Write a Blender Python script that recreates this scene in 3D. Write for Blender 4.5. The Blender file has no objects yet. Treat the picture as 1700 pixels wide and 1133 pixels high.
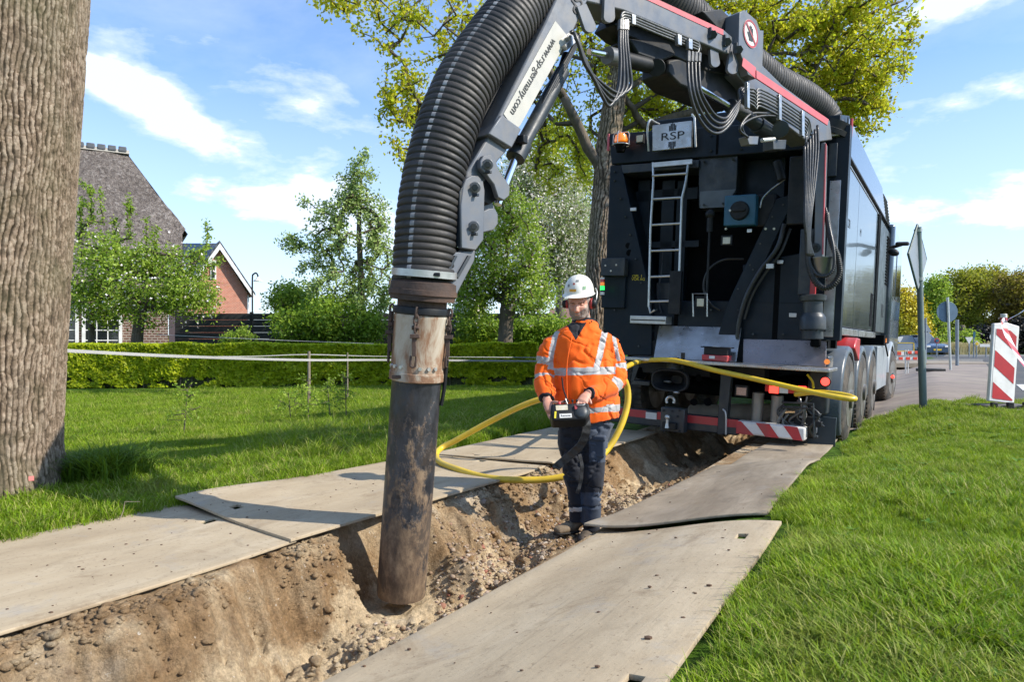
import bpy, bmesh, math, random
import numpy as np
from mathutils import Vector, Matrix, Quaternion

# ------------------------------------------------------------------ camera, world, sun, exposure
SC = bpy.context.scene
F = 1180.0; CX = 850.0; CY = 572.0; H = 1.05
cam_d = bpy.data.cameras.new('camera'); cam = bpy.data.objects.new('camera', cam_d)
SC.collection.objects.link(cam); SC.camera = cam
cam.location = (0, 0, H); cam.rotation_euler = (math.radians(90), 0, 0)
cam_d.sensor_width = 36.0; cam_d.lens = F / 1700 * 36; cam_d.shift_y = 5.5 / 1700
cam_d.clip_start = 0.05; cam_d.clip_end = 1500
SC.view_settings.view_transform = 'Standard'; SC.view_settings.look = 'None'
SC.view_settings.gamma = 1.0; SC.view_settings.exposure = 0.74
SC.render.engine = 'CYCLES'
SC.cycles.max_bounces = 6; SC.cycles.diffuse_bounces = 3; SC.cycles.glossy_bounces = 3
SC.cycles.transmission_bounces = 3; SC.cycles.transparent_max_bounces = 6

SUN_EL = math.radians(39); SUN_H = (0.957, -0.29)
n_ = math.hypot(*SUN_H)
SUNV = Vector((SUN_H[0] / n_ * math.cos(SUN_EL), SUN_H[1] / n_ * math.cos(SUN_EL), math.sin(SUN_EL)))
sun_d = bpy.data.lights.new('sun', 'SUN'); sun = bpy.data.objects.new('sun', sun_d)
SC.collection.objects.link(sun)
sun_d.energy = 4.1; sun_d.angle = math.radians(0.55); sun_d.color = (1.0, 0.93, 0.82)
sun.rotation_euler = SUNV.to_track_quat('Z', 'Y').to_euler()

# ------------------------------------------------------------------ node helper
class NB:
    def __init__(s, nt):
        s.nt = nt; s.N = nt.nodes; s.L = nt.links
    def set(s, sock, v):
        if v is None: return
        if hasattr(v, 'is_output') or isinstance(v, bpy.types.NodeSocket): s.L.new(v, sock)
        else:
            if isinstance(v, (tuple, list)) and len(v) == 3 and sock.type == 'RGBA': v = (*v, 1)
            sock.default_value = v
    def new(s, t, **kw):
        n = s.N.new(t)
        for k, v in kw.items(): setattr(n, k, v)
        return n
    def coord(s, kind='Object', scale=(1, 1, 1), rot=(0, 0, 0), loc=(0, 0, 0)):
        c = s.new('ShaderNodeTexCoord'); m = s.new('ShaderNodeMapping')
        s.L.new(c.outputs[kind], m.inputs['Vector'])
        m.inputs['Scale'].default_value = scale; m.inputs['Rotation'].default_value = rot; m.inputs['Location'].default_value = loc
        return m.outputs['Vector']
    def noise(s, vec, scale=5, detail=5, rough=0.55, dist=0, out='Fac'):
        n = s.new('ShaderNodeTexNoise'); s.set(n.inputs['Vector'], vec)
        n.inputs['Scale'].default_value = scale; n.inputs['Detail'].default_value = detail
        n.inputs['Roughness'].default_value = rough; n.inputs['Distortion'].default_value = dist
        return n.outputs[out]
    def voro(s, vec, scale=5, feature='F1', out='Distance', rnd=1.0):
        n = s.new('ShaderNodeTexVoronoi', feature=feature); s.set(n.inputs['Vector'], vec)
        n.inputs['Scale'].default_value = scale; n.inputs['Randomness'].default_value = rnd
        return n.outputs[out]
    def ramp(s, fac, stops, interp='LINEAR'):
        n = s.new('ShaderNodeValToRGB'); n.color_ramp.interpolation = interp
        s.set(n.inputs['Fac'], fac); e = n.color_ramp.elements
        while len(e) < len(stops): e.new(0.5)
        for el, (p, c) in zip(e, stops):
            el.position = p
            if isinstance(c, (int, float)): c = (c, c, c)
            el.color = (*c, 1)
        return n.outputs['Color']
    def mix(s, fac, a, b, mode='MIX'):
        n = s.new('ShaderNodeMix', data_type='RGBA', blend_type=mode)
        s.set(n.inputs[0], fac); s.set(n.inputs[6], a); s.set(n.inputs[7], b)
        return n.outputs[2]
    def math(s, op, a, b=None, c=None, clamp=False):
        n = s.new('ShaderNodeMath', operation=op, use_clamp=clamp)
        s.set(n.inputs[0], a)
        if b is not None: s.set(n.inputs[1], b)
        if c is not None: s.set(n.inputs[2], c)
        return n.outputs[0]
    def bump(s, h, strength=0.3, dist=0.01, normal=None):
        n = s.new('ShaderNodeBump'); s.set(n.inputs['Height'], h)
        n.inputs['Strength'].default_value = strength; n.inputs['Distance'].default_value = dist
        if normal is not None: s.L.new(normal, n.inputs['Normal'])
        return n.outputs['Normal']

MATS = {}
def newmat(name):
    m = bpy.data.materials.new(name); m.use_nodes = True
    nb = NB(m.node_tree); b = m.node_tree.nodes['Principled BSDF']
    MATS[name] = m
    return m, nb, b
def mat(name, c1, c2=None, scale=6.0, rough=0.6, metal=0.0, bump=0.15, bscale=60.0, bdist=0.004, stretch=(1, 1, 1),
        dirt=None, dirt_amt=0.35, dirt_scale=3.0, coat=0.0, rvar=0.12, emit=None, espec=None, aniso=None):
    if name in MATS: return MATS[name]
    m, nb, b = newmat(name)
    v = nb.coord('Object', stretch)
    n1 = nb.noise(v, scale, 6, 0.6)
    if c2 is None: c2 = tuple(x * 0.75 for x in c1)
    col = nb.ramp(n1, [(0.3, c1), (0.7, c2)])
    if dirt is not None:
        n2 = nb.noise(v, dirt_scale, 8, 0.65)
        f = nb.ramp(n2, [(0.5 - dirt_amt * 0.25, 0), (0.62, 1)])
        f2 = nb.math('MULTIPLY', f, dirt_amt * 2 if dirt_amt < .5 else 1.0)
        col = nb.mix(f2, col, dirt)
    nb.set(b.inputs['Base Color'], col)
    r = nb.ramp(nb.noise(v, scale * 2.3, 5), [(0.3, max(0.03, rough - rvar)), (0.7, min(1, rough + rvar))])
    nb.set(b.inputs['Roughness'], r)
    b.inputs['Metallic'].default_value = metal
    if coat: b.inputs['Coat Weight'].default_value = coat; b.inputs['Coat Roughness'].default_value = 0.05
    if espec is not None: b.inputs['Specular IOR Level'].default_value = espec
    if bump: nb.set(b.inputs['Normal'], nb.bump(nb.noise(v, bscale, 4), bump, bdist))
    if emit: b.inputs['Emission Color'].default_value = (*emit[0], 1); b.inputs['Emission Strength'].default_value = emit[1]
    return m
def leafmat(name, cols, trans=0.35, rough=0.5):
    m, nb, b = newmat(name)
    g = nb.new('ShaderNodeNewGeometry')
    col = nb.ramp(g.outputs['Random Per Island'], [(i / (len(cols) - 1), c) for i, c in enumerate(cols)])
    nb.set(b.inputs['Base Color'], col); b.inputs['Roughness'].default_value = rough
    b.inputs['Specular IOR Level'].default_value = 0.3
    tr = nb.new('ShaderNodeBsdfTranslucent'); nb.set(tr.inputs['Color'], nb.mix(0.35, col, (0.35, 0.45, 0.04)))
    mx = nb.new('ShaderNodeMixShader'); mx.inputs[0].default_value = trans
    out = [n for n in nb.N if n.type == 'OUTPUT_MATERIAL'][0]
    nb.L.new(b.outputs[0], mx.inputs[1]); nb.L.new(tr.outputs[0], mx.inputs[2]); nb.L.new(mx.outputs[0], out.inputs['Surface'])
    return m

# ------------------------------------------------------------------ sky
world = bpy.data.worlds.new('World'); SC.world = world; world.use_nodes = True
wn = NB(world.node_tree); bg = world.node_tree.nodes['Background']
sky = wn.new('ShaderNodeTexSky', sky_type='NISHITA'); sky.sun_disc = False
sky.sun_elevation = SUN_EL; sky.sun_rotation = math.atan2(SUN_H[0], SUN_H[1])
sky.altitude = 0; sky.air_density = 1.0; sky.dust_density = 0.6; sky.ozone_density = 2.2
tc = wn.new('ShaderNodeTexCoord'); sx = wn.new('ShaderNodeSeparateXYZ'); wn.L.new(tc.outputs['Generated'], sx.inputs[0])
az = wn.math('ARCTAN2', sx.outputs[0], sx.outputs[1]); el = wn.math('ARCSINE', sx.outputs[2])
cb = wn.new('ShaderNodeCombineXYZ'); wn.L.new(az, cb.inputs[0]); wn.L.new(wn.math('MULTIPLY', el, 2.6), cb.inputs[1])
skyv = cb.outputs[0]
n_big = wn.noise(skyv, 7.5, 10, 0.6, 0.1); n_sm = wn.noise(skyv, 2.2, 9, 0.6, 0.3)
def cloud(px, py, rx, ry, tilt, amt):
    a0 = math.atan2((px - CX) / F, 1); e0 = math.atan2((CY - py) / F, math.hypot(1, (px - CX) / F))
    dx = wn.math('SUBTRACT', az, a0); dy = wn.math('SUBTRACT', el, e0); c, s_ = math.cos(tilt), math.sin(tilt)
    u = wn.math('MULTIPLY', wn.math('ADD', wn.math('MULTIPLY', dx, c), wn.math('MULTIPLY', dy, s_)), F / rx)
    v = wn.math('MULTIPLY', wn.math('ADD', wn.math('MULTIPLY', dx, -s_), wn.math('MULTIPLY', dy, c)), F / ry)
    r2 = wn.math('ADD', wn.math('MULTIPLY', u, u), wn.math('MULTIPLY', v, v))
    return wn.math('MULTIPLY', wn.math('EXPONENT', wn.math('MULTIPLY', r2, -1.0)), amt)
acc = None
for c in [(285, 190, 125, 34, -0.42, .95), (210, 160, 70, 30, -0.2, .7), (400, 335, 190, 36, -0.2, 0.62), (540, 190, 110, 60, -0.5, 0.45),
          (1640, 340, 170, 50, 0.1, 0.6), (1600, 10, 90, 30, 0, 0.7), (1600, 190, 180, 50, 0.3, 0.35), (200, 60, 90, 30, -.3, .35),
          (560, 330, 120, 60, -.3, .55), (1000, 420, 400, 80, 0, .5)]:
    g = cloud(*c); acc = g if acc is None else wn.math('ADD', acc, g)
cl = wn.math('ADD', wn.math('MULTIPLY', acc, 0.62), wn.math('MULTIPLY', n_big, 1.25))
cl = wn.ramp(cl, [(0.76, 0), (0.95, .5), (1.2, .85)])
wisp = wn.math('MULTIPLY', wn.ramp(n_sm, [(0.45, 0), (0.8, 1)]), 0.35)
cfac = wn.math('MAXIMUM', cl, wisp)
hz_f = wn.ramp(sx.outputs[2], [(0.0, .75), (0.10, .5), (0.34, 0.0)])
cfac = wn.math('MULTIPLY', wn.math('MAXIMUM', cfac, wn.math('MULTIPLY', hz_f, .95)), 1.0, clamp=True)
skyc = wn.mix(1.0, sky.outputs[0], (0.74, 0.98, 1.22), 'MULTIPLY')
skyc = wn.mix(.16, skyc, (4.2, 5.4, 7.2))
skyc = wn.mix(wn.math('MULTIPLY', cfac, .85), skyc, (5.9, 6.3, 6.95))
wn.set(bg.inputs['Color'], skyc); bg.inputs['Strength'].default_value = 0.125

# ------------------------------------------------------------------ numpy noise
def _h(ix, iy, iz, seed):
    h = (ix * 374761393 + iy * 668265263 + iz * 1440670441 + seed * 1274126177) & 0xffffffff
    h = ((h ^ (h >> 13)) * 1274126177) & 0xffffffff
    return ((h ^ (h >> 16)) & 0xffffff) / float(0xffffff)
def vnoise(x, y, z=0.0, seed=0):
    x, y, z = np.broadcast_arrays(np.asarray(x, float), np.asarray(y, float), np.asarray(z, float))
    x0 = np.floor(x).astype(np.int64); y0 = np.floor(y).astype(np.int64); z0 = np.floor(z).astype(np.int64)
    fx, fy, fz = x - x0, y - y0, z - z0
    sm = lambda t: t * t * t * (t * (t * 6 - 15) + 10)
    u, v, w = sm(fx), sm(fy), sm(fz)
    r = 0
    for i in (0, 1):
        for j in (0, 1):
            for k in (0, 1):
                r = r + _h(x0 + i, y0 + j, z0 + k, seed) * (u if i else 1 - u) * (v if j else 1 - v) * (w if k else 1 - w)
    return r * 2 - 1
def fbm(x, y, z=0.0, octv=5, seed=0, gain=0.5):
    a, s, f = 1.0, 0, 1.0
    for o in range(octv):
        s = s + a * vnoise(np.asarray(x) * f, np.asarray(y) * f, np.asarray(z) * f, seed + o * 17); a *= gain; f *= 2.03
    return s
def ss(x, a, b):
    t = np.clip((np.asarray(x, float) - a) / (b - a), 0, 1); return t * t * (3 - 2 * t)

# ------------------------------------------------------------------ object helpers
ROOT = SC.collection
def P(px, py, Y): return Vector(((px - CX) / F * Y, Y, H - (py - CY) / F * Y))
def tag(o, label=None, cat=None, group=None, kind=None):
    if label: o['label'] = label
    if cat: o['category'] = cat
    if group: o['group'] = group
    if kind: o['kind'] = kind
    return o
def empty(name, loc, label=None, cat=None, group=None, mtx=None):
    o = bpy.data.objects.new(name, None); ROOT.objects.link(o); o.empty_display_size = 0.2
    if mtx is not None: o.matrix_world = mtx
    else: o.location = loc
    return tag(o, label, cat, group)
def link(name, me, mats, parent=None, smooth=None):
    o = bpy.data.objects.new(name, me); ROOT.objects.link(o)
    if not isinstance(mats, (list, tuple)): mats = [mats]
    if not me.materials:
        for m in mats: me.materials.append(m)
    if smooth is not None:
        me.shade_smooth()
        if smooth < 180: me.set_sharp_from_angle(angle=math.radians(smooth))
    if parent is not None: o.parent = parent
    return o
def arr_mesh(name, verts, faces, k=None):
    """fast mesh from numpy arrays; faces (n,k) all the same size"""
    me = bpy.data.meshes.new(name); verts = np.asarray(verts, np.float32); faces = np.asarray(faces, np.int32)
    nf, k = faces.shape
    me.vertices.add(len(verts)); me.vertices.foreach_set('co', verts.ravel())
    me.loops.add(nf * k); me.loops.foreach_set('vertex_index', faces.ravel())
    me.polygons.add(nf); me.polygons.foreach_set('loop_start', np.arange(0, nf * k, k, dtype=np.int32))
    me.polygons.foreach_set('loop_total', np.full(nf, k, np.int32))
    me.update(calc_edges=True)
    return me
class MB:
    """collects shapes and links them as one mesh object"""
    def __init__(s, xf=None): s.v = []; s.f = []; s.m = []; s.mi = 0; s.xf = xf
    def add(s, vs, fs):
        b = len(s.v); s.v += [tuple(v) for v in vs]; s.f += [tuple(i + b for i in f) for f in fs]; s.m += [s.mi] * len(fs); return s
    def box(s, c, d, R=None):
        c = Vector(c); h = [x / 2 for x in d]
        vs = []
        for z in (-1, 1):
            for y in (-1, 1):
                for x in (-1, 1):
                    p = Vector((x * h[0], y * h[1], z * h[2]))
                    vs.append(c + (R @ p if R else p))
        return s.add(vs, [(0, 2, 3, 1), (4, 5, 7, 6), (0, 1, 5, 4), (2, 6, 7, 3), (0, 4, 6, 2), (1, 3, 7, 5)])
    def box2(s, a, b):
        a, b = Vector(a), Vector(b); return s.box((a + b) / 2, [abs(x) for x in (b - a)])
    def prism(s, pts, off):
        """polygon pts (list of Vector) extruded by vector off"""
        n = len(pts); off = Vector(off); pts = [Vector(p) for p in pts]
        vs = pts + [p + off for p in pts]
        nrm = Vector((0, 0, 0))
        for i in range(n): nrm += pts[i].cross(pts[(i + 1) % n])
        fs = [tuple(range(n)), tuple(range(2 * n - 1, n - 1, -1))] + [(i, i + n, (i + 1) % n + n, (i + 1) % n) for i in range(n)]
        if nrm.dot(off) > 0: fs = [tuple(reversed(f)) for f in fs]
        return s.add(vs, fs)
    def cyl(s, p0, p1, r0, r1=None, n=16, caps=True, ph=0):
        p0, p1 = Vector(p0), Vector(p1); r1 = r0 if r1 is None else r1
        q = (p1 - p0).to_track_quat('Z', 'Y'); vs = []
        for p, r in ((p0, r0), (p1, r1)):
            for i in range(n):
                a = 2 * math.pi * i / n + ph; vs.append(p + q @ Vector((r * math.cos(a), r * math.sin(a), 0)))
        fs = [(i, (i + 1) % n, (i + 1) % n + n, i + n) for i in range(n)]
        if caps: fs += [tuple(range(n - 1, -1, -1)), tuple(range(n, 2 * n))]
        return s.add(vs, fs)
    def lathe(s, p0, p1, prof, n=24):
        """prof: list of (t along p0->p1 in metres, radius)"""
        p0, p1 = Vector(p0), Vector(p1); d = (p1 - p0).normalized(); q = d.to_track_quat('Z', 'Y'); vs = []; fs = []
        for t, r in prof:
            for i in range(n):
                a = 2 * math.pi * i / n; vs.append(p0 + d * t + q @ Vector((r * math.cos(a), r * math.sin(a), 0)))
        k = len(prof)
        for j in range(k - 1):
            for i in range(n): fs.append((j * n + i, j * n + (i + 1) % n, (j + 1) * n + (i + 1) % n, (j + 1) * n + i))
        fs += [tuple(range(n - 1, -1, -1)), tuple(range((k - 1) * n, k * n))]
        return s.add(vs, fs)
    def tube(s, pts, r, n=8, caps=True):
        pts = [Vector(p) for p in pts]; k = len(pts)
        rs = r if isinstance(r, (list, tuple)) else [r] * k
        t0 = (pts[1] - pts[0]).normalized(); up = Vector((0, 0, 1)) if abs(t0.z) < .9 else Vector((1, 0, 0))
        x = t0.cross(up).normalized(); vs = []; fs = []
        for j in range(k):
            t = (pts[min(j + 1, k - 1)] - pts[max(j - 1, 0)]).normalized()
            x = (x - t * x.dot(t)).normalized(); y = t.cross(x)
            for i in range(n):
                a = 2 * math.pi * i / n; vs.append(pts[j] + (x * math.cos(a) + y * math.sin(a)) * rs[j])
        for j in range(k - 1):
            for i in range(n): fs.append((j * n + i, j * n + (i + 1) % n, (j + 1) * n + (i + 1) % n, (j + 1) * n + i))
        if caps: fs += [tuple(range(n - 1, -1, -1)), tuple(range((k - 1) * n, k * n))]
        return s.add(vs, fs)
    def sphere(s, c, r, n=12, m=8, R=None):
        c = Vector(c); rr = r if isinstance(r, (tuple, list)) else (r, r, r); vs = []; fs = []
        for j in range(m + 1):
            th = math.pi * j / m
            for i in range(n):
                a = 2 * math.pi * i / n
                p = Vector((rr[0] * math.sin(th) * math.cos(a), rr[1] * math.sin(th) * math.sin(a), rr[2] * math.cos(th)))
                vs.append(c + (R @ p if R else p))
        for j in range(m):
            for i in range(n): fs.append((j * n + i, (j + 1) * n + i, (j + 1) * n + (i + 1) % n, j * n + (i + 1) % n))
        return s.add(vs, fs)
    def build(s, name, mats, parent=None, smooth=35, bevel=0, base=None, seg=2):
        vs = s.v
        if s.xf is not None: vs = [s.xf(Vector(v)) for v in vs]
        if base is not None: b = Vector(base); vs = [Vector(v) - b for v in vs]
        me = bpy.data.meshes.new(name); me.from_pydata([tuple(v) for v in vs], [], s.f)
        if not isinstance(mats, (list, tuple)): mats = [mats]
        for m in mats: me.materials.append(m)
        if len(mats) > 1: me.polygons.foreach_set('material_index', s.m)
        me.update(); o = link(name, me, mats, parent, smooth)
        if base is not None and parent is None: o.location = base
        if bevel:
            md = o.modifiers.new('bevel', 'BEVEL'); md.width = bevel; md.segments = seg; md.limit_method = 'ANGLE'; md.angle_limit = math.radians(40)
        return o
def spline(pts, n=8):
    """Catmull-Rom through pts"""
    pts = [Vector(p) for p in pts]; q = [pts[0] * 2 - pts[1]] + pts + [pts[-1] * 2 - pts[-2]]; out = []
    for i in range(1, len(q) - 2):
        for k in range(n):
            t = k / n
            out.append(0.5 * ((2 * q[i]) + (q[i + 1] - q[i - 1]) * t + (2 * q[i - 1] - 5 * q[i] + 4 * q[i + 1] - q[i + 2]) * t * t + (3 * q[i] - q[i - 1] - 3 * q[i + 1] + q[i + 2]) * t ** 3))
    out.append(pts[-1]); return out
def text_mesh(body, size, extrude=0.0005, align='CENTER', spacing=1.0, shear=0):
    c = bpy.data.curves.new('txt', 'FONT'); c.body = body; c.size = size; c.extrude = extrude; c.align_x = align; c.align_y = 'CENTER'
    c.space_character = spacing; c.shear = shear
    o = bpy.data.objects.new('txt', c); me = bpy.data.meshes.new_from_object(o)
    bpy.data.objects.remove(o); return me
def place_text(name, body, size, origin, xdir, ydir, m, parent=None, xf=None, sx=1.0, extrude=0.0006, spacing=1.0):
    me = text_mesh(body, size, extrude, spacing=spacing); X = Vector(xdir).normalized(); Z = X.cross(Vector(ydir)).normalized(); Y = Z.cross(X)
    M4 = Matrix(((X.x * sx, Y.x, Z.x, origin[0]), (X.y * sx, Y.y, Z.y, origin[1]), (X.z * sx, Y.z, Z.z, origin[2]), (0, 0, 0, 1)))
    me.transform(M4)
    if xf is not None:
        for v in me.vertices: v.co = xf(v.co)
    me.materials.clear(); return link(name, me, m, parent)

# ------------------------------------------------------------------ terrain functions (s along the trench, t across it)
DX, DY, NX, NY = 0.5, 0.8660254, 0.8660254, -0.5
def st(x, y): return x * DX + y * DY, x * NX + y * NY
def xy(s, t): return s * DX + t * NX, s * DY + t * NY
def hz(x, y):
    s, t = st(np.asarray(x, float), np.asarray(y, float))
    near = .165 * ss(t, -1.6, -.6) + .065 * ss(t, -.6, .3)
    far = .225 * ss(t, -.78, .35)
    b = ss(s, 5.4, 7.0)
    z = near * (1 - b) + far * b
    w = 0.012 * fbm(x * 1.1, y * 1.1, 0, 3, 5) * (1 - ss(s, 10, 14))
    onmat = (ss(t, -4.5, -4.15) * (1 - ss(t, -1.65, -1.45))) + (ss(t, -1.6, -1.5) * (1 - ss(t, -.65, -.5)))
    return z + w * (1 - np.clip(onmat, 0, 1)) - .012 * np.clip(onmat, 0, 1)
def hzp(x, y): return float(hz(x, y))
def GP(px, py, lift=0.0):
    """ground point seen at a pixel"""
    Y = 1.0 * F * H / max(py - CY, 1)
    for _ in range(30):
        X = (px - CX) / F * Y; z = hzp(X, Y) + lift; Y = 0.5 * Y + 0.5 * (H - z) * F / (py - CY)
    X = (px - CX) / F * Y; return Vector((X, Y, hzp(X, Y) + lift))

# ------------------------------------------------------------------ ground
def grid_mesh(name, S, T, zf, skip=None, xyf=xy):
    S = np.asarray(S); T = np.asarray(T); ns, nt = len(S), len(T)
    SS, TT = np.meshgrid(S, T, indexing='ij'); X, Y = xyf(SS, TT); Z = zf(X, Y, SS, TT)
    V = np.stack([X, Y, Z], -1).reshape(-1, 3)
    i, j = np.meshgrid(np.arange(ns - 1), np.arange(nt - 1), indexing='ij')
    if skip is not None: k = ~skip((S[i] + S[i + 1]) / 2, (T[j] + T[j + 1]) / 2); i = i[k]; j = j[k]
    i = i.ravel(); j = j.ravel(); a = i * nt + j
    return arr_mesh(name, V, np.stack([a, a + nt, a + nt + 1, a + 1], -1)[:, ::-1])

TR_S0, TR_S1, TR_T0, TR_T1 = -1.0, 13.0, -3.05, -1.40
def lines(*segs):
    out = []
    for a, b, n in segs: out += list(np.linspace(a, b, n, endpoint=False))
    out.append(segs[-1][1]); return np.array(out)
Sg = lines((-450, -60, 8), (-60, -8, 14), (-8, TR_S0, 20), (TR_S0, TR_S1, 110), (TR_S1, 40, 60), (40, 120, 20), (120, 600, 10))
Tg = lines((-450, -80, 8), (-80, -16, 24), (-16, TR_T0, 80), (TR_T0, TR_T1, 12), (TR_T1, 1.5, 40), (1.5, 12, 40), (12, 60, 24), (60, 450, 8))
m_ground, nb, b = newmat('turf_soil')
v = nb.coord('Object')
c = nb.ramp(nb.noise(v, .6, 8, .6), [(0.3, (.06, .12, .012)), (.55, (.085, .165, .014)), (.75, (.11, .17, .02))])
c2 = nb.mix(nb.ramp(nb.noise(v, 14, 6, .7), [(.42, 0), (.62, 1)]), c, (.022, .045, .008))
c2 = nb.mix(nb.ramp(nb.noise(v, 1.3, 6, .7), [(.6, 0), (.78, .8)]), c2, (.085, .06, .033))
nb.set(b.inputs['Base Color'], c2); b.inputs['Roughness'].default_value = .95; b.inputs['Specular IOR Level'].default_value = .1
nb.set(b.inputs['Normal'], nb.bump(nb.noise(v, 30, 6, .7), .9, .03))
me = grid_mesh('ground', Sg, Tg, lambda X, Y, S, T: hz(X, Y), lambda s, t: (s > TR_S0) & (s < TR_S1) & (t > TR_T0) & (t < TR_T1))
tag(link('ground', me, m_ground, smooth=180), 'grassy ground on both sides of the trench and beyond', None, None, 'structure')

# ------------------------------------------------------------------ trench
PIPE_S, PIPE_T = 3.24, -2.6
def trench_z(X, Y, S, T):
    wob = .07 * fbm(S * 1.3, 0, 0, 3, 11) + .03 * fbm(S * 6, 0, 0, 3, 12)
    lip = -2.80 + wob * 1.1 - .10 * ss(S, 4.5, 5.5)
    depth = .36 + .06 * vnoise(S * .7, 3.1, 0, 5) + .04 * (1 - ss(S, 1.5, 2.8))
    wallw = .40 + .16 * vnoise(S * 1.1, 0, 0, 21) + .12 * ss(S, 3.2, 4.6)
    cut = .06 * fbm(S * 3.1, T * 1.2, 0, 4, 31)
    lw = ss(T + cut, lip, lip + wallw)
    rw = 1 - ss(T, -1.66, -1.60)
    z = -depth * lw * rw
    # hollow round the pipe and a stepped spoil ledge beside it
    d = np.hypot(S - PIPE_S - .05, (T - PIPE_T - .12) * 1.05)
    z = z - .11 * (1 - ss(d, .12, .46)) * lw
    dp = np.hypot(S - PIPE_S, T - PIPE_T - .02);     z = z + .10 * ss(T, -2.3, -1.9) * lw * rw * ss(S, 3.4, 4.2)
    z = z - .20 * (1 - ss(S, 2.7, 3.5)) * ss(T, -2.25 , -1.9) * rw
    edge = lw * rw
    rid = np.abs(fbm(S * 5.0 + T * 1.5, T * 3.0, z * 3, 5, 41))
    z = z + edge * (.055 * fbm(S * 2.6, T * 2.6, z * 4, 5, 42) - .085 * rid + .045 * np.maximum(0, fbm(S * 5.5, T * 5.5, 0, 4, 49) - .1) - .05 * np.maximum(0, fbm(S * 7, T * 7, 0, 3, 50) - .45) + .016 * fbm(S * 18, T * 18, z * 10, 4, 43) - .022 * np.abs(fbm(S * 11, T * 8, z * 6, 3, 52)) + .02 * np.maximum(0, fbm(S * 16, T * 16, 0, 2, 53) - .35))
    wall = 4 * lw * (1 - lw)
    z = z - wall * .09 * np.maximum(0, fbm(S * 8, T * 1.5, 0, 4, 44))
    z = z + edge * .02 * np.maximum(0, fbm(S * 13, T * 13, 0, 2, 47) - .25)
    z = z + (1 - lw) * (1 - ss(T, -2.99, -2.95)) * 0 + .012 * (1 - lw) * fbm(S * 9, T * 9, 0, 4, 45) * ss(T, -3.05, -2.98)
    wp = 1 - ss(dp, .20, .44); z = z * (1 - wp) + wp * np.minimum(z, -.46 + .02 * fbm(S * 12, T * 12, 0, 3, 72))
    d2 = np.hypot((S - 4.58) / .36, (T + 2.2) / .26); wf = 1 - ss(d2, .55, 1.5); z = z * (1 - wf) + wf * (-.325 + .012 * fbm(S * 14, T * 14, 0, 3, 71))
    base = hz(X, Y)
    return base + z * (1 - ss(S, 9.5, 12.0))
m_soil, nb, b = newmat('dug_soil')
v = nb.coord('Object')
sep = nb.new('ShaderNodeSeparateXYZ'); nb.L.new(v, sep.inputs[0])
c = nb.ramp(nb.noise(v, 2.6, 10, .62, .4), [(.34, (.20, .12, .055)), (.46, (.35, .235, .13)), (.56, (.47, .36, .225)), (.66, (.60, .50, .36))])
sand = nb.ramp(nb.math('ADD', nb.noise(v, 2.3, 8, .68, .4), nb.math('MULTIPLY', sep.outputs[2], -.62)), [(.69, 0), (.77, 1)])
brn = nb.ramp(nb.math('ADD', sep.outputs[2], nb.math('MULTIPLY', nb.noise(v, 5, 8, .7), .16)), [(.0, 0), (.03, 1), (.045, 1), (.075, 0)])
wallf = nb.ramp(nb.math('ADD', nb.math('ADD', sep.outputs[2], .45), nb.math('MULTIPLY', nb.noise(v, 4, 8, .7), .3)), [(.12, 0), (.25, 1), (.50, 1), (.58, 0)])
c = nb.mix(nb.math('MULTIPLY', wallf, .45), c, (.25, .15, .068))
c = nb.mix(nb.math('MULTIPLY', sand, .8), c, (.60, .47, .30))
dark = nb.ramp(nb.noise(v, 7.5, 9, .7), [(.55, 0), (.68, 1)])
c = nb.mix(nb.math('MULTIPLY', dark, .6), c, (.11, .063, .036))
grit = nb.ramp(nb.noise(v, 30, 10, .8), [(.38, .55), (.62, 1.3)])
c = nb.mix(.6, c, grit, 'MULTIPLY')
crumb = nb.ramp(nb.noise(v, 70, 5, .75), [(.35, .55), (.6, 1.15)])
c = nb.mix(.7, c, crumb, 'MULTIPLY')
c = nb.mix(nb.ramp(nb.noise(v, 42, 3, .6), [(.68, 0), (.72, .8)]), c, (.62, .56, .47))
nb.set(b.inputs['Base Color'], c); b.inputs['Roughness'].default_value = .95; b.inputs['Specular IOR Level'].default_value = .15
hh = nb.math('ADD', nb.noise(v, 16, 12, .78, .2), nb.math('MULTIPLY', nb.noise(v, 90, 4, .7), .25))
nb.set(b.inputs['Normal'], nb.bump(hh, 1.0, .03))
TS = np.concatenate([np.linspace(-1, .9, 60, endpoint=False), np.linspace(.9, 6.4, 620, endpoint=False), np.linspace(6.4, 13, 160)])
TT_ = np.linspace(TR_T0, TR_T1, 190)
me = grid_mesh('trench', TS, TT_, trench_z)
trench = tag(link('trench', me, m_soil, smooth=180), 'freshly dug sandy trench running between the two rows of mats', None, None, 'structure')
def tz(s, t):
    x, y = xy(s, t); return float(trench_z(np.array(x), np.array(y), np.array(s), np.array(t)))

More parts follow.
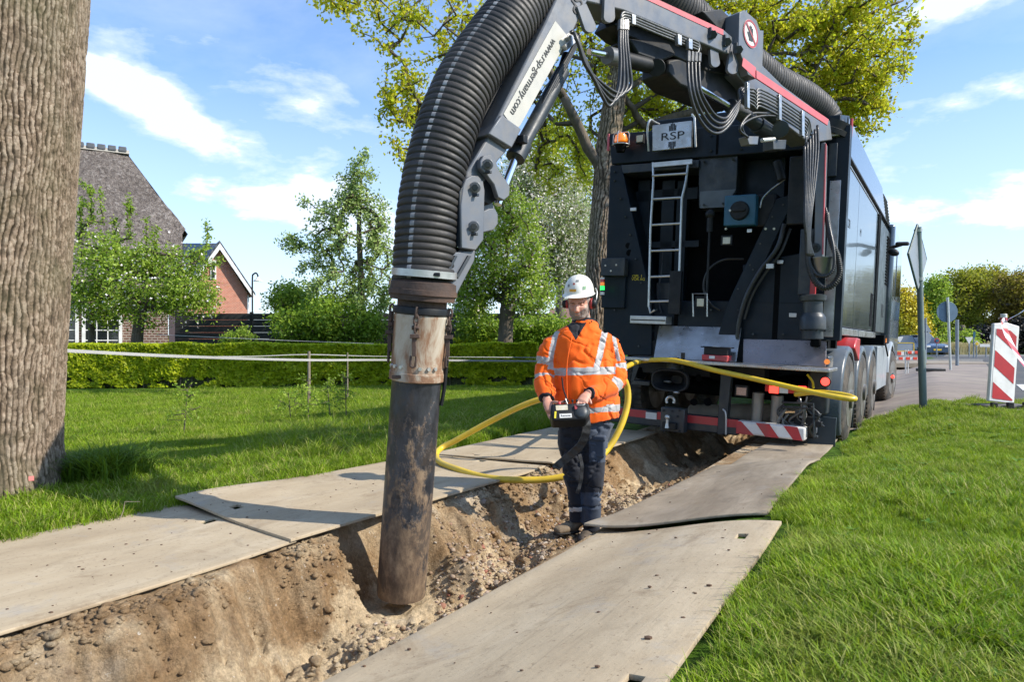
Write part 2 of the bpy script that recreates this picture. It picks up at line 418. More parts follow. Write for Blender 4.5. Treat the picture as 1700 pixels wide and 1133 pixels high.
# stones lying in the trench
m_stone = mat('field_stone', (.33, .27, .21), (.22, .17, .13), 8, .85, bump=.5, bscale=50)
m_brickbit = mat('brick_bit', (.33, .13, .08), (.24, .10, .07), 8, .85, bump=.5, bscale=50)
rng = np.random.default_rng(4)
def stone_mesh(seed):
    bm = bmesh.new(); bmesh.ops.create_icosphere(bm, subdivisions=1, radius=1)
    r = random.Random(seed)
    for v_ in bm.verts: v_.co *= r.uniform(.75, 1.15)
    for v_ in bm.verts: v_.co.z *= .65; v_.co.x *= 1.15
    me = bpy.data.meshes.new('stone'); bm.to_mesh(me); bm.free(); me.materials.append(m_brickbit if seed == 3 else m_stone); return me
smesh = [stone_mesh(i) for i in range(7)]
def stone_place(n, small):
    out = []
    while len(out) < n:
        r = rng.random()
        if r < .55: s_ = rng.uniform(3.8, 6.6); t_ = rng.normal(-2.42, .16)
        elif r < .75: s_ = rng.uniform(3.3, 4.3); t_ = rng.normal(-2.3, .2)
        else: s_ = rng.uniform(2.6, 6.5); t_ = rng.uniform(-2.7, -1.75)
        if t_ < -2.93 or t_ > -1.7 or math.hypot(s_ - PIPE_S, t_ - PIPE_T) < .2: continue
        out.append((s_, t_, abs(rng.normal(0, 1)) * (.006 if small else .009) + (.005 if small else .013)))
    return out
for i, (s_, t_, r_) in enumerate(stone_place(130, False)):
    o = bpy.data.objects.new('stone', smesh[i % 7]); ROOT.objects.link(o); o.parent = trench
    x_, y_ = xy(s_, t_); o.location = (x_, y_, tz(s_, t_) + r_ * .05); o.scale = (r_,) * 3; o.rotation_euler = (rng.uniform(0, 6), rng.uniform(0, 6), rng.uniform(0, 6))
V = []; Fc = []
ico = bmesh.new(); bmesh.ops.create_icosphere(ico, subdivisions=1, radius=1)
iv = np.array([v_.co[:] for v_ in ico.verts]); ifc = np.array([[v_.index for v_ in f.verts] for f in ico.faces]); ico.free()
pl = stone_place(3000, True)
sa = np.array([p[0] for p in pl]); ta = np.array([p[1] for p in pl]); xa, ya = xy(sa, ta); za = trench_z(xa, ya, sa, ta)
for i, p in enumerate(pl):
    q = iv * rng.uniform(.7, 1.3, (len(iv), 1)) * np.array([1.2, 1, .7]) * p[2]
    a = rng.uniform(0, 6.28); R = np.array([[math.cos(a), -math.sin(a), 0], [math.sin(a), math.cos(a), 0], [0, 0, 1]])
    V.append(q @ R.T + np.array([xa[i], ya[i], za[i] + p[2] * .2])); Fc.append(ifc + i * len(iv))
me = arr_mesh('gravel', np.concatenate(V), np.concatenate(Fc))
m_gravel, nb, b = newmat('gravel')
g = nb.new('ShaderNodeNewGeometry')
nb.set(b.inputs['Base Color'], nb.ramp(g.outputs['Random Per Island'], [(0, (.27, .18, .11)), (.4, (.20, .13, .08)), (.7, (.33, .25, .18)), (.93, (.42, .36, .29)), (1, (.24, .09, .05))])); b.inputs['Roughness'].default_value = .9
tag(link('gravel', me, m_gravel, trench), kind='stuff')

# crumbled clods of the same soil on the lip, the wall and the foot of the wall
V = []; Fc = []; k_ = 0; 
def add_clod(x, y, z, r):
    global k_
    q = iv * rng.uniform(.55, 1.35, (len(iv), 1)) * np.array([rng.uniform(.9, 1.5), 1, rng.uniform(.5, .85)]) * r; a = rng.uniform(0, 6.28); R = np.array([[math.cos(a), -math.sin(a), 0], [math.sin(a), math.cos(a), 0], [0, 0, 1]])
    V.append(q @ R.T + np.array([x, y, z + r * .15])); Fc.append(ifc + k_ * len(iv)); k_ += 1
n = 5200; sa = rng.uniform(1.0, 6.8, n); ta = np.where(rng.random(n) < .35, rng.normal(-2.78, .05, n), np.where(rng.random(n) < .5, rng.uniform(-2.8, -2.3, n), rng.uniform(-2.4, -1.7, n)))
dn = fbm(sa * 2.2, ta * 2.2, 0, 3, 81) + .15 * np.abs(ta + 2.78 < .1); kp = (dn > -.25) & (np.hypot(sa - PIPE_S, ta - PIPE_T) > .2) & (ta > -2.9); sa, ta = sa[kp], ta[kp]
xa, ya = xy(sa, ta); za = trench_z(xa, ya, sa, ta); rr_ = np.abs(rng.normal(0, .009, len(sa))) + .004; rr_[rng.random(len(sa)) < .04] *= 1.5
for i in range(len(sa)): add_clod(xa[i], ya[i], za[i], rr_[i])
tag(link('loose_soil', arr_mesh('loose_soil', np.concatenate(V), np.concatenate(Fc)), m_soil, trench), kind='stuff')

# ------------------------------------------------------------------ track mats
def matmat(name, cols, stain):
    m, nb, b = newmat(name); v = nb.coord('Object')
    vs = nb.coord('Object', (1.0, 1, 1), (0, 0, math.radians(-60)))  # stretched along the mat
    mp = nb.new('ShaderNodeMapping'); nb.L.new(vs, mp.inputs[0]); mp.inputs['Scale'].default_value = (.35, 1.3, 1)
    c = nb.ramp(nb.noise(mp.outputs[0], 3.2, 9, .62, .3), [(.28, cols[0]), (.5, cols[1]), (.72, cols[2])])
    c = nb.mix(nb.ramp(nb.noise(v, 1.1, 5, .6, .6), [(.46, 0), (.66, .75)]), c, stain)
    c = nb.mix(nb.ramp(nb.noise(mp.outputs[0], 6.5, 7, .7, .8), [(.54, 0), (.74, .5)]), c, tuple(x * .66 for x in cols[0]))
    c = nb.mix(nb.ramp(nb.noise(v, 2.6, 8, .7, .3), [(.56, 0), (.70, .5)]), c, (.30, .29, .27))
    c = nb.mix(nb.ramp(nb.noise(v, 1.9, 10, .75, .8), [(.55, 0), (.62, .45), (.70, .6)]), c, (.21, .15, .09))
    c = nb.mix(nb.ramp(nb.noise(v, 9, 10, .8), [(.57, 0), (.66, .4)]), c, (.17, .125, .08))
    c = nb.mix(nb.ramp(nb.noise(v, 55, 5, .7), [(.60, 0), (.68, .75)]), c, (.16, .115, .07))
    sp = nb.ramp(nb.voro(v, 17, rnd=1), [(.02, 1), (.07, 0)]); spm = nb.ramp(nb.noise(v, 1.7, 3), [(.5, 0), (.62, 1)])
    c = nb.mix(nb.math('MULTIPLY', sp, spm), c, (.085, .05, .03))
    scr = nb.new('ShaderNodeMapping'); nb.L.new(vs, scr.inputs[0]); scr.inputs['Scale'].default_value = (.6, 14, 1); scr.inputs['Rotation'].default_value = (0, 0, .12)
    c = nb.mix(nb.ramp(nb.noise(scr.outputs[0], 5, 4, .6), [(.60, 0), (.75, .35)]), c, (.12, .10, .075))
    nb.set(b.inputs['Base Color'], c); b.inputs['Roughness'].default_value = .8; b.inputs['Specular IOR Level'].default_value = .25
    hh = nb.math('ADD', nb.noise(v, 22, 8, .7), nb.math('MULTIPLY', nb.noise(scr.outputs[0], 9, 3), .3))
    nb.set(b.inputs['Normal'], nb.bump(hh, .45, .006)); return m
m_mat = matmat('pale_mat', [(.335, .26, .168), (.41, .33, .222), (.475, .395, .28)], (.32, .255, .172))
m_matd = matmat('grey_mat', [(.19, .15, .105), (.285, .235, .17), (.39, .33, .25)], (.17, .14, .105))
m_mud = mat('mud_clod', (.12, .07, .04), (.07, .04, .025), 20, .95, bump=.6, bscale=80)
def track_mat(corners, zf, slots, label, m, clods=0, seed=0, res=.06):
    """corners (s,t): near-left, near-right, far-right, far-left; zf(u,v,s,t)-> extra height"""
    c = [Vector((a, b_, 0)) for a, b_ in corners]
    L = (c[3] - c[0]).length; W = (c[1] - c[0]).length
    U = set(np.round(np.linspace(0, 1, int(L / res) + 2), 4)); Vv = set(np.round(np.linspace(0, 1, int(W / res) + 2), 4))
    for (u0, u1, v0, v1) in slots: U |= {u0, u1}; Vv |= {v0, v1}
    U = np.array(sorted(U)); Vv = np.array(sorted(Vv))
    UU, VV = np.meshgrid(U, Vv, indexing='ij')
    S = ((1 - UU) * (1 - VV) * c[0].x + (1 - UU) * VV * c[1].x + UU * VV * c[2].x + UU * (1 - VV) * c[3].x)
    T = ((1 - UU) * (1 - VV) * c[0].y + (1 - UU) * VV * c[1].y + UU * VV * c[2].y + UU * (1 - VV) * c[3].y)
    X, Y = xy(S, T); Z = hz(X, Y) + .03 + zf(UU, VV, S, T) + .006 * fbm(S * .9, T * .9, 0, 2, seed)
    V = np.stack([X, Y, Z], -1).reshape(-1, 3); fs = []
    for i in range(len(U) - 1):
        for j in range(len(Vv) - 1):
            um, vm = (U[i] + U[i + 1]) / 2, (Vv[j] + Vv[j + 1]) / 2
            if any(a < um < b_ and c_ < vm < d for a, b_, c_, d in slots): continue
            a = i * len(Vv) + j; fs.append((a, a + 1, a + 1 + len(Vv), a + len(Vv)))
    base = Vector((float(X[0, 0]), float(Y[0, 0]), float(Z[0, 0]))) * 0 + Vector((float(X.mean()), float(Y.mean()), 0))
    me = arr_mesh('track_mat', V - np.array(base), fs); 
    o = link('track_mat', me, m, smooth=30); o.location = base
    sd = o.modifiers.new('thickness', 'SOLIDIFY'); sd.thickness = .016; sd.offset = -1
    bv = o.modifiers.new('bevel', 'BEVEL'); bv.width = .004; bv.segments = 2; bv.limit_method = 'ANGLE'
    tag(o, label, 'track mat', 'plastic track mats laid along the trench')
    if clods:
        r = random.Random(seed); mb = MB()
        for _ in range(clods):
            u, v_ = r.random(), r.random(); i = int(u * (len(U) - 1)); j = int(v_ * (len(Vv) - 1)); p = Vector(V[i * len(Vv) + j]) + Vector((r.uniform(-.03, .03), r.uniform(-.03, .03), .001)) - base
            q = abs(r.gauss(0, .0028)) + .0016; mb.sphere(p, (q * r.uniform(1, 1.6), q, q * .6), 5, 3)
        tag(mb.build('mud_crumb', m_mud, o), kind='stuff')
    return o
flat = lambda u, v, s, t: 0 * u
def curl(u, v, s, t): return .02 * ss(v, .75, 1) * 0 + .015 * np.sin(s * 1.7 + 1)
slotR = [(.035, .05, .11, .17), (.035, .05, .83, .89)]
track_mat([(-.6, -4.22), (-.6, -2.84), (2.69, -2.87), (2.95, -4.24)], lambda u, v, s, t: .006 * np.sin(s * 2), [(.40, .435, .17, .23), (.955, .985, .42, .47)], 'pale track mat lying left of the trench, nearest the big tree trunk', m_mat, 150, 1)
track_mat([(2.66, -2.84), (2.66, -4.16), (5.45, -4.08), (5.45, -2.80)][::1] if 0 else [(2.90, -4.20), (2.64, -2.86), (5.46, -2.78), (5.5, -4.10)], lambda u, v, s, t: .012 * (1 - ss(u, .05, .4)) + .035 * ss(1 - v, .3, 1) * (1 - ss(u, 0, .5)) + .006 * np.sin(s * 2.2), [(.045, .07, .36, .42), (.94, .965, .5, .56)], 'pale track mat on the left side of the trench, behind the suction pipe', m_mat, 60, 2)
track_mat([(5.42, -4.02), (5.40, -2.72), (8.1, -2.70), (8.1, -4.0)], lambda u, v, s, t: .004 + .03 * (1 - ss(u, 0, .08)) * v, [(.04, .06, .3, .36)], 'pale track mat left of the trench, running from behind the man to the lorry', m_mat, 40, 3)
track_mat([(.1, -1.575), (.1, -.53), (3.69, -.60), (3.70, -1.56)], lambda u, v, s, t: .012 * np.sin(s * 1.3) + .012 * ss(u, .85, 1) * v, [(.43, .462, .90, .945), (.90, .925, .84, .89)], 'long pale track mat in the foreground right of the trench', m_mat, 110, 4)
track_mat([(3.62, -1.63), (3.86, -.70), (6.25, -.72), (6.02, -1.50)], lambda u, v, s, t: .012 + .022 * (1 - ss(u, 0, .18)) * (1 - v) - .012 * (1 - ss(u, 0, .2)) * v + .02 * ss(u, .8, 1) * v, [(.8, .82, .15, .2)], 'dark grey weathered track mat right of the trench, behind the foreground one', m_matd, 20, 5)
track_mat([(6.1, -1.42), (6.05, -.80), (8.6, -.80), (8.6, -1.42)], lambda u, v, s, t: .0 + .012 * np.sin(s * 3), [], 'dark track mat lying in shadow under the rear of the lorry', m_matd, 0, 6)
# ------------------------------------------------------------------ grass
def tuft_mesh(name, n, h0, h1, w, spread, lean, rnd, m):
    V = []; Fq = []; r = np.random.default_rng(rnd)
    for i in range(n):
        a = r.uniform(0, 6.283); rr = spread * math.sqrt(r.random()); bx, by = rr * math.cos(a), rr * math.sin(a)
        d = r.uniform(0, 6.283); h = r.uniform(h0, h1); ln = r.uniform(.15, 1) * lean * h; ww = w * r.uniform(.6, 1.3)
        ax = np.array([-math.sin(d), math.cos(d), 0]) * ww; dd = np.array([math.cos(d), math.sin(d), 0]); b0 = len(V)
        tw = r.uniform(-.6, .6)
        for k, (t, q) in enumerate(((0, .8), (.4, 1), (.75, .7), (1, .08))):
            c = np.array([bx, by, 0]) + dd * ln * t * t + np.array([0, 0, h * (t - .28 * lean * t * t)])
            ca, sa_ = math.cos(tw * t), math.sin(tw * t); a2 = np.array([ax[0] * ca - ax[1] * sa_, ax[0] * sa_ + ax[1] * ca, 0])
            V.append(c - a2 * q); V.append(c + a2 * q)
        for k in range(3): Fq.append((b0 + 2 * k, b0 + 2 * k + 1, b0 + 2 * k + 3, b0 + 2 * k + 2))
    me = arr_mesh(name, np.array(V), Fq); me.materials.append(m); me.shade_smooth(); return me
def grassmat(name, cols, per_obj=.5):
    m, nb, b = newmat(name); g = nb.new('ShaderNodeNewGeometry'); oi = nb.new('ShaderNodeObjectInfo')
    col = nb.ramp(g.outputs['Random Per Island'], cols)
    n = nb.noise(oi.outputs['Location'], .9, 5, .6); n2 = nb.noise(oi.outputs['Location'], 5, 3, .6)
    col = nb.mix(nb.ramp(n, [(.35, 0), (.7, .6)]), col, (.31, .43, .016))
    col = nb.mix(nb.ramp(n2, [(.40, .0), (.65, .6)]), col, (.075, .17, .009))
    col = nb.mix(nb.ramp(nb.noise(oi.outputs['Location'], 1.7, 5, .65), [(.55, 0), (.70, .6)]), col, (.38, .35, .10))
    nb.set(b.inputs['Base Color'], col); b.inputs['Roughness'].default_value = .55; b.inputs['Specular IOR Level'].default_value = .22
    tr = nb.new('ShaderNodeBsdfTranslucent'); nb.set(tr.inputs['Color'], nb.mix(.4, col, (.32, .42, .02)))
    mx = nb.new('ShaderNodeMixShader'); mx.inputs[0].default_value = .4
    out = [q for q in nb.N if q.type == 'OUTPUT_MATERIAL'][0]
    nb.L.new(b.outputs[0], mx.inputs[1]); nb.L.new(tr.outputs[0], mx.inputs[2]); nb.L.new(mx.outputs[0], out.inputs['Surface'])
    return m
m_grass = grassmat('grass_blade', [(0, (.085, .18, .008)), (.3, (.16, .285, .010)), (.6, (.25, .385, .013)), (.84, (.37, .47, .024)), (.91, (.54, .50, .18)), (1, (.38, .29, .13))])
m_grassd = grassmat('dark_grass_blade', [(0, (.03, .085, .012)), (.6, (.055, .14, .02)), (1, (.09, .2, .03))])
def proto_collection(name, meshes):
    c = bpy.data.collections.new(name)
    for i, me in enumerate(meshes):
        o = bpy.data.objects.new(name + '_source', me); c.objects.link(o)
    return c
def scatter(name, pts, scl, rot, idx, coll, label):
    me = bpy.data.meshes.new(name); n = len(pts); me.vertices.add(n); me.vertices.foreach_set('co', np.asarray(pts, np.float32).ravel())
    for an, ty, dat in (('scl', 'FLOAT', scl), ('rotz', 'FLOAT', rot), ('pick', 'INT', idx)):
        at = me.attributes.new(an, ty, 'POINT'); at.data.foreach_set('value', np.asarray(dat, np.float32 if ty == 'FLOAT' else np.int32))
    me.update(); o = bpy.data.objects.new(name, me); ROOT.objects.link(o)
    ng = bpy.data.node_groups.new(name, 'GeometryNodeTree')
    ng.interface.new_socket('Geometry', in_out='INPUT', socket_type='NodeSocketGeometry'); ng.interface.new_socket('Geometry', in_out='OUTPUT', socket_type='NodeSocketGeometry')
    N, L = ng.nodes, ng.links; gi = N.new('NodeGroupInput'); go = N.new('NodeGroupOutput')
    ip = N.new('GeometryNodeInstanceOnPoints'); ci = N.new('GeometryNodeCollectionInfo')
    ci.inputs['Collection'].default_value = coll; ci.inputs['Separate Children'].default_value = True; ci.inputs['Reset Children'].default_value = True
    def attr(nm, ty):
        a = N.new('GeometryNodeInputNamedAttribute'); a.data_type = ty; a.inputs['Name'].default_value = nm; return a.outputs['Attribute']
    cx = N.new('ShaderNodeCombineXYZ'); L.new(attr('rotz', 'FLOAT'), cx.inputs[2])
    cs = N.new('ShaderNodeCombineXYZ'); sc_ = attr('scl', 'FLOAT')
    for i in range(3): L.new(sc_, cs.inputs[i])
    L.new(gi.outputs[0], ip.inputs['Points']); L.new(ci.outputs[0], ip.inputs['Instance']); ip.inputs['Pick Instance'].default_value = True
    L.new(attr('pick', 'INT'), ip.inputs['Instance Index']); L.new(cx.outputs[0], ip.inputs['Rotation']); L.new(cs.outputs[0], ip.inputs['Scale'])
    L.new(ip.outputs[0], go.inputs[0]); md = o.modifiers.new('scatter', 'NODES'); md.node_group = ng
    return tag(o, label, None, None, 'stuff')
tufts = [tuft_mesh('tuft', 46, .035, .085, .0021, .075, .75, i, m_grass) for i in range(6)] + [tuft_mesh('tuft', 26, .06, .15, .0027, .06, 1.1, 20 + i, m_grass) for i in range(4)]
col_t = proto_collection('grass_tufts', tufts)
R_ = np.random.default_rng(9)
def cand(n, r0, r1, a0, a1, power=1.0):
    """polar samples round the camera, density falling with distance"""
    u = R_.random(n); r = r0 * (r1 / r0) ** u if power == 1 else (r0 ** 2 + (r1 ** 2 - r0 ** 2) * u) ** .5
    a = np.radians(R_.uniform(a0, a1, n)); return np.stack([r * np.sin(a), r * np.cos(a)], -1)
def onmats(s, t):
    left = (t > -4.17 + .02 * np.sin(s * 5)) & (t < -2.5) & (s > -.7) & (s < 8.2)
    tr = (t > -3.0) & (t < -1.5) & (s > -2) & (s < 20)
    right = (t >= -1.6) & (t < np.where(s < 3.75, -.505, -.66) + .03 * np.sin(s * 7)) & (s > 0) & (s < 8.7)
    truck = (t > -3.9) & (t < -.72) & (s > 8.2) & (s < 20)
    return left | tr | right | truck
TREE_C = (-4.05, 5.02)
# right verge
p = np.concatenate([cand(15500, .8, 3.2, 5, 75, 2), cand(15500, 3.0, 7, 5, 60, 2), cand(12500, 6.5, 13, 18, 50, 2)])
s_, t_ = st(p[:, 0], p[:, 1]); kp = (t_ > -1.0) & ~onmats(s_, t_)
ppx = 850 + 1180 * p[:, 0] / p[:, 1]; ppy = 572 + 1180 * (H - hz(p[:, 0], p[:, 1])) / p[:, 1]; kp &= ppy > np.interp(ppx, [1380, 1440, 1480, 1540, 1600, 1800], [760, 703, 688, 669, 667, 666]) + 2 * np.sin(ppx * .12)
p = p[kp]; z = hz(p[:, 0], p[:, 1]); n = len(p); dist = np.hypot(p[:, 0], p[:, 1])
pat = fbm(p[:, 0] * .8, p[:, 1] * .8, 0, 3, 77)
sc_ = R_.uniform(.6, 1.05, n) * (1 + .25 * pat) * (.85 + .02 * dist); idx = np.where(R_.random(n) < .16 + .12 * pat, R_.integers(6, 10, n), R_.integers(0, 6, n))
dk_ = fbm(p[:, 0] * 1.6, p[:, 1] * 1.6, 0, 3, 78); sc_ = .80 * sc_ * np.where(dk_ > .35, 1.12, 1) * np.where(dk_ < -.55, .6, 1); idx = np.where((dk_ > .25) & (R_.random(n) < .38), R_.integers(6, 10, n), idx)
scatter('verge_grass', np.column_stack([p, z - .004]), sc_, R_.uniform(0, 6.28, n), idx, col_t, 'sunlit short green grass covering the verge on the right')
# left lawn
p = np.concatenate([cand(22000, 3.2, 8.5, -50, 12, 2), cand(34000, 8, 17.5, -48, 8, 2)])
s_, t_ = st(p[:, 0], p[:, 1]); kp = (t_ < -3.0) & ~onmats(s_, t_) & (p[:, 1] < 17.3) & (np.hypot(p[:, 0] - TREE_C[0], p[:, 1] - TREE_C[1]) > .74)
p = p[kp]; z = hz(p[:, 0], p[:, 1]); n = len(p); dist = p[:, 1]; s_, t_ = st(p[:, 0], p[:, 1])
sc_ = R_.uniform(.7, 1.1, n) * (.75 + .055 * np.minimum(dist, 12)); strip = (t_ > -5.6)
idx = np.where(R_.random(n) < np.where(strip, .45, .06), R_.integers(6, 10, n), R_.integers(0, 6, n))
scatter('lawn_grass', np.column_stack([p, z - .004]), sc_, R_.uniform(0, 6.28, n), idx, col_t, 'bright green lawn stretching from the mats to the hedge')
# long grass between lawn and mats
longt = [tuft_mesh('long_tuft', 34, .16, .42, .0034, .09, 1.25, 50 + i, m_grass) for i in range(4)]
col_l = proto_collection('long_grass_tufts', longt)
p = cand(2600, 4.3, 10.5, -46, 4, 2); s_, t_ = st(p[:, 0], p[:, 1]); band = -4.75 + .2 * np.sin(s_ * 1.7)
kp = (t_ < -4.3) & (t_ > band - 1.5 * ss(s_, 3.4, 5.5) - .1) & (s_ > 2.4) & (s_ < 8.3) & (R_.random(len(p)) < .55) & (np.hypot(p[:, 0] - TREE_C[0], p[:, 1] - TREE_C[1]) > .8)
p = p[kp]; n = len(p)
scatter('long_grass', np.column_stack([p, hz(p[:, 0], p[:, 1])]), R_.uniform(.45, .95, n) * ss(st(p[:, 0], p[:, 1])[0], 1.8, 5).clip(.45), R_.uniform(0, 6.28, n), R_.integers(0, 4, n), col_l, 'longer uncut grass standing along the back edge of the mats')
# dark clump beside the trunk
dk = [tuft_mesh('dark_tuft', 60, .22, .40, .0042, .1, 1.3, 70 + i, m_grassd) for i in range(3)]
V = []; 
clump = bpy.data.objects.new('grass_clump', None)
mb_v, mb_f, off = [], [], 0
for i in range(26):
    me = dk[i % 3]; a = np.empty(len(me.vertices) * 3, np.float32); me.vertices.foreach_get('co', a); a = a.reshape(-1, 3)
    f = np.empty(len(me.loops), np.int32); me.loops.foreach_get('vertex_index', f); f = f.reshape(-1, 4)
    th = R_.uniform(0, 6.28); c_, s2 = math.cos(th), math.sin(th); R3 = np.array([[c_, -s2, 0], [s2, c_, 0], [0, 0, 1]])
    g0 = GP(165, 800); o_ = np.array([R_.normal(0, .19), R_.normal(0, .17), 0]); sc1 = R_.uniform(.75, 1.25)
    mb_v.append(a @ R3.T * sc1 + o_); mb_f.append(f + off); off += len(a)
me = arr_mesh('grass_clump', np.concatenate(mb_v), np.concatenate(mb_f)); me.shade_smooth()
bpy.data.objects.remove(clump)
o = link('grass_clump', me, m_grassd); o.location = GP(165, 800); tag(o, 'tall dark green grass clump at the foot of the big trunk', 'grass clump')
# broad weed leaves in the verge
m_weed = leafmat('weed_leaf', [(.07, .16, .015), (.11, .22, .02), (.16, .28, .03)], .3)
wl = []
for k in range(4):
    V = []; Fq = []; r = np.random.default_rng(100 + k)
    for i in range(9):
        a = r.uniform(0, 6.28); L_ = r.uniform(.03, .075); w_ = L_ * r.uniform(.1, .17); b0 = len(V); d = np.array([math.cos(a), math.sin(a), 0]); q = np.array([-d[1], d[0], 0])
        for t, ww in ((0, .2), (.3, 1), (.65, .9), (1, .05)):
            c0 = d * L_ * t + np.array([0, 0, L_ * (.9 * t - .55 * t * t)]); V.append(c0 - q * w_ * ww); V.append(c0 + q * w_ * ww)
        for j in range(3): Fq.append((b0 + 2 * j, b0 + 2 * j + 1, b0 + 2 * j + 3, b0 + 2 * j + 2))
    me = arr_mesh('weed', np.array(V), Fq); me.materials.append(m_weed); me.shade_smooth(); wl.append(me)
col_w = proto_collection('weed_rosettes', wl)
p = cand(1500, 1.2, 9, 8, 60, 2); s_, t_ = st(p[:, 0], p[:, 1]); kp = (t_ > -.4) & (p[:, 1] < 9.8) & (R_.random(len(p)) < .22); p = p[kp]; n = len(p)
scatter('weeds', np.column_stack([p, hz(p[:, 0], p[:, 1]) + .03]), R_.uniform(.4, .9, n), R_.uniform(0, 6.28, n), R_.integers(0, 4, n), col_w, 'broad leaved weeds scattered through the verge grass')

# ------------------------------------------------------------------ big trunk on the left
m_bark, nb, b = newmat('oak_bark')
v = nb.coord('Object', (1, 1, .22))
at = nb.new('ShaderNodeAttribute', attribute_name='fiss'); fi = at.outputs['Fac']
c = nb.ramp(fi, [(0.0, (.022, .016, .011)), (.3, (.065, .047, .033)), (.6, (.17, .125, .085)), (.85, (.265, .20, .145)), (1, (.35, .28, .21))])
c = nb.mix(nb.ramp(nb.noise(v, 9, 8, .7), [(.5, 0), (.7, .5)]), c, (.13, .11, .085))
c = nb.mix(.8, c, nb.ramp(nb.noise(nb.coord('Object'), 45, 6, .8), [(.35, .55), (.65, 1.35)]), 'MULTIPLY')
c = nb.mix(nb.ramp(nb.noise(nb.coord('Object'), 1.6, 6, .6), [(.45, 0), (.75, .45)]), c, (.10, .11, .05))
nb.set(b.inputs['Base Color'], c); b.inputs['Roughness'].default_value = .92; b.inputs['Specular IOR Level'].default_value = .2
nb.set(b.inputs['Normal'], nb.bump(nb.math('ADD', nb.noise(v, 50, 8, .75), nb.math('MULTIPLY', nb.noise(nb.coord('Object'), 60, 5, .7), .6)), .8, .012))
def fissure(x, z, k, seed):
    """rope like vertical ridges, x circumference in metres"""
    wx = x * k + 1.25 * fbm(x * 2.2, z * .9, 0, 3, seed) + .30 * fbm(x * 9, z * 6, 0, 4, seed + 3)
    a = np.abs(((wx + .5 * np.floor(0)) % 1.0) - .5) * 2           # 0 centre of ridge .. 1 fissure
    row = np.floor(wx); crack = np.abs(((z * 7 * (1 + .4 * vnoise(x * 3, z * 2, 0, 8)) + _h(row.astype(np.int64), row.astype(np.int64) * 0, row.astype(np.int64) * 0, seed) * 7 + .7 * fbm(x * 7, z * 4, 0, 2, seed + 9)) % 1.0) - .5) * 2
    h = ss(1 - a + .10 * fbm(x * 40, z * 16, 0, 3, seed + 21), .02, .40)
    h = h * (1 - .32 * ss(crack, .88, .97)) * (.86 + .28 * fbm(x * 30, z * 24, 0, 4, seed + 5)) + .10 * fbm(x * 60, z * 14, 0, 3, seed + 6)
    h = h * (1 - .5 * np.maximum(0, fbm(x * 6, z * 5, 0, 3, seed + 31) - .35))
    return np.clip(h, 0, 1)
def bark_trunk(name, label, path, radii, k, depth, nz, na, group=None, m=None, base=None, flare=0):
    zs = np.linspace(0, 1, nz); L_ = [0]
    for a, b_ in zip(path, path[1:]): L_.append(L_[-1] + (Vector(b_) - Vector(a)).length)
    L_ = np.array(L_) / L_[-1]; Pth = np.array([list(p_) for p_ in path]); tot = sum((Vector(b_) - Vector(a)).length for a, b_ in zip(path, path[1:]))
    C = np.stack([np.interp(zs, L_, Pth[:, i]) for i in range(3)], -1); R0 = np.interp(zs, L_, radii)
    A = np.linspace(0, 2 * math.pi, na, endpoint=False); AA, ZZ = np.meshgrid(A, zs); Rm = R0.mean()
    Rr = R0[:, None] * (1 + .045 * vnoise(np.cos(AA) * 1.6 + 5, np.sin(AA) * 1.6 + 5, ZZ * tot * .45, 3) + flare * np.exp(-ZZ * tot / .28) * (1 + .6 * np.cos(AA * 5 + 1)) * .6)
    kk = max(3, round(k * 2 * math.pi * Rm)) / (2 * math.pi * Rm)
    fx = AA * Rm; h = fissure(fx, ZZ * tot, kk, 60)
    Rr = Rr + depth * (h - 1)
    X = C[:, 0, None] + Rr * np.cos(AA); Y = C[:, 1, None] + Rr * np.sin(AA); Z = np.broadcast_to(C[:, 2, None], X.shape)
    V = np.stack([X, Y, Z], -1).reshape(-1, 3); i, j = np.meshgrid(np.arange(nz - 1), np.arange(na), indexing='ij'); i = i.ravel(); j = j.ravel(); j2 = (j + 1) % na
    fs = np.stack([i * na + j, i * na + j2, (i + 1) * na + j2, (i + 1) * na + j], -1)
    B = Vector(base if base else path[0]); me = arr_mesh(name, V - np.array(B), fs)
    at = me.attributes.new('fiss', 'FLOAT', 'POINT'); at.data.foreach_set('value', h.astype(np.float32).ravel())
    return me, B
me, B = bark_trunk('trunk', '', [(-4.03, 5.02, -.1), (-4.02, 5.02, .3), (-3.96, 5.05, 1.8), (-3.86, 5.07, 3.6), (-3.82, 5.15, 6.0), (-3.8, 5.2, 8.5)], [.745, .70, .705, .715, .70, .6], 30, .022, 1300, 860, flare=.10)
big = empty('oak_tree', B, 'huge rough barked tree trunk at the left edge of the picture', 'tree')
link('trunk', me, m_bark, big, smooth=180)
mbk = MB(); mbk.box((0.0, 0, 0), (.03, .004, .03)); tg_ = mbk.build('pink_mark', mat('pink_paint', (.8, .25, .22), rough=.7), big, base=None); tg_.location = P(52, 795, 4.62) - B; tg_.rotation_euler = (0, 0, .5)
